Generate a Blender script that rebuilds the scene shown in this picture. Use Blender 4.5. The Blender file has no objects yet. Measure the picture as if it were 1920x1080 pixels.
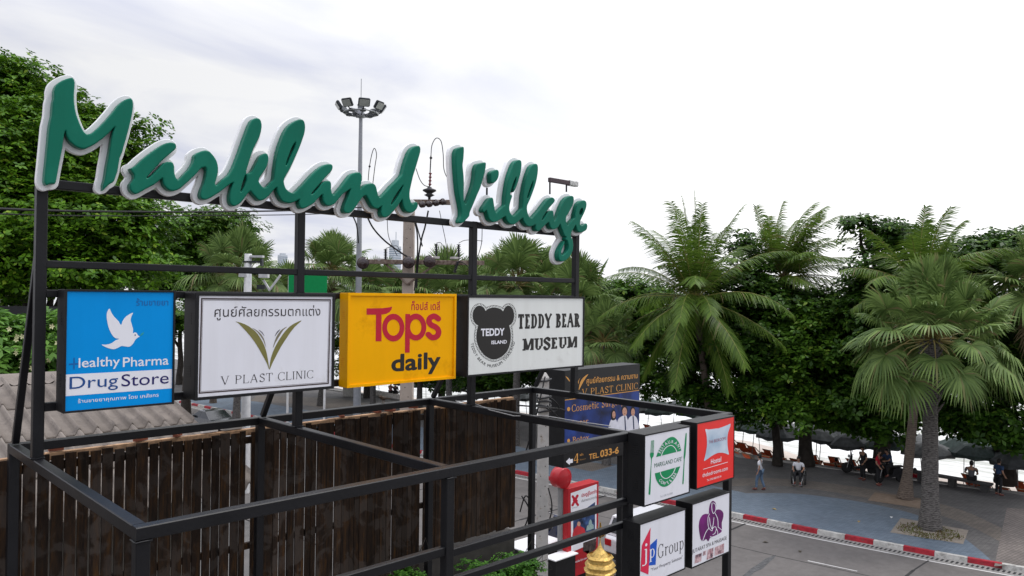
import bpy, bmesh, math, random
import numpy as np
from mathutils import Vector, Matrix

# ------------------------------------------------------------------ camera, sky, sun, exposure
SC = bpy.context.scene
COL = SC.collection
CAM = np.array([-1.55755, -7.00646, 9.2])
FPX = 1431.78                      # focal length in pixels of the 1920 px wide photograph
YAW, PIT, ROL = 0.7725, 0.0087, 0.0116
_fw = np.array([math.sin(YAW)*math.cos(PIT), math.cos(YAW)*math.cos(PIT), math.sin(PIT)])
_rt = np.cross(_fw, [0, 0, 1.0]); _rt /= np.linalg.norm(_rt); _up = np.cross(_rt, _fw)
RT = _rt*math.cos(ROL)+_up*math.sin(ROL); UP = -_rt*math.sin(ROL)+_up*math.cos(ROL); FW = _fw
cd = bpy.data.cameras.new('camera'); co = bpy.data.objects.new('camera', cd); COL.objects.link(co)
cd.sensor_width = 36.0; cd.lens = FPX/1920*36; cd.clip_start = .05; cd.clip_end = 20000
M = Matrix.Identity(4)
for i in range(3):
    M[i][0] = RT[i]; M[i][1] = UP[i]; M[i][2] = -FW[i]; M[i][3] = CAM[i]
co.matrix_world = M
SC.camera = co
SC.render.resolution_x = 1024; SC.render.resolution_y = 576
SC.view_settings.view_transform = 'Standard'; SC.view_settings.look = 'None'
SC.view_settings.gamma = 1; SC.view_settings.exposure = 0.5
SC.cycles.max_bounces = 6; SC.cycles.transparent_max_bounces = 6
SC.cycles.use_adaptive_sampling = True

SUN_EL, SUN_AZ = math.radians(64), math.radians(118)      # azimuth from +Y towards +X
w = bpy.data.worlds.new("World"); SC.world = w; w.use_nodes = True
nt = w.node_tree; N = nt.nodes; L = nt.links
bg = N['Background']; bg.inputs[1].default_value = 0.1
sky = N.new('ShaderNodeTexSky'); sky.sky_type = 'NISHITA'; sky.sun_disc = False
sky.sun_elevation = SUN_EL; sky.sun_rotation = SUN_AZ; sky.dust_density = 3
tc = N.new('ShaderNodeTexCoord'); sep = N.new('ShaderNodeSeparateXYZ'); L.new(tc.outputs['Generated'], sep.inputs[0])
def wmath(op, a, b=None, c=None, clamp=False):
    n = N.new('ShaderNodeMath'); n.operation = op; n.use_clamp = clamp
    for k, x in enumerate((a, b, c)):
        if x is None: continue
        if isinstance(x, (int, float)): n.inputs[k].default_value = x
        else: L.new(x, n.inputs[k])
    return n.outputs[0]
zz = wmath('MAXIMUM', sep.outputs[2], 0.0)
zd = wmath('ADD', zz, 0.22)
cmb = N.new('ShaderNodeCombineXYZ')
L.new(wmath('DIVIDE', sep.outputs[0], zd), cmb.inputs[0]); L.new(wmath('DIVIDE', sep.outputs[1], zd), cmb.inputs[1])
no = N.new('ShaderNodeTexNoise'); no.inputs['Scale'].default_value = 1.5; no.inputs['Detail'].default_value = 7
no.inputs['Roughness'].default_value = .52; no.inputs['Distortion'].default_value = .35
mp = N.new('ShaderNodeMapping'); mp.inputs['Location'].default_value = (3.1, 1.7, .4); mp.inputs['Scale'].default_value = (1, 1.5, 1)
mp.inputs['Rotation'].default_value = (0, 0, math.radians(40))
L.new(cmb.outputs[0], mp.inputs[0]); L.new(mp.outputs[0], no.inputs['Vector'])
cr = N.new('ShaderNodeValToRGB'); L.new(no.outputs[0], cr.inputs[0])
cr.color_ramp.elements[0].position = .36; cr.color_ramp.elements[0].color = (.67, .70, .85, 1)
cr.color_ramp.elements[1].position = .60; cr.color_ramp.elements[1].color = (1.0, 1.0, 1.01, 1)
# the overcast brightens towards the zenith and towards the sea
sea_dir = (math.sin(math.radians(72)), math.cos(math.radians(72)), 0.12)
dt = N.new('ShaderNodeVectorMath'); dt.operation = 'DOT_PRODUCT'; L.new(tc.outputs['Generated'], dt.inputs[0]); dt.inputs[1].default_value = sea_dir
glow = wmath('POWER', wmath('MAXIMUM', dt.outputs['Value'], 0.0), 6.0)
bright = wmath('ADD', wmath('ADD', wmath('MULTIPLY', wmath('MAXIMUM', wmath('SUBTRACT', zz, .26), 0.0), 15.0), 6.3), wmath('MULTIPLY', glow, 3.4))
# the haze low over the sea hides the cloud structure
hz = wmath('MULTIPLY', glow, 1.0, clamp=True)
mxh = N.new('ShaderNodeMix'); mxh.data_type = 'RGBA'; L.new(hz, mxh.inputs[0]); L.new(cr.outputs[0], mxh.inputs[6]); mxh.inputs[7].default_value = (1, 1, 1, 1)
cl = N.new('ShaderNodeVectorMath'); cl.operation = 'SCALE'; L.new(mxh.outputs[2], cl.inputs[0]); L.new(bright, cl.inputs['Scale'])
mx = N.new('ShaderNodeMix'); mx.data_type = 'RGBA'; mx.inputs[0].default_value = .95
L.new(sky.outputs[0], mx.inputs[6]); L.new(cl.outputs[0], mx.inputs[7]); L.new(mx.outputs[2], bg.inputs[0])
sl = bpy.data.lights.new('sun', 'SUN'); sl.energy = .9; sl.angle = math.radians(14); sl.color = (1, .97, .92)
so = bpy.data.objects.new('sun', sl); COL.objects.link(so)
so.rotation_euler = (math.pi/2-SUN_EL, 0, math.pi-SUN_AZ)
so.location = (0, -20, 60)

# ------------------------------------------------------------------ helpers
R = math.radians
def ray(u, v): return FW+(u-960)/FPX*RT-(v-540)/FPX*UP
def at(u, v, X=None, Y=None, Z=None, d=None):
    """world point of a photograph pixel on the plane X=, Y= or Z=, or at depth d"""
    r = ray(u, v)
    if X is not None: t = (X-CAM[0])/r[0]
    elif Y is not None: t = (Y-CAM[1])/r[1]
    elif Z is not None: t = (Z-CAM[2])/r[2]
    else: t = d
    return CAM+t*r
def V3(*a): return np.array(a, float)

def link(o, parent=None):
    COL.objects.link(o)
    if parent is not None: o.parent = parent
    return o
def tag(o, label=None, cat=None, group=None, kind=None):
    if label: o['label'] = label
    if cat: o['category'] = cat
    if group: o['group'] = group
    if kind: o['kind'] = kind
    return o
def thing(name, label, cat, loc=(0, 0, 0), rotz=0, group=None):
    o = bpy.data.objects.new(name, None); COL.objects.link(o); o.empty_display_size = .2
    o.location = [float(x) for x in loc]; o.rotation_euler = (0, 0, rotz)
    return tag(o, label, cat, group)
def children(o): return [c for c in COL.objects if c.parent == o]
def copy_tree(o, parent=None):
    kids = list(o.children)
    c = o.copy(); COL.objects.link(c); c.parent = parent
    for k in kids: copy_tree(k, c)
    return c

class MB:
    """collects faces (in world or local coordinates) and links them as ONE mesh object"""
    def __init__(s): s.v = []; s.f = []; s.m = []; s.sm = []
    def add(s, vs, fs, mi=0, smooth=False):
        b = len(s.v); s.v += [tuple(map(float, p)) for p in vs]
        for f in fs: s.f.append([i+b for i in f]); s.m.append(mi); s.sm.append(smooth)
        return s
    def box(s, lo, hi, mi=0, ch=0.0):
        x0, y0, z0 = lo; x1, y1, z1 = hi
        if ch > 0:
            bm = bmesh.new(); bmesh.ops.create_cube(bm, size=1)
            for v in bm.verts: v.co = Vector(((x0+x1)/2+v.co.x*(x1-x0), (y0+y1)/2+v.co.y*(y1-y0), (z0+z1)/2+v.co.z*(z1-z0)))
            bmesh.ops.bevel(bm, geom=list(bm.edges), offset=ch, segments=2, profile=.5, affect='EDGES')
            bm.verts.index_update(); s.addbm(bm, mi); return s
        v = [(x0, y0, z0), (x1, y0, z0), (x1, y1, z0), (x0, y1, z0), (x0, y0, z1), (x1, y0, z1), (x1, y1, z1), (x0, y1, z1)]
        return s.add(v, [(0, 3, 2, 1), (4, 5, 6, 7), (0, 1, 5, 4), (1, 2, 6, 5), (2, 3, 7, 6), (3, 0, 4, 7)], mi)
    def addbm(s, bm, mi=0, smooth=False, mat=None):
        bm.verts.ensure_lookup_table(); bm.verts.index_update()
        s.add([(mat @ v.co) if mat else v.co for v in bm.verts], [[v.index for v in f.verts] for f in bm.faces], mi, smooth); bm.free()
        return s
    def beam(s, a, b, w, h, mi=0, ch=.006):
        """rectangular hollow-section look: chamfered bar from a to b (w sideways, h upwards)"""
        a = np.array(a, float); b = np.array(b, float); d = b-a; d /= np.linalg.norm(d)
        ref = V3(0, 0, 1) if abs(d[2]) < .9 else V3(0, 1, 0)
        sx = np.cross(d, ref); sx /= np.linalg.norm(sx); sy = np.cross(sx, d)
        w /= 2; h /= 2; c = min(ch, w*.5, h*.5)
        q = [(-w+c, -h), (w-c, -h), (w, -h+c), (w, h-c), (w-c, h), (-w+c, h), (-w, h-c), (-w, -h+c)]
        vs = [a+sx*x+sy*y for x, y in q]+[b+sx*x+sy*y for x, y in q]
        fs = [(i, (i+1) % 8, (i+1) % 8+8, i+8) for i in range(8)]+[tuple(range(7, -1, -1)), tuple(range(8, 16))]
        return s.add(vs, fs, mi)
    def tube(s, pts, r, n=8, mi=0, cap=True, smooth=True):
        pts = [np.array(p, float) for p in pts]; k = len(pts)
        rs = r if hasattr(r, '__len__') else [r]*k
        vs = []; prev = None
        for i in range(k):
            d = pts[min(i+1, k-1)]-pts[max(i-1, 0)]; l = np.linalg.norm(d); d = d/(l if l > 1e-9 else 1)
            if prev is None:
                ref = V3(0, 0, 1) if abs(d[2]) < .9 else V3(1, 0, 0); e = np.cross(d, ref)
            else: e = prev-d*np.dot(prev, d)
            e /= max(np.linalg.norm(e), 1e-9); g = np.cross(d, e); prev = e
            for j in range(n):
                t = 2*math.pi*j/n; vs.append(pts[i]+rs[i]*(math.cos(t)*e+math.sin(t)*g))
        fs = [(i*n+j, i*n+(j+1) % n, (i+1)*n+(j+1) % n, (i+1)*n+j) for i in range(k-1) for j in range(n)]
        s.add(vs, fs, mi, smooth)
        if cap: s.add(vs[:n], [tuple(range(n-1, -1, -1))], mi); s.add(vs[-n:], [tuple(range(n))], mi)
        return s
    def lathe(s, prof, c=(0, 0, 0), n=16, mi=0, smooth=True, axis=2, sx=1, sy=1):
        vs = []
        for r_, z in prof:
            for j in range(n):
                t = 2*math.pi*j/n; p = [r_*math.cos(t)*sx, r_*math.sin(t)*sy, z]
                if axis == 0: p = [p[2], p[0], p[1]]
                if axis == 1: p = [p[0], p[2], p[1]]
                vs.append([p[0]+c[0], p[1]+c[1], p[2]+c[2]])
        k = len(prof)
        fs = [(i*n+j, i*n+(j+1) % n, (i+1)*n+(j+1) % n, (i+1)*n+j) for i in range(k-1) for j in range(n)]
        s.add(vs, fs, mi, smooth)
        for i, o in ((0, 1), (k-1, 0)):
            if prof[i][0] > 1e-4: s.add(vs[i*n:(i+1)*n], [tuple(range(n-1, -1, -1)) if o else tuple(range(n))], mi)
        return s
    def ball(s, c, r, mi=0, sc=(1, 1, 1), n=10, m=8):
        return s.lathe([(max(1e-5, r*math.sin(math.pi*i/m))*1.0, -r*math.cos(math.pi*i/m)*sc[2]) for i in range(m+1)], c, n, mi, True, 2, sc[0], sc[1])
    def prism(s, poly, y0, y1, mi=0):
        """polygon in XZ extruded along Y"""
        n = len(poly); vs = [(x, y0, z) for x, z in poly]+[(x, y1, z) for x, z in poly]
        return s.add(vs, [tuple(range(n)), tuple(range(2*n-1, n-1, -1))]+[(i, i+n, (i+1) % n+n, (i+1) % n) for i in range(n)], mi)
    def build(s, name, mats, parent=None, world=True):
        me = bpy.data.meshes.new(name)
        vs = s.v
        if parent is not None and world:
            top = parent
            while top.parent: top = top.parent
            im = (Matrix.Translation(top.location) @ top.rotation_euler.to_matrix().to_4x4()).inverted()
            a = np.array(vs); im = np.array(im); vs = (a @ im[:3, :3].T+im[:3, 3]).tolist()
        me.from_pydata(vs, [], s.f)
        for m in (mats if isinstance(mats, (list, tuple)) else [mats]): me.materials.append(m)
        me.polygons.foreach_set('material_index', s.m); me.polygons.foreach_set('use_smooth', s.sm)
        me.update()
        return link(bpy.data.objects.new(name, me), parent)
def local(mb, name, mats, parent): return mb.build(name, mats, parent, world=False)
def np_mesh(name, V, F, mats, parent=None, smooth=False, mi=None):
    """quads/tris from numpy arrays (V nx3, F kx4)"""
    me = bpy.data.meshes.new(name); k = F.shape[1]
    if parent is not None:
        top = parent
        while top.parent: top = top.parent
        im = np.array((Matrix.Translation(top.location) @ top.rotation_euler.to_matrix().to_4x4()).inverted())
        V = V @ im[:3, :3].T+im[:3, 3]
    me.vertices.add(len(V)); me.vertices.foreach_set('co', V.astype(np.float32).ravel())
    me.loops.add(F.size); me.loops.foreach_set('vertex_index', F.astype(np.int32).ravel())
    me.polygons.add(len(F)); me.polygons.foreach_set('loop_start', np.arange(0, F.size, k, dtype=np.int32))
    me.polygons.foreach_set('loop_total', np.full(len(F), k, np.int32))
    for m in (mats if isinstance(mats, (list, tuple)) else [mats]): me.materials.append(m)
    if mi is not None: me.polygons.foreach_set('material_index', mi.astype(np.int32))
    if smooth: me.polygons.foreach_set('use_smooth', np.ones(len(F), bool))
    me.update(calc_edges=True); me.validate()
    return link(bpy.data.objects.new(name, me), parent)

# ------------------------------------------------------------------ materials
MATS = {}
def mat(name, col, rough=.6, metal=0, var=.15, vscale=6, bump=0, bscale=60, col2=None, spec=None, coat=0, dirt=None, dscale=2.0, dpos=.55, streak=0):
    if name in MATS: return MATS[name]
    m = bpy.data.materials.new(name); m.use_nodes = True; t = m.node_tree; n = t.nodes; l = t.links
    b = n['Principled BSDF']; b.inputs['Roughness'].default_value = rough; b.inputs['Metallic'].default_value = metal
    b.inputs['Specular IOR Level'].default_value = .3 if spec is None else spec
    if coat: b.inputs['Coat Weight'].default_value = coat; b.inputs['Coat Roughness'].default_value = .12
    c = list(col)+[1]
    co_ = n.new('ShaderNodeTexCoord')
    if var or col2:
        no = n.new('ShaderNodeTexNoise'); no.inputs['Scale'].default_value = vscale; no.inputs['Detail'].default_value = 5
        l.new(co_.outputs['Object'], no.inputs['Vector'])
        r = n.new('ShaderNodeValToRGB'); l.new(no.outputs[0], r.inputs[0])
        r.color_ramp.elements[0].position = .3; r.color_ramp.elements[1].position = .7
        r.color_ramp.elements[0].color = [x*(1-var) for x in col]+[1]
        r.color_ramp.elements[1].color = (list(col2)+[1]) if col2 else [min(1, x*(1+var)) for x in col]+[1]
        out = r.outputs[0]
        if dirt:
            n2 = n.new('ShaderNodeTexNoise'); n2.inputs['Scale'].default_value = dscale; n2.inputs['Detail'].default_value = 8; n2.inputs['Roughness'].default_value = .7
            l.new(co_.outputs['Object'], n2.inputs['Vector'])
            r2 = n.new('ShaderNodeValToRGB'); l.new(n2.outputs[0], r2.inputs[0]); r2.color_ramp.elements[0].position = dpos; r2.color_ramp.elements[1].position = dpos+.14
            mm = n.new('ShaderNodeMix'); mm.data_type = 'RGBA'; l.new(r2.outputs[0], mm.inputs[0]); l.new(out, mm.inputs[6]); mm.inputs[7].default_value = list(dirt)+[1]
            out = mm.outputs[2]
        l.new(out, b.inputs['Base Color'])
    else: b.inputs['Base Color'].default_value = c
    if streak:
        ms_ = n.new('ShaderNodeMapping'); ms_.inputs['Scale'].default_value = (9, 9, .6); l.new(co_.outputs['Object'], ms_.inputs[0])
        n4 = n.new('ShaderNodeTexNoise'); n4.inputs['Scale'].default_value = 1.0; n4.inputs['Detail'].default_value = 6; n4.inputs['Roughness'].default_value = .6; l.new(ms_.outputs[0], n4.inputs['Vector'])
        r4 = n.new('ShaderNodeValToRGB'); l.new(n4.outputs[0], r4.inputs[0]); r4.color_ramp.elements[0].position = .30; r4.color_ramp.elements[1].position = .58; r4.color_ramp.elements[0].color = (1-streak, 1-streak*1.05, 1-streak*1.15, 1); r4.color_ramp.elements[1].color = (1, 1, 1, 1)
        m4 = n.new('ShaderNodeMix'); m4.data_type = 'RGBA'; m4.blend_type = 'MULTIPLY'; m4.inputs[0].default_value = 1; l.new(out, m4.inputs[6]); l.new(r4.outputs[0], m4.inputs[7]); l.new(m4.outputs[2], b.inputs['Base Color'])
    if bump:
        n3 = n.new('ShaderNodeTexNoise'); n3.inputs['Scale'].default_value = bscale; n3.inputs['Detail'].default_value = 4
        l.new(co_.outputs['Object'], n3.inputs['Vector'])
        bp = n.new('ShaderNodeBump'); bp.inputs['Strength'].default_value = bump; bp.inputs['Distance'].default_value = .02
        l.new(n3.outputs[0], bp.inputs['Height']); l.new(bp.outputs[0], b.inputs['Normal'])
    MATS[name] = m; return m
def leafmat(name, c1, c2, c3=None, rough=.42, trans=.24):
    """foliage: hue varies from leaf to leaf, some light passes through"""
    m = bpy.data.materials.new(name); m.use_nodes = True; t = m.node_tree; n = t.nodes; l = t.links
    b = n['Principled BSDF']; b.inputs['Roughness'].default_value = rough; b.inputs['Specular IOR Level'].default_value = .16
    g = n.new('ShaderNodeNewGeometry'); r = n.new('ShaderNodeValToRGB'); l.new(g.outputs['Random Per Island'], r.inputs[0])
    e = r.color_ramp.elements; e[0].color = list(c1)+[1]; e[1].color = list(c2)+[1]; e[1].position = .93
    if c3: x = e.new(.97); x.color = list(c3)+[1]
    l.new(r.outputs[0], b.inputs['Base Color'])
    tr = n.new('ShaderNodeBsdfTranslucent'); l.new(r.outputs[0], tr.inputs[0])
    ms = n.new('ShaderNodeMixShader'); ms.inputs[0].default_value = trans
    l.new(b.outputs[0], ms.inputs[1]); l.new(tr.outputs[0], ms.inputs[2]); l.new(ms.outputs[0], n['Material Output'].inputs[0])
    MATS[name] = m; return m
black = mat('black_paint', (.007, .007, .0085), .42, var=.35, vscale=3, dirt=(.030, .028, .027), dscale=9, dpos=.66, bump=.08, bscale=40, spec=.3)
blackbox = mat('black_cabinet', (.008, .008, .009), .5, var=.25, dirt=(.026, .025, .025), dscale=5, dpos=.66, spec=.3)
white = mat('white_acrylic', (.84, .835, .835), .35, var=.03, vscale=2, streak=.06)
signwhite = mat('sign_white', (.78, .78, .82), .25, var=.035, vscale=1.5, dirt=(.66, .65, .64), dscale=2.2, dpos=.6, streak=.045)
concrete = mat('concrete', (.36, .345, .32), .85, var=.25, vscale=5, bump=.3, bscale=30, dirt=(.22, .2, .18), dscale=2.5)
steel = mat('galvanised_steel', (.36, .37, .38), .45, .6, var=.15)
rust = mat('rusty_steel', (.16, .10, .07), .8, .1, var=.5, vscale=14, col2=(.28, .22, .18), bump=.3)
wire = mat('black_cable', (.012, .012, .012), .6, var=0)
rubber = mat('rubber', (.02, .02, .02), .8, var=.2)
glass = mat('dark_glass', (.02, .024, .028), .06, var=0, spec=.8)
# ------------------------------------------------------------------ outlines, lettering
def crom(pts, k=4, closed=True):
    p = np.array(pts, float); n = len(p); out = []
    for i in range(n if closed else n-1):
        if closed: a, b, c, d = p[(i-1) % n], p[i], p[(i+1) % n], p[(i+2) % n]
        else: a, b, c, d = p[max(i-1, 0)], p[i], p[i+1], p[min(i+2, n-1)]
        for j in range(k):
            t = j/k
            out.append(.5*((2*b)+(-a+c)*t+(2*a-5*b+4*c-d)*t*t+(-a+3*b-3*c+d)*t**3))
    if not closed: out.append(p[-1])
    return np.array(out)
def contours(F, lev):
    """closed iso-lines of a grid F (rows = y), inside is F < lev"""
    B = F < lev; ny, nx = F.shape
    case = (B[:-1, :-1]*1+B[:-1, 1:]*2+B[1:, 1:]*4+B[1:, :-1]*8)
    TAB = {1: [(3, 0)], 2: [(0, 1)], 3: [(3, 1)], 4: [(1, 2)], 5: [(3, 2), (1, 0)], 6: [(0, 2)], 7: [(3, 2)], 8: [(2, 3)], 9: [(2, 0)],
           10: [(0, 3), (2, 1)], 11: [(2, 1)], 12: [(1, 3)], 13: [(1, 0)], 14: [(0, 3)]}
    nxt = {}; pos = {}
    def key(i, j, e): return (('h', i, j), ('v', i, j+1), ('h', i+1, j), ('v', i, j))[e]
    def P(k):
        if k not in pos:
            t, i, j = k
            a = F[i, j]; b = F[i, j+1] if t == 'h' else F[i+1, j]
            s = (lev-a)/(b-a) if b != a else .5; s = min(.98, max(.02, s))
            pos[k] = (j+s, i) if t == 'h' else (j, i+s)
        return pos[k]
    for i, j in zip(*np.where((case > 0) & (case < 15))):
        for a, b in TAB[int(case[i, j])]: nxt[key(i, j, a)] = key(i, j, b)
    loops = []
    while nxt:
        k0 = next(iter(nxt)); k = k0; lp = []
        while k in nxt:
            lp.append(P(k)); k = nxt.pop(k)
        if len(lp) > 5: loops.append(np.array(lp))
    return loops
def winding(loops, x0, y0, h, nx, ny):
    W = np.zeros((ny, nx+1), np.int32)
    for lp in loops:
        a = lp; b = np.roll(lp, -1, 0)
        for (ax, ay), (bx, by) in zip(a, b):
            if ay == by: continue
            s = 1
            if ay > by: ax, ay, bx, by = bx, by, ax, ay; s = -1
            j0 = max(0, math.ceil((ay-y0)/h)); j1 = min(ny-1, math.ceil((by-y0)/h)-1)
            if j1 < j0: continue
            j = np.arange(j0, j1+1); xc = ax+(y0+j*h-ay)/(by-ay)*(bx-ax)
            i = np.clip(np.ceil((xc-x0)/h).astype(int), 0, nx); np.add.at(W, (j, i), s)
    return np.cumsum(W, 1)[:, :nx]
def union(loops, h, pad=3, ss=3):
    """union of (overlapping, same-way-round) outlines by coverage"""
    al = np.vstack(loops); mn = al.min(0)-pad*h; mxx = al.max(0)+pad*h
    nx = int((mxx[0]-mn[0])/h)+1; ny = int((mxx[1]-mn[1])/h)+1; hs = h/ss
    W = winding(loops, mn[0]-h/2+hs/2, mn[1]-h/2+hs/2, hs, nx*ss, ny*ss) != 0
    C = W.reshape(ny, ss, nx, ss).mean((1, 3))
    C2 = C.copy(); C2[1:-1, 1:-1] = (C[1:-1, 1:-1]*4+C[:-2, 1:-1]+C[2:, 1:-1]+C[1:-1, :-2]+C[1:-1, 2:])/8
    return [lp*h+mn for lp in contours(1-C2, .5)]
def sdf(loops, h, pad):
    """signed distance (negative inside, even-odd) on a grid; returns F, origin"""
    al = np.vstack(loops); mn = al.min(0)-pad; mxx = al.max(0)+pad
    nx = int((mxx[0]-mn[0])/h)+1; ny = int((mxx[1]-mn[1])/h)+1
    X, Y = np.meshgrid(mn[0]+np.arange(nx)*h, mn[1]+np.arange(ny)*h)
    D = np.full(X.shape, 1e9); ins = np.zeros(X.shape, bool)
    for lp in loops:
        a = lp; b = np.roll(lp, -1, 0)
        for p, q in zip(a, b):
            d = q-p; l2 = d@d
            if l2 < 1e-14: continue
            lo = np.minimum(p, q)-pad*1.5; hi = np.maximum(p, q)+pad*1.5
            i0 = max(0, int((lo[0]-mn[0])/h)); i1 = min(nx, int((hi[0]-mn[0])/h)+2); j0 = max(0, int((lo[1]-mn[1])/h)); j1 = min(ny, int((hi[1]-mn[1])/h)+2)
            x = X[j0:j1, i0:i1]; y = Y[j0:j1, i0:i1]
            t = np.clip(((x-p[0])*d[0]+(y-p[1])*d[1])/l2, 0, 1)
            np.minimum(D[j0:j1, i0:i1], (x-p[0]-t*d[0])**2+(y-p[1]-t*d[1])**2, out=D[j0:j1, i0:i1])
        ins ^= (winding([lp], mn[0], mn[1], h, nx, ny) % 2 != 0)
    D = np.minimum(np.sqrt(D), pad*1.5)
    return np.where(ins, -D, D), mn
def iso(F, mn, h, lev): return [lp*h+mn for lp in contours(F, lev)]
def thin(lp, tol):
    """drop points that lie within tol of the outline"""
    keep = [0]; n = len(lp); i = 0
    while i < n-1:
        j = i+2
        while j < n:
            a, b = lp[i], lp[j]; d = b-a; l = math.hypot(*d)
            if l < 1e-12: break
            m = lp[i+1:j]; e = np.abs((m[:, 0]-a[0])*d[1]-(m[:, 1]-a[1])*d[0])/l
            if e.max() > tol or j-i > 24: break
            j += 1
        i = j-1; keep.append(i)
    if keep[-1] == n-1 and len(keep) > 4: pass
    return lp[keep]
def fill(loops, extrude=0, bevel=0, res=2):
    """outlines (even-odd) -> flat or bevelled solid, as vertices and faces"""
    c = bpy.data.curves.new('tmp', 'CURVE'); c.dimensions = '2D'; c.fill_mode = 'BOTH'; c.extrude = extrude; c.bevel_depth = bevel; c.bevel_resolution = res
    for lp in loops:
        s = c.splines.new('POLY'); s.points.add(len(lp)-1); s.use_cyclic_u = True
        s.points.foreach_set('co', np.column_stack([lp, np.zeros(len(lp)), np.ones(len(lp))]).astype(np.float32).ravel())
    if not extrude and not bevel: c.fill_mode = 'FRONT'
    o = bpy.data.objects.new('tmp', c); me = bpy.data.meshes.new_from_object(o)
    V = np.zeros(len(me.vertices)*3); me.vertices.foreach_get('co', V); V = V.reshape(-1, 3)
    Fc = [tuple(p.vertices) for p in me.polygons]
    bpy.data.objects.remove(o); bpy.data.curves.remove(c); bpy.data.meshes.remove(me)
    return V, Fc
def text_loops(s, offset=0):
    if offset > .009:                                      # heavier weight: grow the outlines
        F_, m_ = sdf(text_loops(s), .014, .12); return [thin(l, .004) for l in iso(F_, m_, .014, offset*.9)]
    c = bpy.data.curves.new('tmp', 'FONT'); c.body = s; c.fill_mode = 'NONE'; c.resolution_u = 5; c.offset = offset
    o = bpy.data.objects.new('tmp', c); me = bpy.data.meshes.new_from_object(o)
    P = np.array([v.co[:2] for v in me.vertices]); nx = {}
    for e in me.edges: nx.setdefault(e.vertices[0], []).append(e.vertices[1])
    loops = []
    adj = {}
    for e in me.edges:
        adj.setdefault(e.vertices[0], []).append(e.vertices[1]); adj.setdefault(e.vertices[1], []).append(e.vertices[0])
    seen = set()
    for k in range(len(P)):
        if k in seen or k not in adj: continue
        lp = [k]; seen.add(k); cur = k
        while True:
            nn = [x for x in adj[cur] if x not in seen]
            if not nn: break
            cur = min(nn) if len(lp) == 1 else nn[0]; seen.add(cur); lp.append(cur)
        if len(lp) > 2: loops.append(P[lp])
    bpy.data.objects.remove(o); bpy.data.curves.remove(c); bpy.data.meshes.remove(me)
    return loops
def thai_loops(s, offset=0): return union(text_loops(s, offset), .02)

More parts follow.
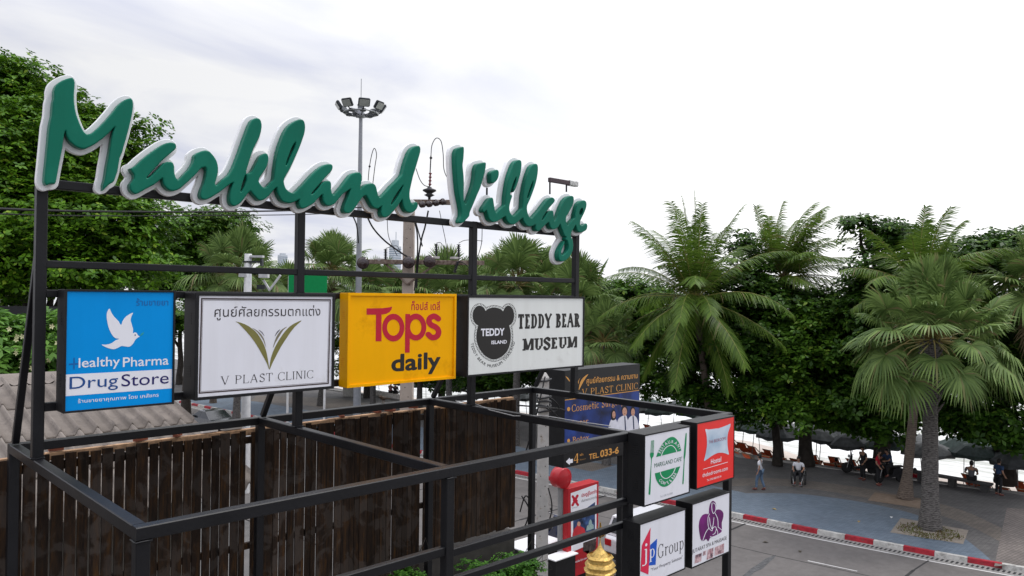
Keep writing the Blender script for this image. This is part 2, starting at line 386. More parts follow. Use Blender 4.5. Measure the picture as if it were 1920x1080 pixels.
# --- a small roman (serif) alphabet: thick stems T, thin strokes t, serifs s; heights: caps 1, lower case .66
def roman(s, T=.13, t=.05, ser=.045, sw=.09, gap=.09):
    def poly(*p): return np.array(p, float)
    def bar(x0, y0, x1, y1, w):
        d = math.hypot(x1-x0, y1-y0); nx_, ny_ = -(y1-y0)/d*w/2, (x1-x0)/d*w/2
        return poly((x0-nx_, y0-ny_), (x1-nx_, y1-ny_), (x1+nx_, y1+ny_), (x0+nx_, y0+ny_))
    def stem(x, y0=0, y1=1, w=T, a=1, b=1):
        o = [poly((x, y0), (x+w, y0), (x+w, y1), (x, y1))]
        if a: o.append(poly((x-sw, y0), (x+w+sw, y0), (x+w+sw, y0+ser), (x-sw, y0+ser)))
        if b: o.append(poly((x-sw, y1-ser), (x+w+sw*(b != 2), y1-ser), (x+w+sw*(b != 2), y1), (x-sw, y1)))
        return o
    def arc(cx, cy, rx, ry, a0, a1, T_=None, n=26):
        T_ = T if T_ is None else T_; o = []; i = []
        for k in range(n+1):
            a = R(a0+(a1-a0)*k/n); ww = t+(T_-t)*abs(math.cos(a))**1.3
            o.append((cx+rx*math.cos(a), cy+ry*math.sin(a))); i.append((cx+(rx-ww)*math.cos(a), cy+(ry-max(t, ww*.8))*math.sin(a)))
        return poly(*(o+i[::-1]))
    def hook(x, y, up=1): return poly((x, y), (x+ser*1.3, y), (x+ser*1.3, y+.18*up), (x+ser*.3, y+.18*up)) if up > 0 else poly((x, y-.18), (x+ser*1.3, y-.18), (x+ser*1.3, y), (x, y))
    hb = t*1.1
    def rect(x0, y0, x1, y1): return poly((x0, y0), (x1, y0), (x1, y1), (x0, y1))
    def G(c):
        if c == 'V': return [bar(.08, 1, .42, 0, T), bar(.72, 1, .42, 0, t*1.2), rect(-.03, 1-ser, .24, 1), rect(.58, 1-ser, .84, 1)], .8
        if c == 'A': return [bar(.08, 0, .40, 1, t*1.2), bar(.72, 0, .40, 1, T), rect(.2, .33, .62, .33+hb), rect(-.03, 0, .22, ser), rect(.56, 0, .86, ser)], .82
        if c == 'Y': return [bar(.06, 1, .4, .45, T), bar(.72, 1, .4, .45, t*1.3), rect(.4-T/2, 0, .4+T/2, .5), rect(.4-T/2-sw, 0, .4+T/2+sw, ser), rect(-.04, 1-ser, .22, 1), rect(.6, 1-ser, .84, 1)], .8
        if c == 'P': return stem(.09)+[arc(.32, .74, .32, .26, -92, 92), rect(.1, 1-hb, .34, 1), rect(.1, .48, .34, .48+hb)], .66
        if c == 'R': return stem(.09)+[arc(.32, .75, .32, .25, -92, 92), rect(.1, 1-hb, .34, 1), rect(.1, .5, .34, .5+hb), bar(.34, .52, .64, 0, T), rect(.54, 0, .8, ser)], .76
        if c == 'B': return stem(.09)+[arc(.32, .76, .29, .24, -92, 92), arc(.32, .27, .34, .27, -92, 92), rect(.1, 1-hb, .34, 1), rect(.1, .5, .34, .5+hb), rect(.1, 0, .34, hb)], .68
        if c == 'D': return stem(.09)+[arc(.3, .5, .44, .5, -92, 92), rect(.1, 1-hb, .32, 1), rect(.1, 0, .32, hb)], .76
        if c == 'L': return stem(.09)+[rect(.1, 0, .6, hb), rect(.6-ser*1.2, 0, .6, .26)], .62
        if c == 'E': return stem(.09)+[rect(.1, 0, .58, hb), rect(.58-ser*1.2, 0, .58, .26), rect(.1, 1-hb, .56, 1), rect(.56-ser*1.2, .76, .56, 1), rect(.1, .48, .42, .48+hb), rect(.42-ser, .4, .42, .62)], .62
        if c == 'T': return [rect(.33-T/2, 0, .33+T/2, 1), rect(.33-T/2-sw, 0, .33+T/2+sw, ser), rect(0, 1-hb, .66, 1), rect(0, .74, ser*1.2, 1), rect(.66-ser*1.2, .74, .66, 1)], .68
        if c == 'I': return stem(.09), .09*2+T
        if c == 'N': return [rect(.1, 0, .1+t*1.3, 1), rect(.62, 0, .62+t*1.3, 1), bar(.1+T*.4, 1, .64, 0, T), rect(.0, 0, .24, ser), rect(-.02, 1-ser, .16, 1), rect(.52, 1-ser, .78, 1)], .78
        if c == 'M': return [rect(.1, 0, .1+t*1.4, 1), rect(.74, 0, .74+T, 1), bar(.1+T*.4, 1, .45, .05, T), bar(.78, 1, .45, .05, t*1.3), rect(0, 0, .25, ser), rect(-.01, 1-ser, .16, 1), rect(.66, 0, .95, ser), rect(.8, 1-ser, .95, 1)], .95
        if c == 'U': return [rect(.1, .3, .1+T, 1), rect(.58, .3, .58+t*1.4, 1), arc(.1+.28, .32, .28, .34, 180, 360), rect(.0, 1-ser, .1+T+sw, 1), rect(.48, 1-ser, .76, 1)], .76
        if c == 'C': return [arc(.4, .5, .4, .52, 42, 318), rect(.66, .7, .66+ser*1.2, 1), rect(.66, 0, .66+ser, .2)], .72
        if c == 'G': return [arc(.4, .5, .4, .52, 42, 330), rect(.66, .7, .66+ser*1.2, 1), rect(.62, .05, .62+T, .42), rect(.5, .42-ser, .62+T+sw*.7, .42)], .84
        if c == 'S':
            p = crom([(.52, .8), (.4, .95), (.24, .95), (.12, .84), (.12, .7), (.24, .58), (.4, .48), (.52, .34), (.52, .18), (.4, .04), (.22, .03), (.08, .2)], 4, False); o = []
            for k in range(len(p)-1):
                dd = p[k+1]-p[k]; ww = t+(T*1.05-t)*abs(dd[0]*.8-dd[1]*.75)/max(1e-6, math.hypot(*dd)); o.append(bar(*p[k], *p[k+1], max(ww, t)))
                a = np.linspace(0, 2*math.pi, 10)[:-1]; o.append(np.column_stack([p[k][0]+max(ww, t)/2*np.cos(a), p[k][1]+max(ww, t)/2*np.sin(a)]))
            return o+[rect(.5, .72, .5+ser*1.1, 1), rect(.07, -.02, .07+ser*1.1, .28)], .62
        x = .66
        if c == 'o': return [arc(.3, x/2, .3, x/2+.015, 0, 360)], .6
        if c == 'c': return [arc(.28, x/2, .28, x/2+.01, 45, 318)], .5
        if c == 'e': return [arc(.28, x/2, .28, x/2+.01, 0, 318), rect(.06, x*.5, .54, x*.5+hb)], .55
        if c == 'a': return [arc(.22, .19, .2, .2, 60, 330), rect(.36, .04, .36+T*.9, .5), arc(.24, .46, .22, .2, 0, 160), rect(.4, 0, .56, ser)], .55
        if c == 'i': return stem(.09, 0, x, T, 1, 2)+[arc(.09+T/2, .86, .08, .08, 0, 360, .079)], .09*2+T
        if c == 'j': return stem(.12, -.15, x, T, 0, 2)+[arc(.02, -.15, .1+T, .14, -140, 0), arc(.12+T/2, .88, .09, .09, 0, 360, .089)], .36
        if c == 'l': return stem(.09, 0, 1, T, 1, 2), .09*2+T
        if c == 'r': return stem(.09, 0, x, T, 1, 2)+[arc(.34, .42, .2, .24, 30, 150, T*.8)], .48
        if c == 't': return [rect(.14, .08, .14+T, .9), rect(.02, x-hb, .4, x), arc(.3, .12, .16, .13, 180, 300)], .42
        if c == 'u': return [rect(.09, .2, .09+T, x), arc(.3, .22, .21, .24, 180, 330), rect(.45, 0, .45+T, x), rect(0, x-ser, .1, x), rect(.36, x-ser, .46, x), rect(.45, 0, .45+T+sw, ser)], .68
        if c == 'm': return stem(.09, 0, x, T, 1, 2)+[arc(.33, .4, .2, .27, 0, 150), rect(.53-T, 0, .53, .42), rect(.53-T-sw*.7, 0, .53+sw*.7, ser), arc(.68, .4, .22, .27, 0, 150), rect(.9-T, 0, .9, .42), rect(.9-T-sw*.7, 0, .9+sw, ser)], 1.0
        if c == 's': return [np.column_stack([q[:, 0]*.72, q[:, 1]*.68]) for q in G('S')[0]], .45
        if c == 'p': return stem(.09, -.3, x, T, 1, 2)+[arc(.34, x/2, .27, x/2+.01, -150, 150)], .66
        if c == 'g': return [arc(.26, .42, .24, .25, 0, 360), arc(.28, -.1, .28, .2, 0, 360), bar(.14, .2, .16, .06, T*.7), rect(.4, x-hb*1.3, .58, x)], .58
        if c == 'y': return [bar(.06, x, .32, 0, T), bar(.56, x, .2, -.28, t*1.3), rect(-.02, x-ser, .2, x), rect(.44, x-ser, .64, x), arc(.15, -.24, .07, .07, 0, 360, .069)], .6
        if c == 'x': return [bar(.08, x, .5, 0, T), bar(.5, x, .08, 0, t*1.3), rect(-.02, x-ser, .2, x), rect(.4, x-ser, .6, x), rect(-.02, 0, .2, ser), rect(.4, 0, .62, ser)], .6
        if c == '4': return [rect(.42, 0, .42+T, 1), bar(.45, 1, .04, .32, t*1.2), rect(.02, .26, .66, .26+hb*1.2), rect(.34, 0, .42+T+.08, ser)], .66
        return [], .36
    loops = []; x = 0
    for c in s:
        g, wd = G(c)
        for p in g:
            a = np.sum(p[:, 0]*np.roll(p[:, 1], -1)-np.roll(p[:, 0], -1)*p[:, 1])
            if a < 0: p = p[::-1]
            loops.append(p+[x, 0])
        x += wd+gap
    return union(loops, .025)

def fit(loops, bl, tr, Y):
    """stretch lettering into the box whose lower left and upper right photograph pixels are given, on the plane Y"""
    al = np.vstack(loops); mn = al.min(0); mxx = al.max(0)
    a = at(*bl, Y=Y); b = at(*tr, Y=Y)
    return [np.column_stack([a[0]+(l[:, 0]-mn[0])/(mxx[0]-mn[0])*(b[0]-a[0]), a[2]+(l[:, 1]-mn[1])/(mxx[1]-mn[1])*(b[2]-a[2])]) for l in loops]
def pix(loops, Z, Y):
    """outlines in zoomed-photograph pixels (Z = offset x, offset y, scale) onto the plane Y"""
    out = []
    for l in loops:
        out.append(np.array([at(Z[0]+x/Z[2], Z[1]+y/Z[2], Y=Y)[[0, 2]] for x, y in l]))
    return out
def decal(name, loops, Y, m, parent, th=.0015):
    """print or vinyl on a sign face: thin solid standing th proud of the plane Y"""
    loops = [thin(l, .0006) for l in loops]
    V, F = fill(loops)
    mb = MB(); mb.add([(x, Y-th, z) for x, z, _ in V], [f[::-1] if False else f for f in F])
    return mb.build(name, m, parent)
def zp(Z, x, y): return (Z[0]+x/Z[2], Z[1]+y/Z[2])
def words(name, s, Z, bl, tr, Y, m, parent, kind='sans', bold=0, th=.0015, **k):
    lp = thai_loops(s, bold) if kind == 'thai' else (roman(s, **k) if kind == 'roman' else text_loops(s, bold))
    return decal(name, fit(lp, zp(Z, *bl), zp(Z, *tr), Y), Y, m, parent, th)
def strokes(paths, r, h=1.5):
    """round-ended pen strokes as outlines (zoomed pixels)"""
    o = []
    for p in paths:
        q = crom(p, 3, False) if len(p) > 2 else np.array(p, float)
        for k in range(len(q)-1):
            d = q[k+1]-q[k]; l = math.hypot(*d)
            if l < 1e-6: continue
            n_ = np.array([-d[1], d[0]])/l*r; o.append(np.array([q[k]-n_, q[k+1]-n_, q[k+1]+n_, q[k]+n_]))
        for c in q:
            a = np.linspace(0, 2*math.pi, 12)[:-1]; o.append(np.column_stack([c[0]+r*np.cos(a), c[1]+r*np.sin(a)]))
    return union(o, h)
def ell(cx, cy, rx, ry, n=40):
    a = np.linspace(0, 2*math.pi, n+1)[:-1]; return np.column_stack([cx+rx*np.cos(a), cy+ry*np.sin(a)])
def arctext(s, path, size, flip=1, spread=1.0, wid=.8):
    """letters set along a curve in zoomed pixels; up is to the left of the path"""
    q = crom(path, 10, False); dl = np.r_[0, np.cumsum(np.hypot(*np.diff(q, axis=0).T))]; tot = dl[-1]
    ws = []; lps = []
    for c in s:
        if c == ' ': ws.append(.35); lps.append(None); continue
        l = text_loops(c, .01); al = np.vstack(l); ws.append(al[:, 0].max()-al[:, 0].min()+.1); lps.append((l, al[:, 0].min()))
    cum = np.r_[0, np.cumsum(ws)]; out = []
    for i, lp in enumerate(lps):
        if lp is None: continue
        d = (cum[i]+ws[i]/2)/cum[-1]*tot
        x = np.interp(d, dl, q[:, 0]); y = np.interp(d, dl, q[:, 1]); x2 = np.interp(d+3, dl, q[:, 0]); y2 = np.interp(d+3, dl, q[:, 1])
        x1 = np.interp(d-3, dl, q[:, 0]); y1 = np.interp(d-3, dl, q[:, 1])
        t = np.array([x2-x1, y2-y1]); t /= max(1e-6, math.hypot(*t)); n_ = np.array([t[1], -t[0]])
        for l in lp[0]:
            lx = (l[:, 0]-lp[1]-(ws[i]-.1)/2)*tot/cum[-1]*wid*1.1; out.append(np.array([x, y])+lx[:, None]*t+(l[:, 1]*size/.7)[:, None]*n_)
    return out
# ------------------------------------------------------------------ the black steel sign frame
G = 7.85; T = .08
FX = [0.0, 2.276, 4.597, 6.5]; YB, YF = .80, -2.378
ZT, ZM = G+2.196, G+1.552
fr = thing('sign_gantry', 'black square-tube steel gantry carrying the script lettering and all light boxes', 'gantry', (FX[0], YF, 0))
def bar(name, a, b, w=T, h=T, m=black): return MB().beam(a, b, w, h).build(name, m, fr)
zc = G-T/2
for x in FX:
    bar('post', (x, 0, G+.002), (x, 0, ZT+T/2-.001))
    bar('cross_beam', (x, YF+T/2+.001, zc), (x, YB-T/2-.001, zc))
    bar('leg', (x, YB, 0), (x, YB, G-T-.001)); bar('leg', (x, YF, 0), (x, YF, G-T-.001))
bar('beam', (FX[0]-T/2, YB, zc), (FX[3]+T/2, YB, zc)); bar('beam', (FX[0]-T/2, YF, zc), (FX[3]+T/2, YF, zc))
for x, h in zip(FX, (1.65, 1.0, 1.0, 1.2)):
    bar('brace', (x, YB-.06, G+.02), (x, T/2+.02, G+h), .055, .055)
for i in range(3):
    a, b = FX[i]+T/2+.001, FX[i+1]-T/2-.001
    bar('rail', (a, 0, ZT), (b, 0, ZT), T, T-.006)
    bar('rail', (a, 0, ZM), (b, 0, ZM), .06, .06)
    bar('rail', (a, 0, G+1.316), (b, 0, G+1.316), .055, .062); bar('rail', (a, 0, G+.405), (b, 0, G+.405), .055, .07)
for i, z in ((0, 7.50), (1, 7.52), (2, 7.17), (2, 6.945), (1, 7.16), (1, 6.94)):
    pass
bar('rail', (FX[0]+.042, YF, 7.50-.30), (FX[1]-.042, YF, 7.50-.30), .055, .07)
bar('rail', (FX[1]+.042, YF, 7.17), (FX[2]-.042, YF, 7.17), .055, .065); bar('rail', (FX[1]+.042, YF, 6.945), (FX[2]-.042, YF, 6.945), .055, .06)
for z in (7.70, 7.18, 6.85, 6.36): bar('rail', (FX[2]+.042, YF, z), (FX[3]-.042, YF, z), .05, .05)
for x in FX:
    for yy, zz, ww in ((0, G+.004, T/2+.004), (YF, G-T-.006, T/2+.004)):
        wv = [(x+sx*ww+random.uniform(-.002, .002), yy+sy*ww+random.uniform(-.002, .002), zz+random.uniform(-.002, .003)) for sx, sy in ((-1, -1), (-.3, -1), (.4, -1), (1, -1), (1, -.2), (1, .5), (1, 1), (.2, 1), (-.5, 1), (-1, 1), (-1, .3), (-1, -.4), (-1, -1))]
        MB().tube(wv, [.005+.003*random.random() for _ in wv], 6).build('weld_bead', black, fr)
    for zz in (ZM, G+1.316, G+.405):
        MB().tube([(x+T/2+.003, -.034+k*.012, zz+.034-(k % 2)*.004) for k in range(7)], .0045, 5).build('weld_bead', black, fr)
bm_ = MB()
for x, y, z in ((FX[0]+.09, YF+.25, G), (FX[1]+.015, .12, G), (FX[0], YF+1.9, G)): bm_.box((x, y, z+.001), (x+.03, y+.02, z+.004))
# bare cable lying along the middle beam
cbl = MB().tube([(FX[2]+.05, .35, G+.012), (FX[2]+.06, .0, G+.012), (FX[2]-.05, -.4, G-.01), (FX[2]-.055, -.8, G-.03), (FX[2]+.03, -1.2, G+.012), (FX[2]+.02, -1.7, G+.012), (FX[2]+.06, -2.1, G+.012)], .006, 6)
tag(cbl.build('loose_cable', mat('grey_cable', (.3, .3, .3), .5, var=0)), 'thin grey cable lying loose along the middle beam of the frame', 'cable')

# ------------------------------------------------------------------ green script lettering
green = mat('green_acrylic', (.003, .142, .088), .32, spec=.16, var=.12, vscale=1.2, dirt=(.006, .16, .10), dscale=1.3, dpos=.5, streak=.08)
Z1 = (60, 130, 4.5); Z2 = (225, 240, 6.75); Z3 = (400, 200, 5.4); Z4 = (540, 260, 6.75); Z5 = (830, 260, 6.0); Z6 = (960, 340, 6.75)
def S(Z, *p): return [zp(Z, *q) for q in p]
capM = S(Z1, (345, 68), (362, 95), (365, 130), (358, 200), (360, 280), (372, 360), (395, 430), (425, 500), (450, 535), (475, 545), (510, 535), (560, 495), (620, 435), (680, 365), (730, 300), (780, 258), (830, 242), (852, 260), (858, 310), (848, 380), (830, 460), (805, 560), (780, 640), (765, 700), (745, 745), (735, 800), (725, 860), (705, 920), (690, 950), (655, 970), (625, 1000), (600, 1005), (600, 985), (618, 920), (632, 820), (652, 720), (667, 620), (682, 540), (700, 487), (660, 530), (610, 575), (550, 620), (500, 650), (440, 672), (390, 660), (350, 635), (315, 600), (292, 555), (285, 520), (272, 560), (262, 650), (245, 740), (225, 840), (210, 930), (195, 965), (160, 965), (125, 978), (112, 965), (105, 930), (112, 850), (122, 760), (128, 690), (138, 600), (148, 480), (168, 390), (176, 280), (188, 240), (188, 180), (205, 130), (250, 95), (300, 75))
word1 = (S(Z2, (138, 510), (200, 480), (270, 410), (350, 345), (430, 285), (510, 230), (580, 192), (650, 178), (700, 190), (718, 225), (710, 262), (670, 300), (610, 350), (550, 400), (500, 450), (430, 530), (365, 600), (345, 630), (380, 618), (430, 572), (500, 500), (545, 452), (580, 432), (630, 424), (670, 435), (690, 480), (692, 550), (705, 610), (735, 650), (770, 635), (820, 580), (880, 520), (925, 450), (945, 400), (950, 345), (1000, 305), (1070, 282), (1120, 285), (1165, 320), (1205, 370), (1235, 430), (1248, 500), (1245, 570), (1225, 650), (1208, 710), (1235, 720), (1300, 655))
 + S(Z3, (160, 690), (210, 610), (250, 510), (280, 430), (310, 340), (340, 260), (370, 180), (400, 130), (445, 112), (480, 130), (495, 180), (490, 240), (470, 310), (440, 370), (410, 430), (385, 500), (360, 580), (337, 668), (388, 660), (430, 590), (470, 510), (505, 480), (540, 470), (562, 500), (560, 560), (540, 620), (500, 680), (465, 740), (480, 785), (510, 815), (545, 810), (580, 770), (612, 740), (622, 690), (630, 620), (640, 540), (660, 440), (690, 350), (725, 260), (770, 190), (830, 145), (885, 125), (920, 140), (935, 190), (930, 260), (905, 340), (870, 430), (830, 520), (790, 610), (750, 680), (720, 740), (725, 790), (745, 835), (785, 865), (830, 865), (880, 820), (930, 770), (1000, 690))
 + S(Z4, (405, 368), (440, 345), (490, 322), (545, 318), (572, 345), (565, 395), (530, 440), (480, 490), (430, 545), (370, 615), (315, 675), (302, 700), (330, 690), (380, 635), (420, 580), (450, 550), (495, 530), (535, 535), (552, 570), (552, 640), (565, 695), (585, 710), (620, 680), (680, 610), (740, 530), (800, 455), (860, 425), (910, 425), (938, 460), (940, 520), (930, 580), (922, 632), (960, 600), (1010, 570), (1070, 562), (1110, 585), (1130, 640), (1145, 710), (1165, 740), (1200, 720), (1260, 660), (1310, 600), (1370, 545), (1420, 490), (1450, 455), (1470, 390), (1490, 310), (1515, 240), (1545, 160), (1590, 105), (1650, 85), (1680, 110), (1680, 170), (1660, 240), (1640, 310), (1620, 380), (1590, 470), (1570, 560), (1550, 650), (1545, 720), (1555, 780), (1580, 825), (1620, 800), (1645, 810), (1650, 850), (1630, 895), (1590, 930), (1550, 940), (1500, 920), (1470, 870), (1455, 810), (1450, 772), (1430, 800), (1390, 860), (1330, 930), (1280, 980), (1230, 998), (1195, 980), (1180, 930), (1188, 855), (1150, 885), (1100, 880), (1060, 840), (1030, 780), (1000, 730), (985, 720), (950, 740), (900, 810), (860, 870), (810, 930), (765, 945), (725, 935), (710, 890), (730, 820), (760, 750), (785, 680), (795, 637), (760, 660), (700, 700), (650, 760), (600, 820), (540, 850), (490, 845), (455, 800), (445, 750), (441, 708), (400, 740), (340, 810), (280, 850), (220, 880), (175, 885), (150, 850), (142, 805), (150, 768), (100, 795), (40, 815))
 + S(Z3, (756, 976), (700, 955), (665, 900), (650, 850), (645, 818), (610, 850), (570, 900), (520, 940), (470, 950), (435, 920), (400, 880), (375, 857), (330, 910), (285, 970), (230, 1005), (195, 1000), (170, 960), (170, 890), (190, 810), (205, 768), (150, 800), (90, 850), (30, 890))
 + S(Z2, (1140, 890), (1085, 908), (1040, 895), (1020, 850), (1035, 780), (1065, 710), (1090, 620), (1100, 550), (1085, 497), (1030, 510), (980, 570), (900, 650), (830, 710), (770, 765), (700, 795), (650, 795), (600, 770), (560, 720), (545, 670), (540, 638), (500, 665), (440, 715), (370, 750), (300, 790), (240, 825), (195, 835), (150, 805), (130, 765), (128, 715), (150, 680), (180, 640), (180, 590), (157, 560)))
slits1 = [S(Z3, (330, 690), (340, 740), (320, 800), (290, 855), (280, 850), (300, 770)), S(Z3, (835, 360), (825, 420), (790, 490), (750, 580), (738, 582), (768, 490), (800, 410)), S(Z4, (1460, 590), (1440, 650), (1390, 740), (1325, 825), (1310, 820), (1350, 740), (1410, 650))]
capV = S(Z5, (150, 170), (162, 118), (190, 98), (235, 88), (245, 120), (240, 220), (230, 300), (240, 400), (245, 500), (242, 600), (245, 700), (262, 738), (290, 690), (320, 610), (350, 520), (367, 430), (373, 350), (393, 290), (432, 272), (485, 265), (492, 300), (480, 380), (455, 460), (430, 550), (390, 640), (350, 740), (310, 830), (305, 870), (270, 910), (235, 945), (195, 950), (190, 920), (212, 870), (215, 810), (200, 720), (180, 620), (165, 500), (160, 430), (152, 330), (148, 220))
idot = S(Z5, (545, 385), (580, 355), (620, 348), (637, 375), (633, 430), (610, 475), (575, 502), (550, 490), (545, 450))
word2 = (S(Z5, (460, 775), (500, 715), (535, 668), (568, 665), (580, 720), (590, 790), (605, 830), (640, 800), (690, 755), (708, 735), (714, 640), (730, 530), (750, 430), (780, 340), (810, 270), (850, 238), (885, 245), (893, 290), (885, 370), (865, 450), (835, 540), (800, 620), (770, 700), (755, 780), (770, 840), (800, 870), (835, 850), (880, 800), (902, 770), (908, 660), (922, 570), (942, 470), (970, 380), (1000, 310), (1040, 280), (1070, 290), (1078, 340), (1070, 420), (1050, 510), (1020, 600), (985, 690), (955, 760), (960, 830), (985, 885), (1010, 890), (1050, 850), (1110, 780), (1170, 700))
 + S(Z6, (480, 210), (520, 203), (547, 230), (540, 265), (500, 310), (450, 370), (400, 445), (383, 490), (405, 475), (440, 420), (465, 385), (495, 368), (525, 372), (532, 410), (535, 470), (547, 500), (580, 450), (610, 370), (640, 290), (680, 220), (730, 185), (775, 185), (788, 220), (780, 290), (750, 350), (715, 410), (690, 460), (690, 510), (710, 558), (740, 520), (775, 480), (798, 462), (802, 420), (818, 350), (842, 280), (880, 245), (925, 240), (948, 270), (945, 330), (920, 400), (885, 470), (868, 515), (870, 550), (890, 560), (920, 545), (945, 530), (960, 560), (950, 610), (910, 640), (870, 650), (835, 630), (820, 590), (808, 555), (790, 590), (760, 640), (752, 690), (775, 750), (780, 830), (765, 900), (730, 960), (680, 1005), (630, 1015), (600, 990), (590, 940), (595, 890), (620, 830), (655, 770), (690, 710), (670, 690), (650, 640), (625, 580), (612, 542), (590, 580), (550, 605), (510, 605), (485, 570), (470, 522), (440, 540), (400, 580), (360, 620), (330, 632), (305, 610), (300, 552), (270, 565), (220, 575), (180, 550), (150, 500), (140, 465))
 + S(Z5, (860, 930), (810, 965), (760, 960), (725, 920), (710, 875), (670, 900), (620, 930), (570, 940), (530, 910), (510, 850), (495, 805), (472, 830), (452, 812)))
slits2 = [S(Z6, (695, 745), (715, 790), (718, 850), (690, 900), (645, 935), (628, 920), (635, 870), (660, 810)), S(Z5, (832, 435), (825, 500), (795, 580), (775, 630), (765, 620), (785, 540), (810, 470)), S(Z5, (1020, 480), (1015, 540), (985, 620), (965, 670), (956, 655), (975, 590), (1000, 520)), S(Z6, (890, 345), (892, 380), (872, 412), (860, 400), (873, 365))]
ss = thing('script_sign', 'large green script lettering with white backing plates on top of the black gantry', 'sign', (0, -.1, ZT))
YG = -.205                                               # front of the green faces
def letters(outl, holes):
    lps = [np.array([at(u, v, Y=YG)[[0, 2]] for u, v in crom(o, 3)]) for o in [outl]+holes]
    F, mn = sdf(lps, .005, .085)
    bev = .014
    def solid(lev, front, th, b, m, name, par):
        loops = [thin(l, .0008) for l in iso(F, mn, .005, lev-b)]
        V, Fc = fill(loops, th/2-b, b, 3)
        mb = MB(); mb.add([(x, front+th/2-z, y) for x, y, z in V], Fc, smooth=False)
        return mb.build(name, m, par)
    g = solid(0, YG, .085, bev, green, 'letter', ss)
    solid(.038, YG+.088, .055, .006, white, 'backing_plate', g)
letters(capM, []); letters(word1, slits1); letters(capV, []); letters(idot, []); letters(word2, slits2)
# little stubs and fixing rods behind the plates
rods = MB(); p = at(497, 362, Y=-.07)
q = at(913, 352, Y=-.08); rods.tube([q, q-V3(0, 0, .22)], .012, 6)
rods.build('fixing_rod', black, ss)
lb = thing('sign_lamp', 'small dark bracket with a pale lamp end, standing on two rods above the last letters', 'lamp', at(1047, 362, Y=-.06))
a = at(1031, 364, Y=-.06); b = at(1031, 340, Y=-.06); c = at(1062, 360, Y=-.06); d = at(1062, 345, Y=-.06)
MB().tube([a, b], .012, 6).build('rod', black, lb); MB().tube([c, d], .012, 6).build('rod', black, lb)
e0 = at(1030, 338, Y=-.06); e1 = at(1066, 342, Y=-.06); e1[2] = e0[2] = (e0[2]+e1[2])/2
MB().beam(e0, e1, .05, .06).build('arm', mat('brown_metal', (.07, .05, .055), .6), lb)
e2 = at(1081, 345, Y=-.06); e2[2] = e0[2]
MB().beam(e1+V3(.004, 0, 0), e2, .07, .075, ch=.012).build('lamp_head', mat('pale_grey_plastic', (.5, .5, .47), .5, var=.4, vscale=40), lb)

# ------------------------------------------------------------------ light boxes
def lightbox(name, label, x0, x1, z0, z1, yf, yb, body, face, rim=.022, lip=.012):
    t = thing(name, label, 'sign', ((x0+x1)/2, yb, z0))
    m = MB(); m.box((x0-rim, yf+.004, z0-rim), (x1+rim, yb, z1+rim), ch=.004)
    for xx in (x0-rim-.002,):
        for zz in (z0+(z1-z0)*.2, z0+(z1-z0)*.72):
            for k in range(5): m.box((xx-.001, yf+(yb-yf)*.35, zz+k*.022), (xx+.004, yf+(yb-yf)*.7, zz+k*.022+.007))
    m.build('cabinet', body, t)
    r = MB()                                             # retaining frame round the face
    for lo, hi in (((x0-rim, z1), (x1+rim, z1+rim)), ((x0-rim, z0-rim), (x1+rim, z0)), ((x0-rim, z0), (x0, z1)), ((x1, z0), (x1+rim, z1))):
        r.box((lo[0], yf-lip, lo[1]), (hi[0], yf+.004-.0005, hi[1]), ch=.002)
    r.build('frame', body, t)
    f = MB().box((x0+.0005, yf, z0+.0005), (x1-.0005, yf+.0035, z1-.0005)).build('face', face, t)
    return t, f
def rect_from(px, Y):
    P = [at(u, v, Y=Y) for u, v in px]
    return (P[0][0]+P[3][0])/2, (P[1][0]+P[2][0])/2, (P[2][2]+P[3][2])/2, (P[0][2]+P[1][2])/2
# the blue chemist's box
Y = -.25; x0, x1, z0, z1 = rect_from([(125, 546.5), (325, 548), (322.5, 755), (122.5, 770)], Y)
blue = mat('sky_blue_print', (.0, .28, .72), .4, spec=.12, var=.05, vscale=1.5, streak=.03)
navy = mat('navy_print', (.012, .07, .25), .35, var=0); navy2 = mat('dark_navy_print', (.015, .012, .12), .35, var=0); bluedk = mat('mid_blue_print', (.005, .12, .38), .35, var=0)
prw = mat('white_print', (.80, .80, .84), .3, var=.02)
t, f = lightbox('light_box', 'blue light box with a white dove and drug store lettering, leftmost of the sign row', x0, x1, z0, z1, Y, -.045, blackbox, blue, .016)
Z = (110, 540, 4.595)
words('lettering', 'ร้านขายยา', Z, (668, 152), (945, 88), Y, bluedk, t, 'thai', .012)
dove = crom([(432, 180), (415, 215), (415, 270), (430, 340), (455, 395), (485, 430), (520, 438), (490, 450), (455, 475), (410, 488), (370, 488), (400, 507), (440, 522), (475, 527), (510, 515), (540, 500), (570, 503), (610, 505), (640, 480), (660, 445), (680, 428), (697, 417), (683, 408), (672, 388), (655, 382), (640, 388), (640, 350), (628, 310), (620, 275), (628, 240), (640, 213), (610, 225), (575, 250), (550, 285), (537, 318), (515, 285), (480, 250), (455, 215), (442, 183)], 3)
decal('dove_emblem', pix([dove], Z, Y), Y, prw, t)
decal('emblem_detail', pix([ell(658, 405, 5, 6, 12)], Z, Y), Y, navy2, t, .003)
decal('leaf_twig', pix([np.array([(697, 412), (712, 392), (737, 377), (728, 398), (712, 410)])], Z, Y), Y, mat('leaf_green_print', (.02, .32, .36), .4, var=0), t)
decal('cross_emblem', pix([np.array([(127, 601), (139, 600), (139, 647), (172, 645), (172, 658), (139, 660), (137, 700), (125, 701), (126, 661), (88, 663), (88, 651), (127, 648)])], Z, Y), Y, bluedk, t)
words('lettering', 'lealthy', Z, (170, 714), (528, 588), Y, prw, t, 'sans', .01, .002); words('lettering', 'Pharma', Z, (552, 682), (948, 580), Y, prw, t, 'sans', .01)
decal('band', pix([np.array([(62, 746), (976, 699), (974, 864), (60, 932)])], Z, Y), Y, prw, t, .0008)
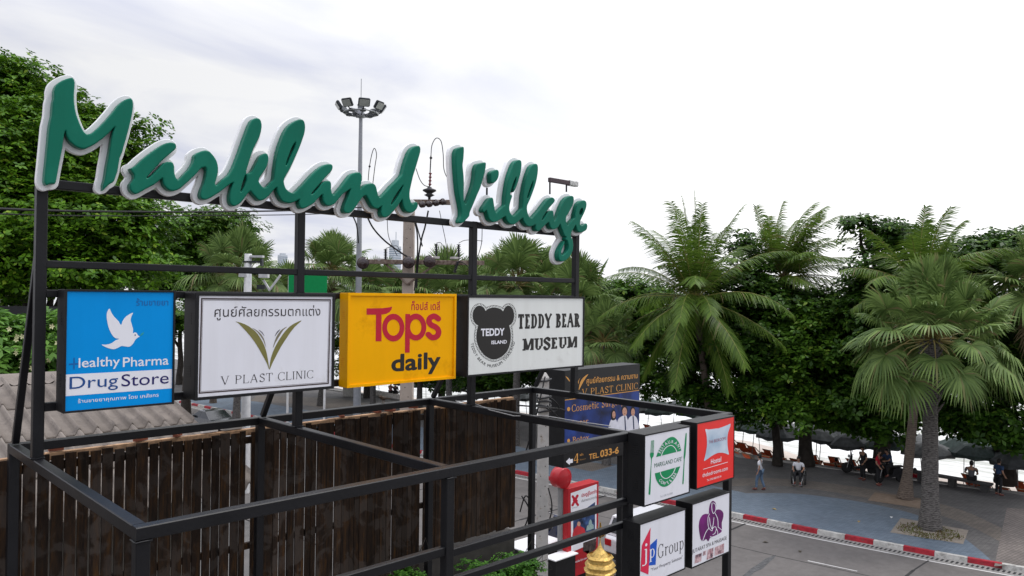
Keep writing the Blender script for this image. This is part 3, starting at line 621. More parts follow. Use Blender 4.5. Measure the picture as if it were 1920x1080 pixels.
words('lettering', 'Drug', Z, (92, 906), (512, 742), Y, navy, t, 'sans', 0, .0025); words('lettering', 'Store', Z, (540, 850), (948, 720), Y, navy2, t, 'sans', 0, .0025)
words('lettering', 'ร้านขายยาคุณภาพ โดย เภสัชกร', Z, (165, 1004), (862, 900), Y, prw, t, 'thai', .01)
# white clinic box
Y = -.30; x0, x1, z0, z1 = rect_from([(373, 553.5), (625, 557), (619.5, 725), (370, 744)], Y)
t, f = lightbox('light_box', 'white light box with an olive V emblem and thin clinic lettering', x0, x1, z0, z1, Y, -.045, blackbox, signwhite, .026)
Z = (360, 540, 5.142); olive = mat('olive_print', (.20, .185, .055), .4, var=.1, vscale=8); ink = mat('dark_ink', (.035, .03, .032), .4, var=0); brown = mat('brown_print', (.055, .035, .035), .4, var=0); greyp = mat('grey_print', (.09, .085, .10), .4, var=0)
def ring_line(a, b): return [pix([np.array(q)], Z, Y)[0] for q in (a, b)]
decal('border', ring_line([(87, 96), (1339, 108), (1319, 925), (64, 1020)], [(100, 110), (1329, 121), (1308, 914), (78, 1006)]), Y, brown, t)
decal('border', ring_line([(104, 116), (1324, 126), (1304, 909), (83, 1000)], [(107, 119), (1321, 129), (1301, 906), (86, 997)]), Y, brown, t)
words('lettering', 'ศูนย์ศัลยกรรมตกแต่ง', Z, (215, 313), (1238, 165), Y, ink, t, 'thai', 0)
decal('leaf_emblem', pix([crom([(420, 322), (500, 345), (570, 385), (630, 440), (680, 520), (712, 600), (732, 690), (744, 785), (720, 725), (670, 630), (620, 545), (560, 462), (500, 395), (450, 343)], 3)], Z, Y), Y, olive, t)
decal('leaf_emblem', pix([crom([(1057, 314), (1000, 365), (950, 425), (900, 500), (855, 570), (810, 655), (775, 725), (745, 788), (757, 690), (778, 620), (805, 560), (845, 490), (895, 420), (950, 365), (1010, 330)], 3)], Z, Y), Y, olive, t)
decal('leaf_vein', pix([crom(q, 3) for q in ([(578, 383), (630, 412), (670, 452), (697, 502), (713, 575), (690, 510), (655, 455), (620, 415)], [(917, 373), (870, 397), (830, 442), (800, 502), (779, 580), (805, 525), (845, 460), (880, 405)])], Z, Y), Y, mat('taupe_print', (.2, .18, .12), .4, var=0), t)
decal('leaf_vein', pix([crom(q, 3) for q in ([(638, 402), (675, 424), (699, 467), (668, 428)], [(852, 398), (820, 420), (796, 467), (826, 430)])], Z, Y), Y, greyp, t)
words('lettering', 'V PLAST CLINIC', Z, (275, 937), (1168, 790), Y, ink, t, 'roman', T=.085, t=.038, ser=.03)
# yellow shop box
Y = -.19; x0, x1, z0, z1 = rect_from([(656, 554), (851, 556.5), (849, 705), (654, 722)], Y)
yel = mat('amber_sheet', (.93, .43, .0), .42, spec=.1, var=.05, vscale=2, dirt=(.75, .32, .0), dscale=2, streak=.03)
t, f = lightbox('light_box', 'yellow light box with red and black shop lettering, third in the row', x0, x1, z0, z1, Y, -.045, yel, yel, .030, .016)
Z = (630, 540, 5.54); redp = mat('crimson_print', (.50, .008, .03), .32, var=.04); bkp = mat('black_print', (.02, .018, .016), .35, var=0)
o1 = [ell(595, 411, 115, 144), ell(595, 411, 66, 84)]
F_o = [np.array([(317, 212), (480, 210), (520, 205), (555, 200), (583, 192), (575, 225), (555, 250), (520, 268), (472, 276), (472, 553), (411, 553), (415, 277), (317, 277)], float)]
decal('lettering', pix(F_o, Z, Y), Y, redp, t); decal('lettering', pix(o1, Z, Y), Y, redp, t, .0022)
bowl = union([np.array([(720, 270), (770, 270), (764, 670), (715, 671)], float)], 2.5)
decal('lettering', pix(bowl, Z, Y), Y, redp, t, .0022); decal('lettering', pix([ell(829, 405, 108, 140), ell(828, 406, 59, 82)], Z, Y), Y, redp, t, .0029)
decal('lettering', pix(strokes([[(1063, 320), (1020, 292), (975, 312), (965, 352), (990, 385), (1035, 405), (1063, 440), (1060, 485), (1030, 511), (990, 512), (957, 482)]], 29, 2.5), Z, Y), Y, redp, t, .0022)
words('lettering', 'ท็อปส์ เดลี่', Z, (782, 230), (1080, 134), Y, redp, t, 'thai', .015)
words('lettering', 'daily', Z, (573, 928), (1085, 660), Y, bkp, t, 'sans', .030)
# white museum box
Y = -.24; x0, x1, z0, z1 = rect_from([(879.5, 557.5), (1094, 560), (1091, 686), (876, 702)], Y)
t, f = lightbox('light_box', 'white light box with a black bear-head emblem and bold museum lettering', x0, x1, z0, z1, Y, -.045, blackbox, mat('museum_white', (.77, .785, .745), .3, var=.035, vscale=1.5, dirt=(.66, .66, .62), dscale=2.2, dpos=.6, streak=.05), .022)
Z = (865, 545, 6.546)
bear = [crom([(305, 240), (350, 215), (400, 205), (455, 215), (500, 240), (560, 330), (587, 425), (602, 490), (608, 560), (600, 640), (570, 730), (520, 790), (460, 830), (395, 845), (330, 825), (270, 780), (220, 710), (190, 630), (182, 560), (192, 485), (207, 425), (250, 330)], 3), ell(222, 305, 85, 122), ell(577, 305, 71, 122)]
for i in range(3):
    b_ = bear[i]; ar = np.sum(b_[:, 0]*np.roll(b_[:, 1], -1)-np.roll(b_[:, 0], -1)*b_[:, 1])
    if ar < 0: bear[i] = b_[::-1]
bo = union(bear, 3)
decal('bear_emblem', pix(bo, Z, Y), Y, bkp, t)
Fb, mnb = sdf(bo, 3, 60)
decal('emblem_border', pix(iso(Fb, mnb, 3, 27)+iso(Fb, mnb, 3, 23), Z, Y), Y, bkp, t)
ringp = iso(Fb, mnb, 3, 14)[0]; dl = np.r_[0, np.cumsum(np.hypot(*np.diff(ringp, axis=0).T))]; dots = []
for k in range(int(dl[-1]/19)):
    s_ = k*19; x, y = np.interp(s_, dl, ringp[:, 0]), np.interp(s_, dl, ringp[:, 1]); x2, y2 = np.interp(s_+4, dl, ringp[:, 0]), np.interp(s_+4, dl, ringp[:, 1])
    tt = np.array([x2-x, y2-y]); tt /= max(1e-6, math.hypot(*tt)); nn = np.array([tt[1], -tt[0]])*(1 if k % 2 else -1)
    dots.append(np.array([np.array([x, y])+tt*6+nn*8, np.array([x, y])-tt*6+nn*8, np.array([x, y])-nn*7]))
decal('emblem_border', pix(dots, Z, Y), Y, bkp, t)
words('lettering', 'TEDDY', Z, (238, 560), (527, 458), Y, prw, t, 'sans', .038, .003); words('lettering', 'ISLAND', Z, (367, 658), (557, 604), Y, prw, t, 'sans', .035, .003)
decal('lettering', pix(arctext('TEDDY BEAR MUSEUM THAILAND', [(112, 640), (138, 735), (195, 835), (265, 905), (345, 938), (430, 930), (505, 892), (570, 825), (625, 735), (660, 625)], 34), Z, Y), Y, bkp, t)
words('lettering', 'TEDDY BEAR', Z, (695, 480), (1460, 268), Y, bkp, t, 'roman', T=.26, t=.13, ser=.13, sw=.07, gap=.07); words('lettering', 'MUSEUM', Z, (748, 752), (1422, 550), Y, bkp, t, 'roman', T=.24, t=.13, ser=.13, sw=.07, gap=.07)

# four square boxes at the right end
def sq(label, px, face):
    Yq = -2.62; x0, x1, z0, z1 = rect_from(px, Yq)
    return lightbox('light_box', label, x0, x1, z0, z1, Yq, -2.421, blackbox, face, .014, .004)[0], Yq
dkgreen = mat('green_print', (.0, .25, .085), .35, var=.06); teal = mat('dark_green_print', (.004, .11, .055), .35, var=0)
t, Y = sq('white square light box with green cafe emblem between a fork and a knife', [(1213.5, 818), (1295, 799.5), (1289, 922), (1204.5, 950)], signwhite)
Z = (1180, 790, 6.354)
decal('cafe_emblem', pix([crom([(318, 425), (345, 350), (385, 280), (430, 225), (480, 192), (520, 185), (555, 205), (585, 245), (605, 295), (617, 350)], 3, False)], Z, Y), Y, dkgreen, t)
decal('cafe_emblem', pix([crom([(303, 620), (315, 680), (340, 735), (375, 770), (415, 780), (460, 765), (510, 720), (555, 655), (585, 590), (605, 535)], 3, False)], Z, Y), Y, dkgreen, t)
decal('emblem_line', pix(strokes([[(378, 412), (395, 365), (430, 315), (470, 290), (505, 287), (535, 310), (555, 340), (562, 365)], [(365, 603), (375, 640), (400, 670), (440, 680), (485, 655), (520, 615), (545, 555)]], 4), Z, Y), Y, prw, t, .003)
decal('lettering', pix(arctext('RESTAURANT', [(370, 388), (398, 330), (438, 285), (482, 262), (525, 265), (560, 292), (592, 345)], 38), Z, Y), Y, prw, t, .003)
decal('lettering', pix(arctext('COFFEE & BAR', [(345, 700), (380, 740), (425, 757), (475, 738), (520, 695), (570, 622)], 36), Z, Y), Y, prw, t, .003)
words('lettering', "MARKLAND CAFE'", Z, (298, 553), (627, 418), Y, teal, t, 'sans', 0)
decal('fork_emblem', pix(strokes([[(262, 230), (254, 375)], [(272, 228), (266, 375)], [(282, 226), (277, 375)], [(292, 224), (288, 375)]], 2.6), Z, Y)+pix([crom([(247, 378), (290, 376), (285, 420), (266, 462), (256, 700), (249, 862), (236, 870), (228, 850), (246, 640), (259, 470), (248, 420)], 3)], Z, Y), Y, dkgreen, t)
decal('knife_emblem', pix([crom([(675, 135), (682, 160), (678, 280), (668, 400), (658, 460), (652, 600), (645, 738), (632, 742), (632, 715), (648, 470), (645, 430), (655, 300), (665, 180)], 3)], Z, Y), Y, dkgreen, t)
words('lettering', 'Tel. 038 411208', Z, (365, 910), (515, 842), Y, mat('pale_grey_print', (.4, .42, .45), .4, var=0), t)
red = mat('red_print', (.80, .02, .015), .3, var=.04)
t, Y = sq('red square light box with a pale blue pillow and white hostel lettering', [(1310.5, 795), (1379, 780.5), (1372, 895), (1303.5, 917)], red)
Z = (1285, 770, 6.964)
decal('pillow_emblem', pix([crom([(260, 242), (300, 246), (350, 239), (400, 233), (440, 228), (500, 206), (550, 187), (588, 170), (580, 220), (562, 270), (550, 330), (548, 400), (550, 460), (558, 520), (566, 573), (530, 560), (480, 549), (430, 551), (380, 570), (330, 600), (290, 630), (243, 656), (255, 600), (270, 530), (281, 450), (280, 370), (272, 300)], 3)], Z, Y), Y, mat('pillow_print', (.45, .62, .78), .4, var=.25, vscale=3, col2=(.80, .84, .9)), t)
words('lettering', 'THE BEDROOMS', Z, (303, 432), (530, 338), Y, mat('plum_print', (.33, .1, .16), .4, var=0), t, 'sans', 0, .003)
words('lettering', 'Hostel', Z, (332, 700), (467, 597), Y, prw, t, 'sans', .01)
decal('lettering', pix([np.array([(230, 762), (553, 667), (553, 674), (230, 769)])], Z, Y), Y, prw, t)
words('lettering', 'thebedrooms.com', Z, (222, 872), (552, 722), Y, prw, t, 'sans', -.006); words('lettering', 'Tel. 030-060130-34', Z, (280, 925), (468, 840), Y, prw, t, 'sans', .005)
t, Y = sq('white square light box with a red and blue emblem and property lettering', [(1203.5, 984), (1286.5, 955), (1281, 1070), (1196.5, 1098)], signwhite)
Z = (1175, 930, 7.2)
pink = mat('rose_print', (.66, .02, .07), .35, var=.08); cob = mat('cobalt_print', (.01, .09, .5), .35, var=.06)
decal('red_emblem', pix([np.array([(322, 425), (312, 680), (292, 1060), (185, 1015), (203, 665)])], Z, Y), Y, pink, t)
decal('blue_emblem', pix([np.array([(316, 662), (410, 575), (390, 928), (299, 938)])], Z, Y), Y, cob, t)
words('lettering', 'j', Z, (205, 952), (276, 632), Y, prw, t, 'roman', .0, .003); words('lettering', 'p', Z, (303, 897), (376, 697), Y, prw, t, 'roman', 0, .003)
words('lettering', 'Group', Z, (420, 900), (768, 530), Y, ink, t, 'roman', T=.10, t=.045, ser=.035)
words('lettering', '"Your Property Solution"', Z, (325, 1033), (755, 800), Y, greyp, t, 'sans', -.008)
t, Y = sq('white square light box with a purple orchid emblem and spa lettering', [(1302, 945), (1370.5, 923.5), (1363.5, 1033), (1294, 1067)], signwhite)
purple = mat('purple_print', (.13, .008, .13), .35, var=.45, vscale=4, col2=(.22, .012, .2))
decal('orchid_emblem', pix([crom([(1165, 65), (1195, 85), (1208, 130), (1207, 185), (1240, 180), (1280, 195), (1305, 235), (1300, 300), (1283, 360), (1285, 430), (1280, 480), (1240, 510), (1180, 540), (1130, 560), (1100, 612), (1072, 580), (1040, 605), (1005, 595), (990, 550), (978, 480), (972, 400), (985, 320), (1020, 260), (1065, 240), (1105, 240), (1110, 180), (1120, 120), (1140, 80)], 3)], Z, Y), Y, purple, t)
decal('emblem_line', pix(strokes([[(1150, 90), (1145, 140), (1150, 200), (1165, 235)], [(1165, 92), (1195, 115), (1200, 180), (1185, 220), (1165, 237)], [(1115, 240), (1095, 290), (1095, 380), (1110, 440), (1150, 470)], [(1190, 230), (1225, 310), (1232, 420)], [(1115, 290), (1125, 380), (1145, 440)], [(1175, 290), (1165, 380), (1150, 440)], [(1025, 600), (1065, 490), (1110, 430)], [(1150, 470), (1165, 425), (1195, 415), (1207, 445), (1190, 500), (1160, 520)], [(1207, 440), (1225, 480), (1225, 510)], [(1235, 420), (1285, 462)], [(1125, 545), (1190, 560), (1270, 505)]], 4), Z, Y), Y, prw, t, .003)
words('lettering', 'JUTARAT SPA & MASSAGE', Z, (885, 792), (1350, 535), Y, ink, t, 'sans', .005)
ph = mat('photo_print', (.62, .25, .3), .4, var=.5, vscale=26, col2=(.8, .62, .62), dirt=(.05, .03, .05), dscale=16, dpos=.5)
decal('photo_strip', pix([np.array(q) for q in ([(925, 800), (1012, 765), (1005, 880), (915, 912)], [(1030, 750), (1075, 733), (1070, 792), (1025, 808)], [(1095, 725), (1172, 695), (1165, 832), (1075, 862)], [(1190, 692), (1315, 637), (1310, 762), (1182, 812)])], Z, Y), Y, ph, t)
# ------------------------------------------------------------------ the setting: street, promenade, beach, sea, headland
def struct(o): o['kind'] = 'structure'; return o
_ky = [-40, -12, -.32, 1.87, 5.84, 9.53, 20.69, 48.29, 56.19, 120, 400]
_kx = [37.5, 31.3, 28.94, 28.5, 27.9, 27.53, 26.08, 23.68, 22.86, 15, -40]
def kx(y): return float(np.interp(y, _ky, _kx))
def tex_ground(name, c1, c2, scale, rough=.8, bump=.2, bricks=None, spots=None, mortar=None):
    m = bpy.data.materials.new(name); m.use_nodes = True; t = m.node_tree; n = t.nodes; l = t.links; b = n['Principled BSDF']; b.inputs['Roughness'].default_value = rough
    tcn = n.new('ShaderNodeTexCoord')
    no = n.new('ShaderNodeTexNoise'); no.inputs['Scale'].default_value = scale; no.inputs['Detail'].default_value = 8; no.inputs['Roughness'].default_value = .65; l.new(tcn.outputs['Object'], no.inputs['Vector'])
    r = n.new('ShaderNodeValToRGB'); l.new(no.outputs[0], r.inputs[0]); r.color_ramp.elements[0].position = .3; r.color_ramp.elements[1].position = .7
    r.color_ramp.elements[0].color = list(c1)+[1]; r.color_ramp.elements[1].color = list(c2)+[1]; out = r.outputs[0]
    if spots:
        n2 = n.new('ShaderNodeTexNoise'); n2.inputs['Scale'].default_value = .45; n2.inputs['Detail'].default_value = 9; n2.inputs['Roughness'].default_value = .7; l.new(tcn.outputs['Object'], n2.inputs['Vector'])
        r2 = n.new('ShaderNodeValToRGB'); l.new(n2.outputs[0], r2.inputs[0]); r2.color_ramp.elements[0].position = .5; r2.color_ramp.elements[1].position = .72
        mm = n.new('ShaderNodeMix'); mm.data_type = 'RGBA'; l.new(r2.outputs[0], mm.inputs[0]); l.new(out, mm.inputs[6]); mm.inputs[7].default_value = list(spots)+[1]; out = mm.outputs[2]
    if bricks:
        mp_ = n.new('ShaderNodeMapping'); mp_.inputs['Rotation'].default_value = (0, 0, R(bricks[2])); l.new(tcn.outputs['Object'], mp_.inputs[0])
        bk = n.new('ShaderNodeTexBrick'); bk.inputs['Scale'].default_value = 1; bk.inputs['Brick Width'].default_value = bricks[0]; bk.inputs['Row Height'].default_value = bricks[1]
        bk.inputs['Mortar Size'].default_value = .012; bk.inputs['Color1'].default_value = (1, 1, 1, 1); bk.inputs['Color2'].default_value = (.74, .74, .76, 1); bk.inputs['Mortar'].default_value = list(mortar or (.45, .45, .45))+[1]; bk.inputs['Bias'].default_value = 0
        l.new(mp_.outputs[0], bk.inputs['Vector'])
        mm = n.new('ShaderNodeMix'); mm.data_type = 'RGBA'; mm.blend_type = 'MULTIPLY'; mm.inputs[0].default_value = 1; l.new(out, mm.inputs[6]); l.new(bk.outputs[0], mm.inputs[7]); out = mm.outputs[2]
    l.new(out, b.inputs['Base Color'])
    n3 = n.new('ShaderNodeTexNoise'); n3.inputs['Scale'].default_value = 45; n3.inputs['Detail'].default_value = 5; l.new(tcn.outputs['Object'], n3.inputs['Vector'])
    bp = n.new('ShaderNodeBump'); bp.inputs['Strength'].default_value = bump; bp.inputs['Distance'].default_value = .02; l.new(n3.outputs[0], bp.inputs['Height']); l.new(bp.outputs[0], b.inputs['Normal'])
    return m
def strip(name, fa, fb, za, zb, ys, m):
    """ribbon along the street between x = fa(y) and x = fb(y)"""
    mb = MB(); vs = []
    for y in ys: vs += [(fa(y), y, za), (fb(y), y, zb)]
    mb.add(vs, [(2*i, 2*i+1, 2*i+3, 2*i+2) for i in range(len(ys)-1)])
    return struct(mb.build(name, m))
YS = [-40, -25, -12, -6, -3, -.32, 1, 1.87, 3, 4.5, 5.84, 7.5, 9.53, 12, 15, 18, 20.69, 25, 30, 35, 40, 48.29, 56.19, 70, 90, 120, 180, 260, 400]
m_road = tex_ground('road_concrete', (.108, .098, .092), (.14, .129, .121), 3.0, .85, .15, spots=(.086, .079, .074))
m_fore = tex_ground('yard_concrete', (.10, .096, .092), (.15, .142, .135), 1.2, .9, .2, spots=(.1, .095, .09))
struct(MB().add([(-6000, -6000, -.03), (38, -6000, -.03), (38, 6000, -.03), (-6000, 6000, -.03)], [(0, 1, 2, 3)]).build('ground', m_fore))
strip('road', lambda y: kx(y)-13.5, lambda y: kx(y)-.52, 0, 0, YS, m_road)
m_gut = tex_ground('gutter_concrete', (.20, .19, .18), (.27, .26, .245), 6, .9, .2)
strip('gutter', lambda y: kx(y)-.52, lambda y: kx(y)-.001, .001, .001, YS, m_gut)
m_line = tex_ground('road_paint', (.50, .49, .47), (.62, .61, .59), 14, .7, .1, spots=(.33, .32, .31))
strip('road_line', lambda y: kx(y)-.68, lambda y: kx(y)-.58, .004, .004, YS, m_line)
m_joint = mat('tar_joint', (.035, .034, .034), .9, var=.3)
strip('road_joint', lambda y: kx(y)-3.62, lambda y: kx(y)-3.575, .004, .004, YS, m_joint)
mb = MB()
for k in range(-3, 12):
    y = 2.0+6.55*k
    for j in range(9):
        xa = kx(y)-.62-j*1.4; xb = xa-1.4; w_ = .03+.02*((j*7+k) % 3)
        mb.add([(xa, y-w_+.03*math.sin(j*2+k), .005), (xb, y-w_+.03*math.sin(j*2+2+k), .005), (xb, y+w_+.03*math.sin(j*2+2+k), .005), (xa, y+w_+.03*math.sin(j*2+k), .005)], [(3, 2, 1, 0)])
struct(mb.build('road_joint', m_joint))
mb = MB()
pa = [at(u, v, Z=.006) for u, v in [(1392, 1080), (1408, 1066), (1421, 1058), (1436, 1047), (1455, 1040), (1452, 1046), (1440, 1056), (1430, 1066), (1414, 1073), (1402, 1084)]]
mb.add(pa, [tuple(range(9, -1, -1))]); struct(mb.build('tar_patch', mat('tar_patch', (.085, .085, .086), .85, var=.4, vscale=9)))
mb = MB()
for k in range(-3, 10):
    y = -1.9+k*5.2; mb.add([(kx(y)-3.41, y, .004), (kx(y)-3.34, y, .004), (kx(y+1.6)-3.34, y+1.6, .004), (kx(y+1.6)-3.41, y+1.6, .004)], [(0, 1, 2, 3)])
struct(mb.build('lane_dash', m_line))
mb = MB(); y = -6
while y < 34:
    x = kx(y)-.40; mb.add([(x, y, .005), (x+.26, y, .005), (x+.26, y+.075, .005), (x, y+.075, .005)], [(0, 1, 2, 3)]); y += .15
struct(mb.build('drain_slots', mat('drain_dark', (.025, .025, .026), .9, var=.2)))
m_kr = mat('kerb_red', (.34, .018, .03), .6, var=.3, vscale=7, dirt=(.15, .06, .055), dscale=5, dpos=.53); m_kw = mat('kerb_white', (.46, .45, .42), .7, var=.2, vscale=7, dirt=(.24, .23, .21), dscale=4, dpos=.52)
mb = MB(); y = -14.0; k = 0
while y < 90:
    a = np.array([kx(y+.004), y+.004]); b = np.array([kx(y+.996), y+.996]); d = (b-a)/np.linalg.norm(b-a); n_ = np.array([d[1], -d[0]])
    q = [a, b, b+n_*.2, a+n_*.2]
    prof = [(p[0], p[1], 0) for p in q]+[(q[0][0]+n_[0]*.025, q[0][1]+n_[1]*.025, .16), (q[1][0]+n_[0]*.025, q[1][1]+n_[1]*.025, .16), (q[2][0], q[2][1], .16), (q[3][0], q[3][1], .16)]
    mb.add(prof, [(4, 7, 6, 5), (0, 4, 5, 1), (1, 5, 6, 2), (3, 0, 1, 2)[::-1], (3, 7, 4, 0)], k % 2); y += 1.0; k += 1
struct(mb.build('kerb', [m_kr, m_kw]))
# promenade
_e = [at(u, v, Z=.14) for u, v in ((1385, 858), (1528, 874), (1602, 886), (1900, 926))]
XE = [(-40, 43.5), (-6, 42.2)]+[(p_[1], p_[0]) for p_ in _e[::-1]]+[(20, 40.6), (30, 38.6), (48, 36.6), (60, 35.4), (90, 31), (120, 26), (180, 14), (400, -24)]
def xe(y): return float(np.interp(y, [a for a, b in XE], [b for a, b in XE]))
ZP = .14
m_pave = tex_ground('grey_pavers', (.105, .10, .098), (.145, .137, .13), 1.5, .85, .2, (.22, .11, 45), spots=(.09, .085, .083))
m_blue = tex_ground('blue_pavers', (.118, .155, .195), (.15, .19, .235), 1.1, .85, .2, (.22, .11, 45), spots=(.122, .150, .180), mortar=(.6, .6, .6))
m_tan = tex_ground('tan_pavers', (.15, .128, .108), (.19, .162, .135), 1.2, .85, .2, (.22, .11, 45), spots=(.14, .12, .1))
m_brn = tex_ground('brown_pavers', (.17, .145, .13), (.215, .185, .165), 1.2, .85, .2, (.25, .12, 8), spots=(.14, .12, .105))
strip('promenade', lambda y: kx(y)+.19, lambda y: xe(y)-.001, ZP, ZP, YS, m_pave)
def sheet(name, px, z, m, extra=()):
    P = [at(u, v, Z=z) for u, v in px]+[V3(*e, z) for e in extra]
    a = sum(P[i][0]*P[(i+1) % len(P)][1]-P[(i+1) % len(P)][0]*P[i][1] for i in range(len(P)))
    if a < 0: P = P[::-1]
    bm = bmesh.new(); f = bm.faces.new([bm.verts.new(p) for p in P]); bmesh.ops.triangulate(bm, faces=[f])
    mb = MB(); mb.addbm(bm); return struct(mb.build(name, m))
bx = [(y, kx(y)+.2) for y in (60, 40, 30, 20, 14, 9.5, 6, 3, 1.5)]
up_ = [at(u, v, Z=ZP+.004)[:2] for u, v in crom([(1862, 1054), (1835, 1030), (1790, 998), (1720, 966), (1640, 946), (1560, 933), (1480, 925), (1400, 925)], 4, False)]+[(31.3, 18), (30.5, 24), (31.2, 31), (29, 40), (26.5, 60)]
P = [(x, y) for y, x in bx][::-1]+[] 
poly = [(kx(1.0)+.2, 1.0)]+[tuple(p) for p in up_]+[(x, y) for y, x in bx]
bm = bmesh.new(); f = bm.faces.new([bm.verts.new((x, y, ZP+.004)) for x, y in poly]); f.normal_update()
if f.normal.z < 0: f.normal_flip()
bmesh.ops.triangulate(bm, faces=[f]); mb = MB(); mb.addbm(bm); struct(mb.build('blue_paving', m_blue))
sheet('tan_paving', [tuple(q) for q in crom([(1360, 898), (1430, 896), (1500, 900), (1600, 912), (1700, 930), (1800, 955), (1878, 990)], 3, False)]+[tuple(q) for q in crom([(1876, 1016), (1800, 978), (1700, 950), (1600, 929), (1500, 914), (1430, 910), (1360, 912)], 3, False)], ZP+.004, m_tan)
sheet('tan_paving', [(480, 742), (560, 744), (640, 748), (700, 760), (640, 770), (560, 758), (470, 752)], ZP+.006, m_tan)
sheet('tan_paving', [(1000, 850), (1060, 862), (1120, 868), (1150, 873), (1110, 884), (1050, 872), (990, 860)], ZP+.008, m_tan)
sheet('brown_paving', [(1864, 1062), (1888, 952), (1960, 958)], ZP+.008, m_brn, [(40.5, -4), (40.5, -13), (kx(-13)+.25, -13), (kx(-6)+.25, -6), (kx(-3)+.25, -3), (kx(-.3)+.25, -.3)])
m_soil = tex_ground('tree_pit_sand', (.20, .17, .14), (.27, .235, .195), 5, .95, .3)
sheet('tree_pit', [(1689, 971), (1816, 994), (1806, 1020), (1669, 998)], ZP+.012, m_soil); sheet('tree_pit', [(1640, 923), (1730, 935), (1726, 953), (1627, 938)], ZP+.012, tex_ground('tree_pit_soil', (.16, .115, .08), (.23, .17, .125), 5, .95, .3))
# low concrete edge towards the beach
m_edge = tex_ground('edge_concrete', (.17, .165, .155), (.24, .23, .215), 4, .9, .3)
mb = MB(); ys = [-12, -6, 2.4, 9.6, 16, 30, 48, 60, 90]
for a, b in zip(ys[:-1], ys[1:]):
    mb.add([(xe(a), a, -1.1), (xe(b), b, -1.1), (xe(b), b, .22), (xe(a), a, .22), (xe(a)+.3, a, -1.1), (xe(b)+.3, b, -1.1), (xe(b)+.3, b, .22), (xe(a)+.3, a, .22)], [(0, 3, 2, 1), (3, 7, 6, 2), (4, 5, 6, 7)])
struct(mb.build('promenade_edge', m_edge))
# beach and sea
m_sand = tex_ground('beach_sand', (.50, .43, .37), (.60, .53, .47), .8, .95, .35, spots=(.44, .38, .33))
strip('beach', lambda y: xe(y)+.29, lambda y: xe(y)+6.2, -.62, -.9, YS, m_sand); strip('beach', lambda y: xe(y)+6.2, lambda y: xe(y)+16, -.9, -2.0, YS, m_sand)
m_sea = bpy.data.materials.new('sea_water'); m_sea.use_nodes = True; t_ = m_sea.node_tree; n = t_.nodes; l = t_.links; b = n['Principled BSDF']; b.inputs['Roughness'].default_value = .22
tcn = n.new('ShaderNodeTexCoord'); mp_ = n.new('ShaderNodeMapping'); mp_.inputs['Scale'].default_value = (.55, .13, 1); mp_.inputs['Rotation'].default_value = (0, 0, R(-5)); l.new(tcn.outputs['Object'], mp_.inputs[0])
no = n.new('ShaderNodeTexNoise'); no.inputs['Scale'].default_value = 1.0; no.inputs['Detail'].default_value = 8; no.inputs['Roughness'].default_value = .62; no.inputs['Distortion'].default_value = .8; l.new(mp_.outputs[0], no.inputs['Vector'])
r = n.new('ShaderNodeValToRGB'); l.new(no.outputs[0], r.inputs[0]); e = r.color_ramp.elements; e[0].position = .38; e[0].color = (.27, .28, .235, 1); e[1].position = .60; e[1].color = (.80, .80, .79, 1); x = e.new(.47); x.color = (.48, .485, .45, 1)
l.new(r.outputs[0], b.inputs['Base Color']); bp = n.new('ShaderNodeBump'); bp.inputs['Strength'].default_value = .5; bp.inputs['Distance'].default_value = .12; l.new(no.outputs[0], bp.inputs['Height']); l.new(bp.outputs[0], b.inputs['Normal'])
strip('sea', lambda y: xe(y)+8.2, lambda y: 9000, -1.22, -1.22, [-6000]+YS+[9000], m_sea)
# far headland with two towers
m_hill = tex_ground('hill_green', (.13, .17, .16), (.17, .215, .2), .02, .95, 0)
random.seed(5); mb = MB(); rows = []
base = at(620, 540, d=1500)
for i in range(26):
    u = 430+i*16; h_ = 8+40*math.exp(-((u-545)/50)**2)+50*math.exp(-((u-690)/40)**2)+5*math.sin(i*1.7)+14*(u < 560)
    p = at(u, 555, d=1500); q = at(u, 555, d=1750); rows.append(((p[0], p[1], -2), (q[0], q[1], max(4, h_))))
vs = [x for a, b in rows for x in (a, b, (b[0]+200, b[1]+300, -2))]
mb.add(vs, [(3*i, 3*i+3, 3*i+4, 3*i+1) for i in range(25)]+[(3*i+1, 3*i+4, 3*i+5, 3*i+2) for i in range(25)], 0, True); struct(mb.build('headland_hill', m_hill))
m_tow = mat('far_tower_wall', (.42, .45, .48), .7, var=.1, vscale=.05); m_tg = mat('far_tower_glass', (.16, .2, .25), .3, var=.1)
def tower(label, u, vt, w_, d, top):
    p = at(u, vt, d=d); t = thing('tower_block', label, 'tower', (p[0], p[1], 0))
    mb = MB().box((-w_/2, -w_/2, 0), (w_/2, w_/2, p[2]), ch=.3); mb.box((-w_*.32, -w_*.32, p[2]+.01), (w_*.3, w_*.3, p[2]+top)); local(mb, 'wall', m_tow, t)
    g_ = MB()
    for k in range(int(p[2]/3.6)): g_.box((-w_/2-.15, -w_/2-.15, k*3.6+1.2), (w_/2+.15, w_/2+.15, k*3.6+2.5))
    local(g_, 'window_bands', m_tg, t)
    if top > 6: c_ = MB().beam((w_*.1, 0, p[2]+top), (w_*.1, 0, p[2]+top+14), 1, 1); local(c_, 'mast', m_tow, t)
tower('pale high tower block under construction on the far shore, left of the concrete pole', 741, 462, 14, 1250, 10)
tower('small pale tower block on the far hill beside the second frame post', 530, 478, 13, 1420, 3)
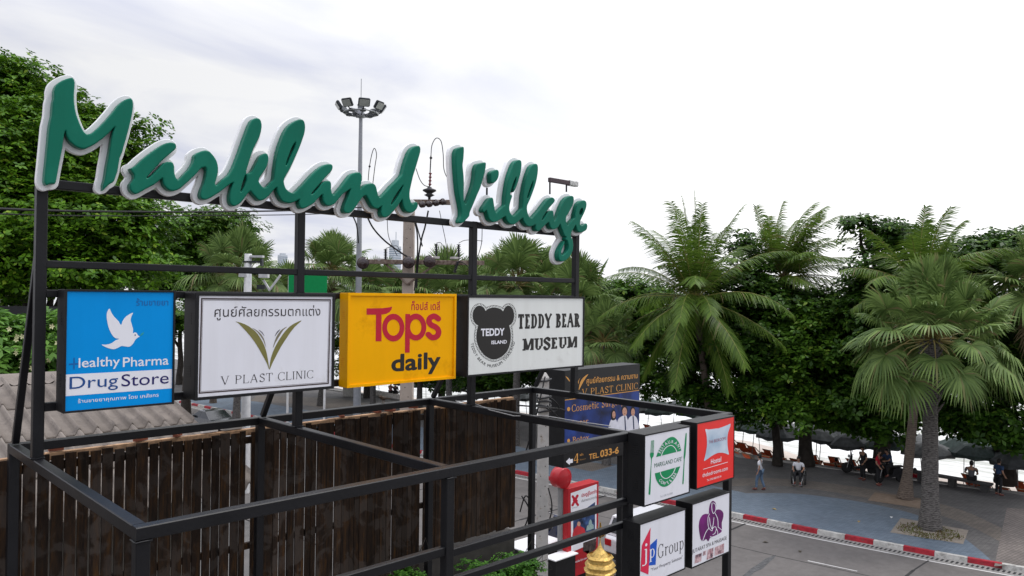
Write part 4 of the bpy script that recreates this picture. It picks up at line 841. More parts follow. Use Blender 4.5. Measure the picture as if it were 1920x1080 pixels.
# ------------------------------------------------------------------ trees and palms
leaf_bright = leafmat('leaf_bright', (.030, .088, .006), (.125, .27, .014), (.22, .32, .03))
leaf_dark = leafmat('leaf_dark', (.016, .048, .006), (.060, .135, .014), (.14, .22, .03))
leaf_mid = leafmat('leaf_mid', (.026, .072, .007), (.095, .20, .018), (.17, .25, .03))
leaf_fran = leafmat('frangipani_leaf', (.045, .12, .015), (.12, .26, .035))
palm_leaf = leafmat('fan_palm_leaf', (.075, .130, .034), (.20, .29, .085), (.2, .17, .08), .45, .25)
coco_leaf = leafmat('coconut_leaf', (.05, .10, .014), (.14, .225, .032), (.19, .16, .07), .38, .3)
dead_leaf = leafmat('dead_palm_leaf', (.10, .075, .04), (.19, .15, .085), None, .7, .2)
petiole = mat('palm_petiole', (.30, .19, .06), .5, var=.3, vscale=3, col2=(.2, .22, .07))
rachis = mat('coconut_rachis', (.26, .25, .07), .5, var=.2)
bark = mat('tree_bark', (.045, .038, .032), .95, var=.35, vscale=5, bump=.6, bscale=18)
def ringed(name, c1, c2, sc):
    m = bpy.data.materials.new(name); m.use_nodes = True; t = m.node_tree; n = t.nodes; l = t.links; b = n['Principled BSDF']; b.inputs['Roughness'].default_value = .9
    tcn = n.new('ShaderNodeTexCoord'); w_ = n.new('ShaderNodeTexWave'); w_.bands_direction = 'Z'; w_.inputs['Scale'].default_value = sc; w_.inputs['Distortion'].default_value = 2.2; w_.inputs['Detail'].default_value = 4; w_.inputs['Detail Scale'].default_value = 3.5
    l.new(tcn.outputs['Object'], w_.inputs['Vector']); no = n.new('ShaderNodeTexNoise'); no.inputs['Scale'].default_value = 9; no.inputs['Detail'].default_value = 6; l.new(tcn.outputs['Object'], no.inputs['Vector'])
    mu = n.new('ShaderNodeMath'); mu.operation = 'MULTIPLY_ADD'; l.new(w_.outputs[1], mu.inputs[0]); mu.inputs[1].default_value = .16; mq = n.new('ShaderNodeMapping'); mq.inputs['Scale'].default_value = (1, 1, 3.2); l.new(tcn.outputs['Object'], mq.inputs[0]); l.new(mq.outputs[0], no.inputs['Vector']); l.new(no.outputs[0], mu.inputs[2])
    r = n.new('ShaderNodeValToRGB'); l.new(mu.outputs[0], r.inputs[0]); r.color_ramp.elements[0].position = .38; r.color_ramp.elements[1].position = .72; r.color_ramp.elements[0].color = list(c1)+[1]; r.color_ramp.elements[1].color = list(c2)+[1]
    l.new(r.outputs[0], b.inputs['Base Color']); bp = n.new('ShaderNodeBump'); bp.inputs['Strength'].default_value = .8; bp.inputs['Distance'].default_value = .05; l.new(mu.outputs[0], bp.inputs['Height']); l.new(bp.outputs[0], b.inputs['Normal']); return m
fan_bark = ringed('fan_palm_bark', (.028, .025, .023), (.15, .138, .128), 4.5)
coco_bark = ringed('coconut_bark', (.07, .052, .04), (.16, .125, .10), 3.6)

def leaf_cloud(rng, blobs, n_rose, leaf, k=6, flat=.5, clump=.55, slim=.5, inner=.25, droop=.1):
    """rosettes of leaf-sized faces gathered in clumps spread through the blobs"""
    vol = np.array([b[3]*b[4]*b[5] for b in blobs])**.75; vol /= vol.sum(); P = []; O = []
    for b, f_ in zip(blobs, vol):
        n = max(6, int(n_rose*f_)); c = np.array(b[:3]); rr = np.array(b[3:6])
        m = max(5, int(9*(rr.mean()/clump)**1.5)); d = rng.normal(size=(m, 3)); d /= np.linalg.norm(d, axis=1)[:, None]; d[:, 2] = d[:, 2]*.9+.12
        rad = np.where(rng.random(m) < inner, rng.uniform(.1, .7, m), rng.uniform(.72, 1.05, m)); cc = d*rad[:, None]*rr
        wts = rng.uniform(.4, 1.6, m); wts /= wts.sum(); i = rng.choice(m, n, p=wts); cs = clump*rng.uniform(.6, 1.35, m)
        off = rng.normal(size=(n, 3)); l_ = np.linalg.norm(off, axis=1)[:, None]; off = off/l_*np.minimum(l_, 1.7); off *= cs[i][:, None]*np.array([1, 1, flat])
        p = cc[i]+off; P.append(c+p); o = p/rr; O.append(o/np.maximum(np.linalg.norm(o, axis=1)[:, None], 1e-6))
    P = np.vstack(P); O = np.vstack(O); n = len(P)
    A = O*.45+np.array([0, 0, .85])+rng.normal(size=(n, 3))*.28; A /= np.linalg.norm(A, axis=1)[:, None]
    ref = rng.normal(size=(n, 3)); e1 = np.cross(A, ref); e1 /= np.linalg.norm(e1, axis=1)[:, None]; e2 = np.cross(A, e1); V = []
    for j in range(k):
        th = 2*np.pi*j/k+rng.uniform(-.35, .35, n); up_ = rng.uniform(-droop-.15, .55, n)
        D = np.cos(th)[:, None]*e1+np.sin(th)[:, None]*e2+up_[:, None]*A; D /= np.linalg.norm(D, axis=1)[:, None]
        S_ = np.cross(A, D); S_ /= np.linalg.norm(S_, axis=1)[:, None]; L_ = (leaf*rng.uniform(.65, 1.2, n))[:, None]
        b0 = P+D*L_*.08; mid = P+D*L_*.66; w_ = L_*slim*.5
        V += [b0, mid+S_*w_, P+D*L_*1.02-A*L_*.16, mid-S_*w_]
    V = np.stack(V, 1).reshape(n, k, 4, 3).reshape(-1, 3); return V, np.arange(len(V)).reshape(-1, 4)
def limb_tree(mb, base, top, r, targets, rng, wob=.25):
    base = np.array(base, float); top = np.array(top, float); pts = []
    for i in range(7):
        t = i/6; p = base*(1-t)+top*t
        if 0 < i < 6: p = p+rng.normal(size=3)*wob*np.array([1, 1, .1])*r*1.2
        pts.append(p)
    mb.tube(pts, [r*(1.35 if i == 0 else 1.08-.5*i/6) for i in range(7)], 10)
    for t_ in targets:
        t_ = np.array(t_, float); st = pts[rng.integers(3, 7)]; mid = (st+t_)/2+np.array([0, 0, .15*np.linalg.norm(t_-st)])+rng.normal(size=3)*.15
        q = (mid+t_)/2+rng.normal(size=3)*.12; mb.tube([st, (st+mid)/2+rng.normal(size=3)*.06, mid, q, t_], [r*.5, r*.4, r*.3, r*.2, r*.08], 7)
def leafy(label, base, r, top, blobs, n_rose, leaf, m, seed, group=None, name='leafy_tree', cat='tree', **k):
    rng = np.random.default_rng(seed); t = thing(name, label, cat, base, 0, group)
    mb = MB(); limb_tree(mb, base, top, r, [b[:3] for b in blobs], rng); mb.build('trunk', bark, t)
    V, F = leaf_cloud(rng, blobs, n_rose, leaf, **k); np_mesh('crown', V, F, m, t); return t
def blob(u, v, d, rx, rz, ry=None):
    p = at(u, v, d=d); s = d/FPX; return (p[0], p[1], p[2], rx*s, (ry if ry else rx)*s*1.1, rz*s)

# the big tree behind the signs on the left
B_ = [blob(-90, 190, 30, 150, 95), blob(20, 170, 30, 62, 52), blob(110, 260, 29, 100, 70), blob(-20, 300, 27.5, 140, 90), blob(185, 232, 29.5, 42, 34), blob(215, 330, 29, 70, 70), blob(60, 400, 27, 110, 80), blob(200, 420, 27.5, 85, 62), blob(-80, 440, 27, 110, 90), blob(258, 236, 30, 18, 18), blob(262, 268, 30, 14, 8), blob(262, 425, 28.5, 46, 44), blob(120, 505, 26.5, 130, 52), blob(235, 505, 27.5, 70, 50), blob(-20, 520, 26, 90, 70), blob(30, 455, 25.5, 70, 40), blob(5, 125, 30.5, 34, 24), blob(60, 150, 30, 20, 12), blob(205, 480, 28.5, 70, 60), blob(140, 350, 31, 120, 110), blob(20, 250, 32, 130, 120)]
tb = at(60, 640, d=29); leafy('tall broad-leaved tree with a dense bright green crown behind the left end of the sign', (tb[0], tb[1], 0), .42, at(50, 470, d=29), B_, 30000, .225, leaf_bright, 3, clump=.6, flat=.45, k=6, slim=.52)
# trees and palms further along the promenade
B_ = [blob(330, 470, 56, 60, 48), blob(375, 425, 57, 48, 28), blob(420, 420, 58, 40, 20), blob(455, 428, 58, 26, 9), blob(300, 520, 55, 60, 40), blob(430, 470, 60, 40, 22), blob(360, 520, 58, 70, 40)]
tb = at(350, 640, d=57); leafy('mid green tree with tiered branches, left of the white camera pole', (tb[0], tb[1], 0), .3, at(360, 520, d=57), B_, 5200, .36, leaf_mid, 5, clump=.8)
def row(label, u, d, tops, seed, n, m=leaf_dark, r=.22, base=None, leaf=.34, **k):
    bl = [blob(*b, b[3]*.7) for b in tops]; b0 = base if base is not None else (at(u, 700, d=d)*np.array([1, 1, 0])+np.array([0, 0, ZP]))
    tp = at(u, np.mean([b[1] for b in tops])+20, d=d); return leafy(label, b0, r, tp, bl, n, leaf, m, seed, 'sea almond trees along the promenade', clump=.64, flat=.45, inner=.10, **k)
row('far green tree seen in the gap between the blue box and the clinic box', 338, 74, [(335, 590, 74, 60, 44), (400, 600, 75, 60, 40), (290, 610, 73, 60, 40)], 10, 2600, leaf_mid, .3)
row('green tree low behind the second frame post and white pole', 520, 72, [(500, 535, 72, 60, 26), (560, 560, 72, 60, 30), (450, 560, 71, 60, 40), (600, 545, 73, 40, 20)], 9, 3000, leaf_mid, .3)
row('low dark tree by the white wall, seen under the yellow box', 690, 66, [(680, 600, 66, 60, 34), (730, 640, 66, 60, 40), (640, 630, 67, 50, 34), (700, 560, 67, 60, 22), (660, 690, 66, 40, 26)], 11, 3600, leaf_mid, .3)
row('dark tree behind the concrete utility pole', 830, 60, [(800, 600, 60, 70, 50), (850, 650, 59, 70, 46), (880, 590, 60, 60, 34), (790, 690, 60, 60, 34), (840, 700, 58, 60, 34), (770, 545, 61, 40, 14)], 12, 5000, leaf_dark, .3)
row('dark tree behind the museum box', 960, 54, [(930, 620, 54, 80, 60), (1000, 600, 54, 70, 50), (960, 690, 53, 90, 44), (1040, 680, 53, 70, 50), (900, 705, 54, 60, 34)], 13, 5600, leaf_dark, .3)
row('bright-topped tree left of the large coconut palm', 1140, 51, [(1130, 590, 52, 80, 60), (1190, 560, 51, 64, 34), (1120, 545, 53, 44, 18), (1215, 545, 50, 40, 22), (1160, 650, 50, 90, 60), (1220, 700, 49, 80, 60), (1100, 690, 51, 70, 60), (1185, 610, 50, 70, 50), (1235, 600, 49, 50, 50)], 14, 8200, leaf_mid, .3)
g0 = at(1458, 873, Z=ZP); g1 = at(1512, 873, Z=ZP)
row('tree with a slim dark trunk right of the red sign box', 1450, 42, [(1400, 490, 43, 40, 30), (1408, 446, 43, 24, 12), (1380, 560, 42, 80, 60), (1450, 590, 42, 80, 60), (1390, 660, 41, 80, 60), (1440, 720, 41, 90, 56), (1330, 640, 43, 80, 70), (1370, 760, 40.5, 50, 26), (1425, 775, 40, 60, 22), (1310, 720, 42, 70, 50)], 15, 6600, leaf_dark, .22, g0)
row('tree with a thick dark trunk behind the wheelchair', 1520, 41.5, [(1530, 590, 42, 60, 36), (1500, 620, 41, 90, 60), (1570, 620, 41, 60, 60), (1520, 700, 40, 100, 56), (1590, 700, 40.5, 70, 60), (1500, 770, 39, 70, 30), (1575, 775, 39.5, 70, 26), (1548, 560, 43, 30, 12)], 16, 6600, leaf_mid, .36, g1)
g2 = at(1655, 885, Z=ZP); g3 = at(1885, 905, Z=ZP)
row('tall tree with a thin top branch between the two coconut palms on the right', 1645, 39, [(1612, 420, 40, 22, 16), (1640, 445, 40, 26, 24), (1680, 450, 40, 42, 30), (1650, 520, 39.5, 66, 50), (1700, 540, 40, 70, 50), (1640, 590, 39, 66, 40), (1660, 660, 38.5, 90, 60), (1610, 750, 38, 66, 44), (1660, 790, 37.5, 50, 34), (1650, 770, 39, 80, 50), (1720, 740, 38.5, 60, 50)], 17, 7400, leaf_dark, .42, g2)
row('spreading tree at the right edge behind the fan palms', 1870, 37.5, [(1900, 450, 38, 30, 14), (1860, 480, 38, 60, 40), (1800, 500, 38.5, 60, 40), (1820, 580, 38, 80, 60), (1900, 600, 37, 80, 70), (1780, 680, 37, 70, 60), (1860, 700, 36.5, 90, 60), (1930, 700, 36, 70, 70), (1850, 790, 36, 70, 30), (1905, 810, 35.5, 50, 36), (1800, 770, 37, 60, 34), (1955, 500, 38, 60, 60)], 18, 8200, leaf_dark, .4, g3)

# --- palms
def fan_leaf(rng, c, f, up_, L_, n=19, spread=2.25, droop=.35):
    """one fan leaf: narrow blades radiating from the end of its stalk"""
    f = f/np.linalg.norm(f); s_ = np.cross(f, up_); s_ /= max(1e-6, np.linalg.norm(s_)); nn = np.cross(s_, f); V = []; F = []
    for k in range(-n, n+1):
        th = spread*k/n; d = math.cos(th)*f+math.sin(th)*s_; ll = L_*(.80+.2*math.cos(th*.8))*rng.uniform(.9, 1.06); w_ = L_*.062
        sd = -math.sin(th)*f+math.cos(th)*s_; tw = .35*(1 if k % 2 else -1)
        q = sd*math.cos(tw)+nn*math.sin(tw)
        m_ = c+d*ll*.5+nn*ll*.07; m2 = c+d*ll*.78+nn*ll*.02-V3(0, 0, ll*droop*.3); tp = c+d*ll*.97-V3(0, 0, ll*droop*rng.uniform(.5, 1.2))
        b = len(V); V += [c-q*w_*.12, c+q*w_*.12, m_-q*w_*.5, m_+q*w_*.5, m2-q*w_*.42, m2+q*w_*.42, tp-q*w_*.05, tp+q*w_*.05]
        F += [(b, b+1, b+3, b+2), (b+2, b+3, b+5, b+4), (b+4, b+5, b+7, b+6)]
    return np.array(V), np.array(F)
def fan_palm(label, base, crown, L_, n, seed, parts=False, r0=.24, dead=4, lean=None, stalk=1.35):
    rng = np.random.default_rng(seed); t = thing('fan_palm', label, 'palm', base, 0, 'fan palms along the promenade')
    base = np.array(base, float); crown = np.array(crown, float); tr = MB(); k = 18; pts = []; rs = []
    for i in range(k+1):
        s_ = i/k; p = base*(1-s_)+crown*s_+V3(.12*math.sin(s_*3), .1*math.sin(s_*2.4), 0); pts.append(p)
        rs.append(r0*(1.35-.35*min(1, s_*6))*(1-.28*s_)*(1+.03*math.sin(i*2.3)))
    tr.tube(pts, rs, 14); tr.build('trunk', fan_bark, t)
    if parts:
        st = MB()                                          # stubs of cut leaf bases below the crown
        for i in range(44):
            a = i*2.4; s_ = .60+.38*i/44; c = base*(1-s_)+crown*s_+V3(.12*math.sin(s_*3), .1*math.sin(s_*2.4), 0); d = V3(math.cos(a), math.sin(a), 0)
            st.tube([c+d*r0*.7, c+d*(r0*1.05)+V3(0, 0, .16), c+d*(r0*1.3+.1*rng.random())+V3(0, 0, .38)], [.075, .055, .02], 5)
        st.build('leaf_base_stub', fan_bark, t)
    V = []; F = []; M_ = []; off = 0; pet = MB()
    for i in range(n+dead):
        a = i*2.39996+rng.uniform(-.2, .2); s_ = i/(n-1)
        el = R(90-(122 if parts else 112)*s_**1.1+rng.uniform(-12, 12)) if i < n else R(-62-rng.uniform(0, 18))
        d = V3(math.cos(a)*math.cos(el), math.sin(a)*math.cos(el), math.sin(el)); pl = L_*stalk*(.8+.35*rng.random())*(1 if i < n else .7)
        c = crown+d*pl-V3(0, 0, .12*pl); fd = d*.45+V3(0, 0, .95-1.55*s_+rng.uniform(-.25, .25) if i < n else -.9); upv = np.cross(np.cross(fd, V3(0, 0, 1)), fd)
        if np.linalg.norm(upv) < .05: upv = V3(1, 0, 0)
        v, f = fan_leaf(rng, c, fd, upv/np.linalg.norm(upv), L_*rng.uniform(.72, 1.12), droop=(.06+.34*s_)*rng.uniform(.5, 1.5))
        mm = palm_leaf if i < n else dead_leaf
        if parts: np_mesh('frond', v, f, mm, t)
        else: V.append(v); F.append(f+off); M_.append(np.full(len(f), 0 if i < n else 1)); off += len(v)
        pet.tube([crown+d*r0*.5, crown+d*pl*.5+V3(0, 0, .05*pl), c], [.035, .026, .018], 5)
    pet.build('leaf_stalk', petiole, t)
    if not parts: np_mesh('crown', np.vstack(V), np.vstack(F), [palm_leaf, dead_leaf], t, mi=np.concatenate(M_))
    return t
def coco_frond(rng, c, az, el, L_, sag, wind=V3(.0, 0, 0), leaf=1.0, nl=60):
    """one feather leaf; returns blade faces and the line of its midrib"""
    d = V3(math.cos(az)*math.cos(el), math.sin(az)*math.cos(el), math.sin(el)); p = np.array(c, float); pts = [p]; N_ = 22
    for i in range(N_):
        d = d+V3(0, 0, -sag/N_*(.4+1.3*i/N_))+wind/N_; d /= np.linalg.norm(d); p = p+d*L_/N_; pts.append(p)
    pts = np.array(pts); V = []; F = []
    for i in range(nl):
        s_ = .12+.87*i/(nl-1); x = s_*N_; k = min(int(x), N_-1); q = pts[k]+(pts[k+1]-pts[k])*(x-k); tg = pts[k+1]-pts[k]; tg /= np.linalg.norm(tg)
        sd = np.cross(tg, V3(0, 0, 1)); l_ = np.linalg.norm(sd); sd = sd/l_ if l_ > .05 else V3(math.sin(az), -math.cos(az), 0); nn = np.cross(sd, tg)
        ll = leaf*(.35+.75*math.sin(math.pi*min(1, .12+s_*.86)))*rng.uniform(.7, 1.12)
        for sg in (-1, 1):
            dd = sd*sg*.85+tg*(.45+.4*s_)+nn*.12-V3(0, 0, .30+.25*rng.random())+wind*.5; dd /= np.linalg.norm(dd); w_ = .046*leaf/.85
            ax = np.cross(dd, nn); ax /= max(1e-6, np.linalg.norm(ax)); m_ = q+dd*ll*.5; tp = q+dd*ll-V3(0, 0, ll*.22)+wind*.15
            b = len(V); V += [q-ax*w_*.4, q+ax*w_*.4, m_-ax*w_*.5, m_+ax*w_*.5, tp-ax*w_*.08, tp+ax*w_*.08]; F += [(b, b+1, b+3, b+2), (b+2, b+3, b+5, b+4)]
    return np.array(V), np.array(F), pts
def coco_palm(label, base, crown, L_, fr_, seed, parts=False, r0=.17, sag=1.1, wind=V3(0, 0, 0), bend=V3(0, 0, 0)):
    rng = np.random.default_rng(seed); t = thing('coconut_palm', label, 'palm', base, 0, 'coconut palms along the promenade'); base = np.array(base, float); crown = np.array(crown, float)
    tr = MB(); k = 18; tr.tube([base*(1-i/k)+crown*i/k+bend*math.sin(math.pi*i/k) for i in range(k+1)], [r0*(1.9 if i == 0 else 1.45 if i == 1 else 1.12-.35*i/k) for i in range(k+1)], 12); tr.build('trunk', coco_bark, t)
    V = []; F = []; off = 0; ra = MB()
    for i, (az, el) in enumerate(fr_):
        az, el = R(az+rng.uniform(-14, 14)), R(el+rng.uniform(-9, 9))
        v, f, pts = coco_frond(rng, crown+V3(math.cos(az), math.sin(az), 0)*.12, az, el, L_*rng.uniform(.86, 1.12), sag*rng.uniform(.85, 1.3)*(1.0 if el > .2 else .75), wind)
        ra.tube(pts[::3], np.linspace(.035, .008, len(pts[::3])), 5)
        if parts: np_mesh('frond', v, f, coco_leaf, t)
        else: V.append(v); F.append(f+off); off += len(v)
    ra.build('midrib', rachis, t)
    if not parts: np_mesh('crown', np.vstack(V), np.vstack(F), coco_leaf, t)
    hs = MB()
    for i in range(9): hs.tube([crown+V3(math.cos(i*.7), math.sin(i*.7), -.25)*.1, crown+V3(math.cos(i*.7)*.28, math.sin(i*.7)*.28, .35)], [.09, .02], 6)
    hs.build('sheath', mat('palm_sheath', (.11, .07, .04), .9, var=.4), t); return t
def gz(u, d): p = at(u, 600, d=d); return (p[0], p[1], ZP)
VA = math.degrees(math.atan2(FW[1], FW[0]))                # direction the camera looks, for turning crowns
def ring(n, el, o=0): return [(360*i/n+o, el) for i in range(n)]
fan_palm('stout fan palm with a ringed grey trunk standing in the sandy square nearest the kerb', at(1744, 992, Z=ZP), at(1750, 636, d=30.4), 1.34, 78, 21, True, .33, 0, stalk=1.72)
cp2 = ring(5, 78)+ring(7, 55, 20)+ring(9, 28, 10)+ring(8, -2, 30)
coco_palm('coconut palm with a smooth leaning trunk, close behind the nearest fan palm', at(1697, 935, Z=ZP), at(1735, 545, d=35.5), 3.7, cp2, 22, False, .2, .9, V3(.1, -.25, 0))
coco_palm('large coconut palm with long arching fronds, left of the promenade trees', gz(1345, 41), at(1303, 560, d=40), 5.0, ring(6, 84)+ring(9, 66, 25)+ring(9, 44, 10)+ring(9, 14, 33)+ring(9, -22, 5)+ring(7, -50, 40), 23, True, .2, .95)
coco_palm('wind-blown coconut palm in front of the sky, right of the large one', gz(1463, 43.5), at(1470, 520, d=43.5), 4.3, ring(6, 82)+ring(9, 62, 15)+ring(9, 36, 0)+ring(8, 5, 20)+ring(5, -35, 10), 24, False, .15, .8, V3(.35, -.45, 0))
coco_palm('distant coconut palm among the trees left of the white camera pole', gz(402, 62), at(402, 478, d=61), 3.6, ring(5, 70)+ring(7, 45, 20)+ring(8, 12, 5)+ring(5, -25), 25, False, .16, .9)
fan_palm('fan palm cut off by the right edge of the picture', gz(1985, 33), at(1965, 540, d=33), 1.36, 34, 31, False, .26, 5)
fan_palm('fan palm with a patterned trunk behind the museum box, tallest of the middle three', gz(968, 46), at(972, 535, d=46), 1.55, 42, 32, False, .24, 5)
fan_palm('fan palm behind the last letters and the right frame post', gz(1092, 44), at(1082, 575, d=44), 1.55, 42, 33, False, .24, 5)
fan_palm('lower fan palm directly left of the large coconut palm', gz(1140, 41), at(1130, 640, d=41), 1.16, 30, 34, False, .2, 5)
fan_palm('fan palm right of the second frame post, above the green board', gz(603, 61), at(622, 505, d=61), 1.6, 38, 35, False, .24, 6)
fan_palm('fan palm with dead hanging leaves left of the white camera pole', gz(445, 50), at(448, 520, d=50), 1.7, 40, 36, False, .24, 12)
fan_palm('low fan palm in front of the far shore, left of the utility pole', gz(700, 56), at(702, 558, d=56), 1.6, 38, 37, False, .22, 5)
fan_palm('low fan palm right of the utility pole under the rusty crossarm', gz(845, 50), at(838, 560, d=50), 1.65, 40, 38, False, .22, 5)
fan_palm('low fan palm in the gap between clinic box and yellow box', gz(560, 58), at(540, 560, d=58), 1.5, 34, 39, False, .22, 6)
fan_palm('small fan palm between the third post and the middle fan palms', gz(912, 54), at(912, 562, d=54), 1.5, 36, 40, False, .22, 5)
fan_palm('fan palm peeping over the museum box between its two taller neighbours', gz(1030, 50), at(1030, 548, d=50), 1.5, 38, 41, False, .22, 5)
fan_palm('fan palm low behind the crossarm, just right of the concrete pole', gz(788, 58), at(788, 556, d=58), 1.6, 36, 42, False, .22, 5)
# frangipani with pale flowers at the left edge
rng = np.random.default_rng(8); p = at(20, 660, d=14.5); t = thing('frangipani_tree', 'frangipani with pale yellow flowers behind the corrugated roof at the left edge', 'tree', (p[0], p[1], 0))
bl = [blob(0, 660, 14.5, 95, 60), blob(75, 665, 14.2, 70, 55), blob(105, 640, 14.6, 50, 40), blob(-40, 700, 14, 100, 60), blob(60, 720, 14, 90, 40), blob(150, 670, 14.8, 60, 40)]
mb = MB(); limb_tree(mb, (p[0], p[1], 0), (p[0], p[1], 7.2), .14, [b[:3] for b in bl], rng); mb.build('trunk', mat('grey_bark', (.2, .18, .16), .9, var=.2), t)
V, F = leaf_cloud(rng, bl, 1500, .27, k=9, slim=.3, clump=.3, flat=.8, droop=.3); np_mesh('crown', V, F, leaf_fran, t)
mfl = mat('pale_flower', (.75, .72, .42), .6, var=.1)
for u, v in [(32, 631), (42, 631), (31, 637), (42, 674), (43, 681), (31, 657), (31, 662), (41, 688), (94, 671), (108, 643), (87, 656), (92, 675), (18, 617), (60, 690), (14, 690), (75, 700), (98, 612)]:
    c = at(u, v, d=13.35+.25*((u*7) % 5)/5); fl = MB()
    for k in range(5):
        a = k*1.2566+u; d = RT*math.cos(a)+UP*math.sin(a); e_ = RT*-math.sin(a)+UP*math.cos(a); fl.add([c, c+d*.03+e_*.016-FW*.01, c+d*.055-FW*.015, c+d*.03-e_*.016-FW*.01], [(0, 1, 2, 3)])
    fl.build('flower', mfl, t)
# ------------------------------------------------------------------ plank screen, wall and planting behind the frame
def wood(name):
    m = bpy.data.materials.new(name); m.use_nodes = True; t = m.node_tree; n = t.nodes; l = t.links; b = n['Principled BSDF']; b.inputs['Roughness'].default_value = .75; b.inputs['Specular IOR Level'].default_value = .12
    tcn = n.new('ShaderNodeTexCoord'); g = n.new('ShaderNodeNewGeometry')
    mp_ = n.new('ShaderNodeMapping'); mp_.inputs['Scale'].default_value = (9, 1, 1.1); l.new(tcn.outputs['Object'], mp_.inputs[0])
    no = n.new('ShaderNodeTexNoise'); no.inputs['Scale'].default_value = 2.2; no.inputs['Detail'].default_value = 8; no.inputs['Roughness'].default_value = .7; l.new(mp_.outputs[0], no.inputs['Vector'])
    r = n.new('ShaderNodeValToRGB'); l.new(no.outputs[0], r.inputs[0]); e = r.color_ramp.elements
    e[0].position = .33; e[0].color = (.008, .006, .005, 1); e[1].position = .72; e[1].color = (.078, .036, .010, 1); x = e.new(.52); x.color = (.027, .016, .010, 1)
    n2 = n.new('ShaderNodeTexNoise'); n2.inputs['Scale'].default_value = 3.4; n2.inputs['Detail'].default_value = 9; n2.inputs['Roughness'].default_value = .62; n2.inputs['Distortion'].default_value = .5; l.new(tcn.outputs['Object'], n2.inputs['Vector'])
    r2 = n.new('ShaderNodeValToRGB'); l.new(n2.outputs[0], r2.inputs[0]); r2.color_ramp.elements[0].position = .50; r2.color_ramp.elements[1].position = .56
    sx = n.new('ShaderNodeSeparateXYZ'); l.new(tcn.outputs['Object'], sx.inputs[0]); mr = n.new('ShaderNodeMapRange'); mr.inputs[1].default_value = 1.4; mr.inputs[2].default_value = 3.2; mr.inputs[3].default_value = .62; mr.inputs[4].default_value = .12; l.new(sx.outputs[0], mr.inputs[0])
    mu = n.new('ShaderNodeMath'); mu.operation = 'MULTIPLY'; l.new(r2.outputs[0], mu.inputs[0]); l.new(mr.outputs[0], mu.inputs[1])
    mm = n.new('ShaderNodeMix'); mm.data_type = 'RGBA'; l.new(mu.outputs[0], mm.inputs[0]); l.new(r.outputs[0], mm.inputs[6]); mm.inputs[7].default_value = (.058, .047, .040, 1)
    hv = n.new('ShaderNodeMath'); hv.operation = 'MULTIPLY_ADD'; l.new(g.outputs['Random Per Island'], hv.inputs[0]); hv.inputs[1].default_value = .8; hv.inputs[2].default_value = .6
    vm = n.new('ShaderNodeVectorMath'); vm.operation = 'SCALE'; l.new(mm.outputs[2], vm.inputs[0]); l.new(hv.outputs[0], vm.inputs['Scale']); l.new(vm.outputs[0], b.inputs['Base Color'])
    bp = n.new('ShaderNodeBump'); bp.inputs['Strength'].default_value = .4; bp.inputs['Distance'].default_value = .01; l.new(no.outputs[0], bp.inputs['Height']); l.new(bp.outputs[0], b.inputs['Normal']); return m
m_wood = wood('weathered_planks'); m_raw = mat('raw_timber_top', (.42, .26, .15), .85, var=.35, vscale=9, dirt=(.09, .055, .035), dscale=6, dpos=.5)
ft = at(83, 850, Y=.93)[2]; fence = thing('plank_fence', 'dark weathered vertical plank screen with narrow gaps, standing right behind the frame', 'fence', (3, .93, 5.78))
random.seed(4)
def panel(x0, x1, wmin, wmax, gmin, gmax, zb):
    mb = MB(); x = x0
    while x < x1-.03:
        w_ = min(random.uniform(wmin, wmax), x1-x); dz = random.uniform(-.015, .02); dy = random.uniform(-.006, .006)
        mb.box((x, .915+dy, zb+random.uniform(0, .03)), (x+w_, .935+dy, ft-.03+dz), ch=.002); x += w_+random.uniform(gmin, gmax)
    return mb.build('plank_panel', m_wood, fence)
panel(-.55, 2.17, .08, .12, .009, .018, 5.0); panel(2.235, 4.56, .06, .115, .002, .014, 5.3); panel(4.60, 6.28, .05, .10, .0005, .005, 5.82)
for z in (ft-.16, 6.4): MB().box((-.5, .938, z), (6.2, .975, z+.07)).build('batten', m_wood, fence)
mb = MB(); random.seed(9); x = -.5
while x < 6.2:
    w_ = random.uniform(.5, 1.1); mb.box((x, .9425, ft-.07+random.uniform(-.004, .004)), (min(x+w_-.004, 6.25), 1.0, ft+random.uniform(-.012, .004)), ch=.004); x += w_
mb.build('top_timber', m_raw, fence)
for k, (u, v, w_) in enumerate([(392, 811, .16), (434, 809, .22)]):
    c = at(u, v, Y=1.0); c[2] = ft+.004; s_ = thing('pipe_box', ['short white plastic box lying on top of the plank screen', 'longer pale grey box lying on top of the plank screen near the post'][k], 'box', c, .05); local(MB().box((-w_/2, -.04, 0), (w_/2, .04, .05), ch=.006).box((-w_/2-.004, -.044, .044), (w_/2+.004, .044, .054), ch=.003), 'casing', white if k == 0 else mat('pale_plastic', (.45, .44, .43), .5), s_)
m_brick = mat('broken_brick', (.22, .07, .04), .9, var=.3, vscale=20)
for k, (u, v) in enumerate([(105, 842), (265, 826), (333, 820), (640, 787), (707, 775), (730, 774), (775, 768)]):
    c = at(u, v, Y=.97); c[2] = ft+.001; s_ = thing('brick_piece', 'broken red brick lying loose on top of the plank screen', 'brick', c, .4*k, 'bricks on the plank screen')
    mb = MB().box((-.06-.02*(k % 2), -.025, .004), (.06, .025, .034), ch=.004); mb.box((-.02, -.02, .0345), (.05-.03*(k % 3), .02, .045+.004*(k % 2)), ch=.003); local(mb, 'piece', m_brick, s_)
wl = thing('boundary_wall', 'grey rendered wall with a planting ledge below the plank screen', 'wall', (3, 1.3, 0))
MB().box((-.8, .985, 0), (4.55, 1.4, 4.6), ch=.01).build('wall', concrete, wl); MB().box((4.552, .985, 0), (6.35, 1.4, 5.74), ch=.01).build('wall', mat('dark_render', (.05, .045, .04), .9, var=.3), wl); MB().box((3.8, .35, 5.0), (6.3, .984, 5.12), ch=.01).build('ledge', concrete, wl)
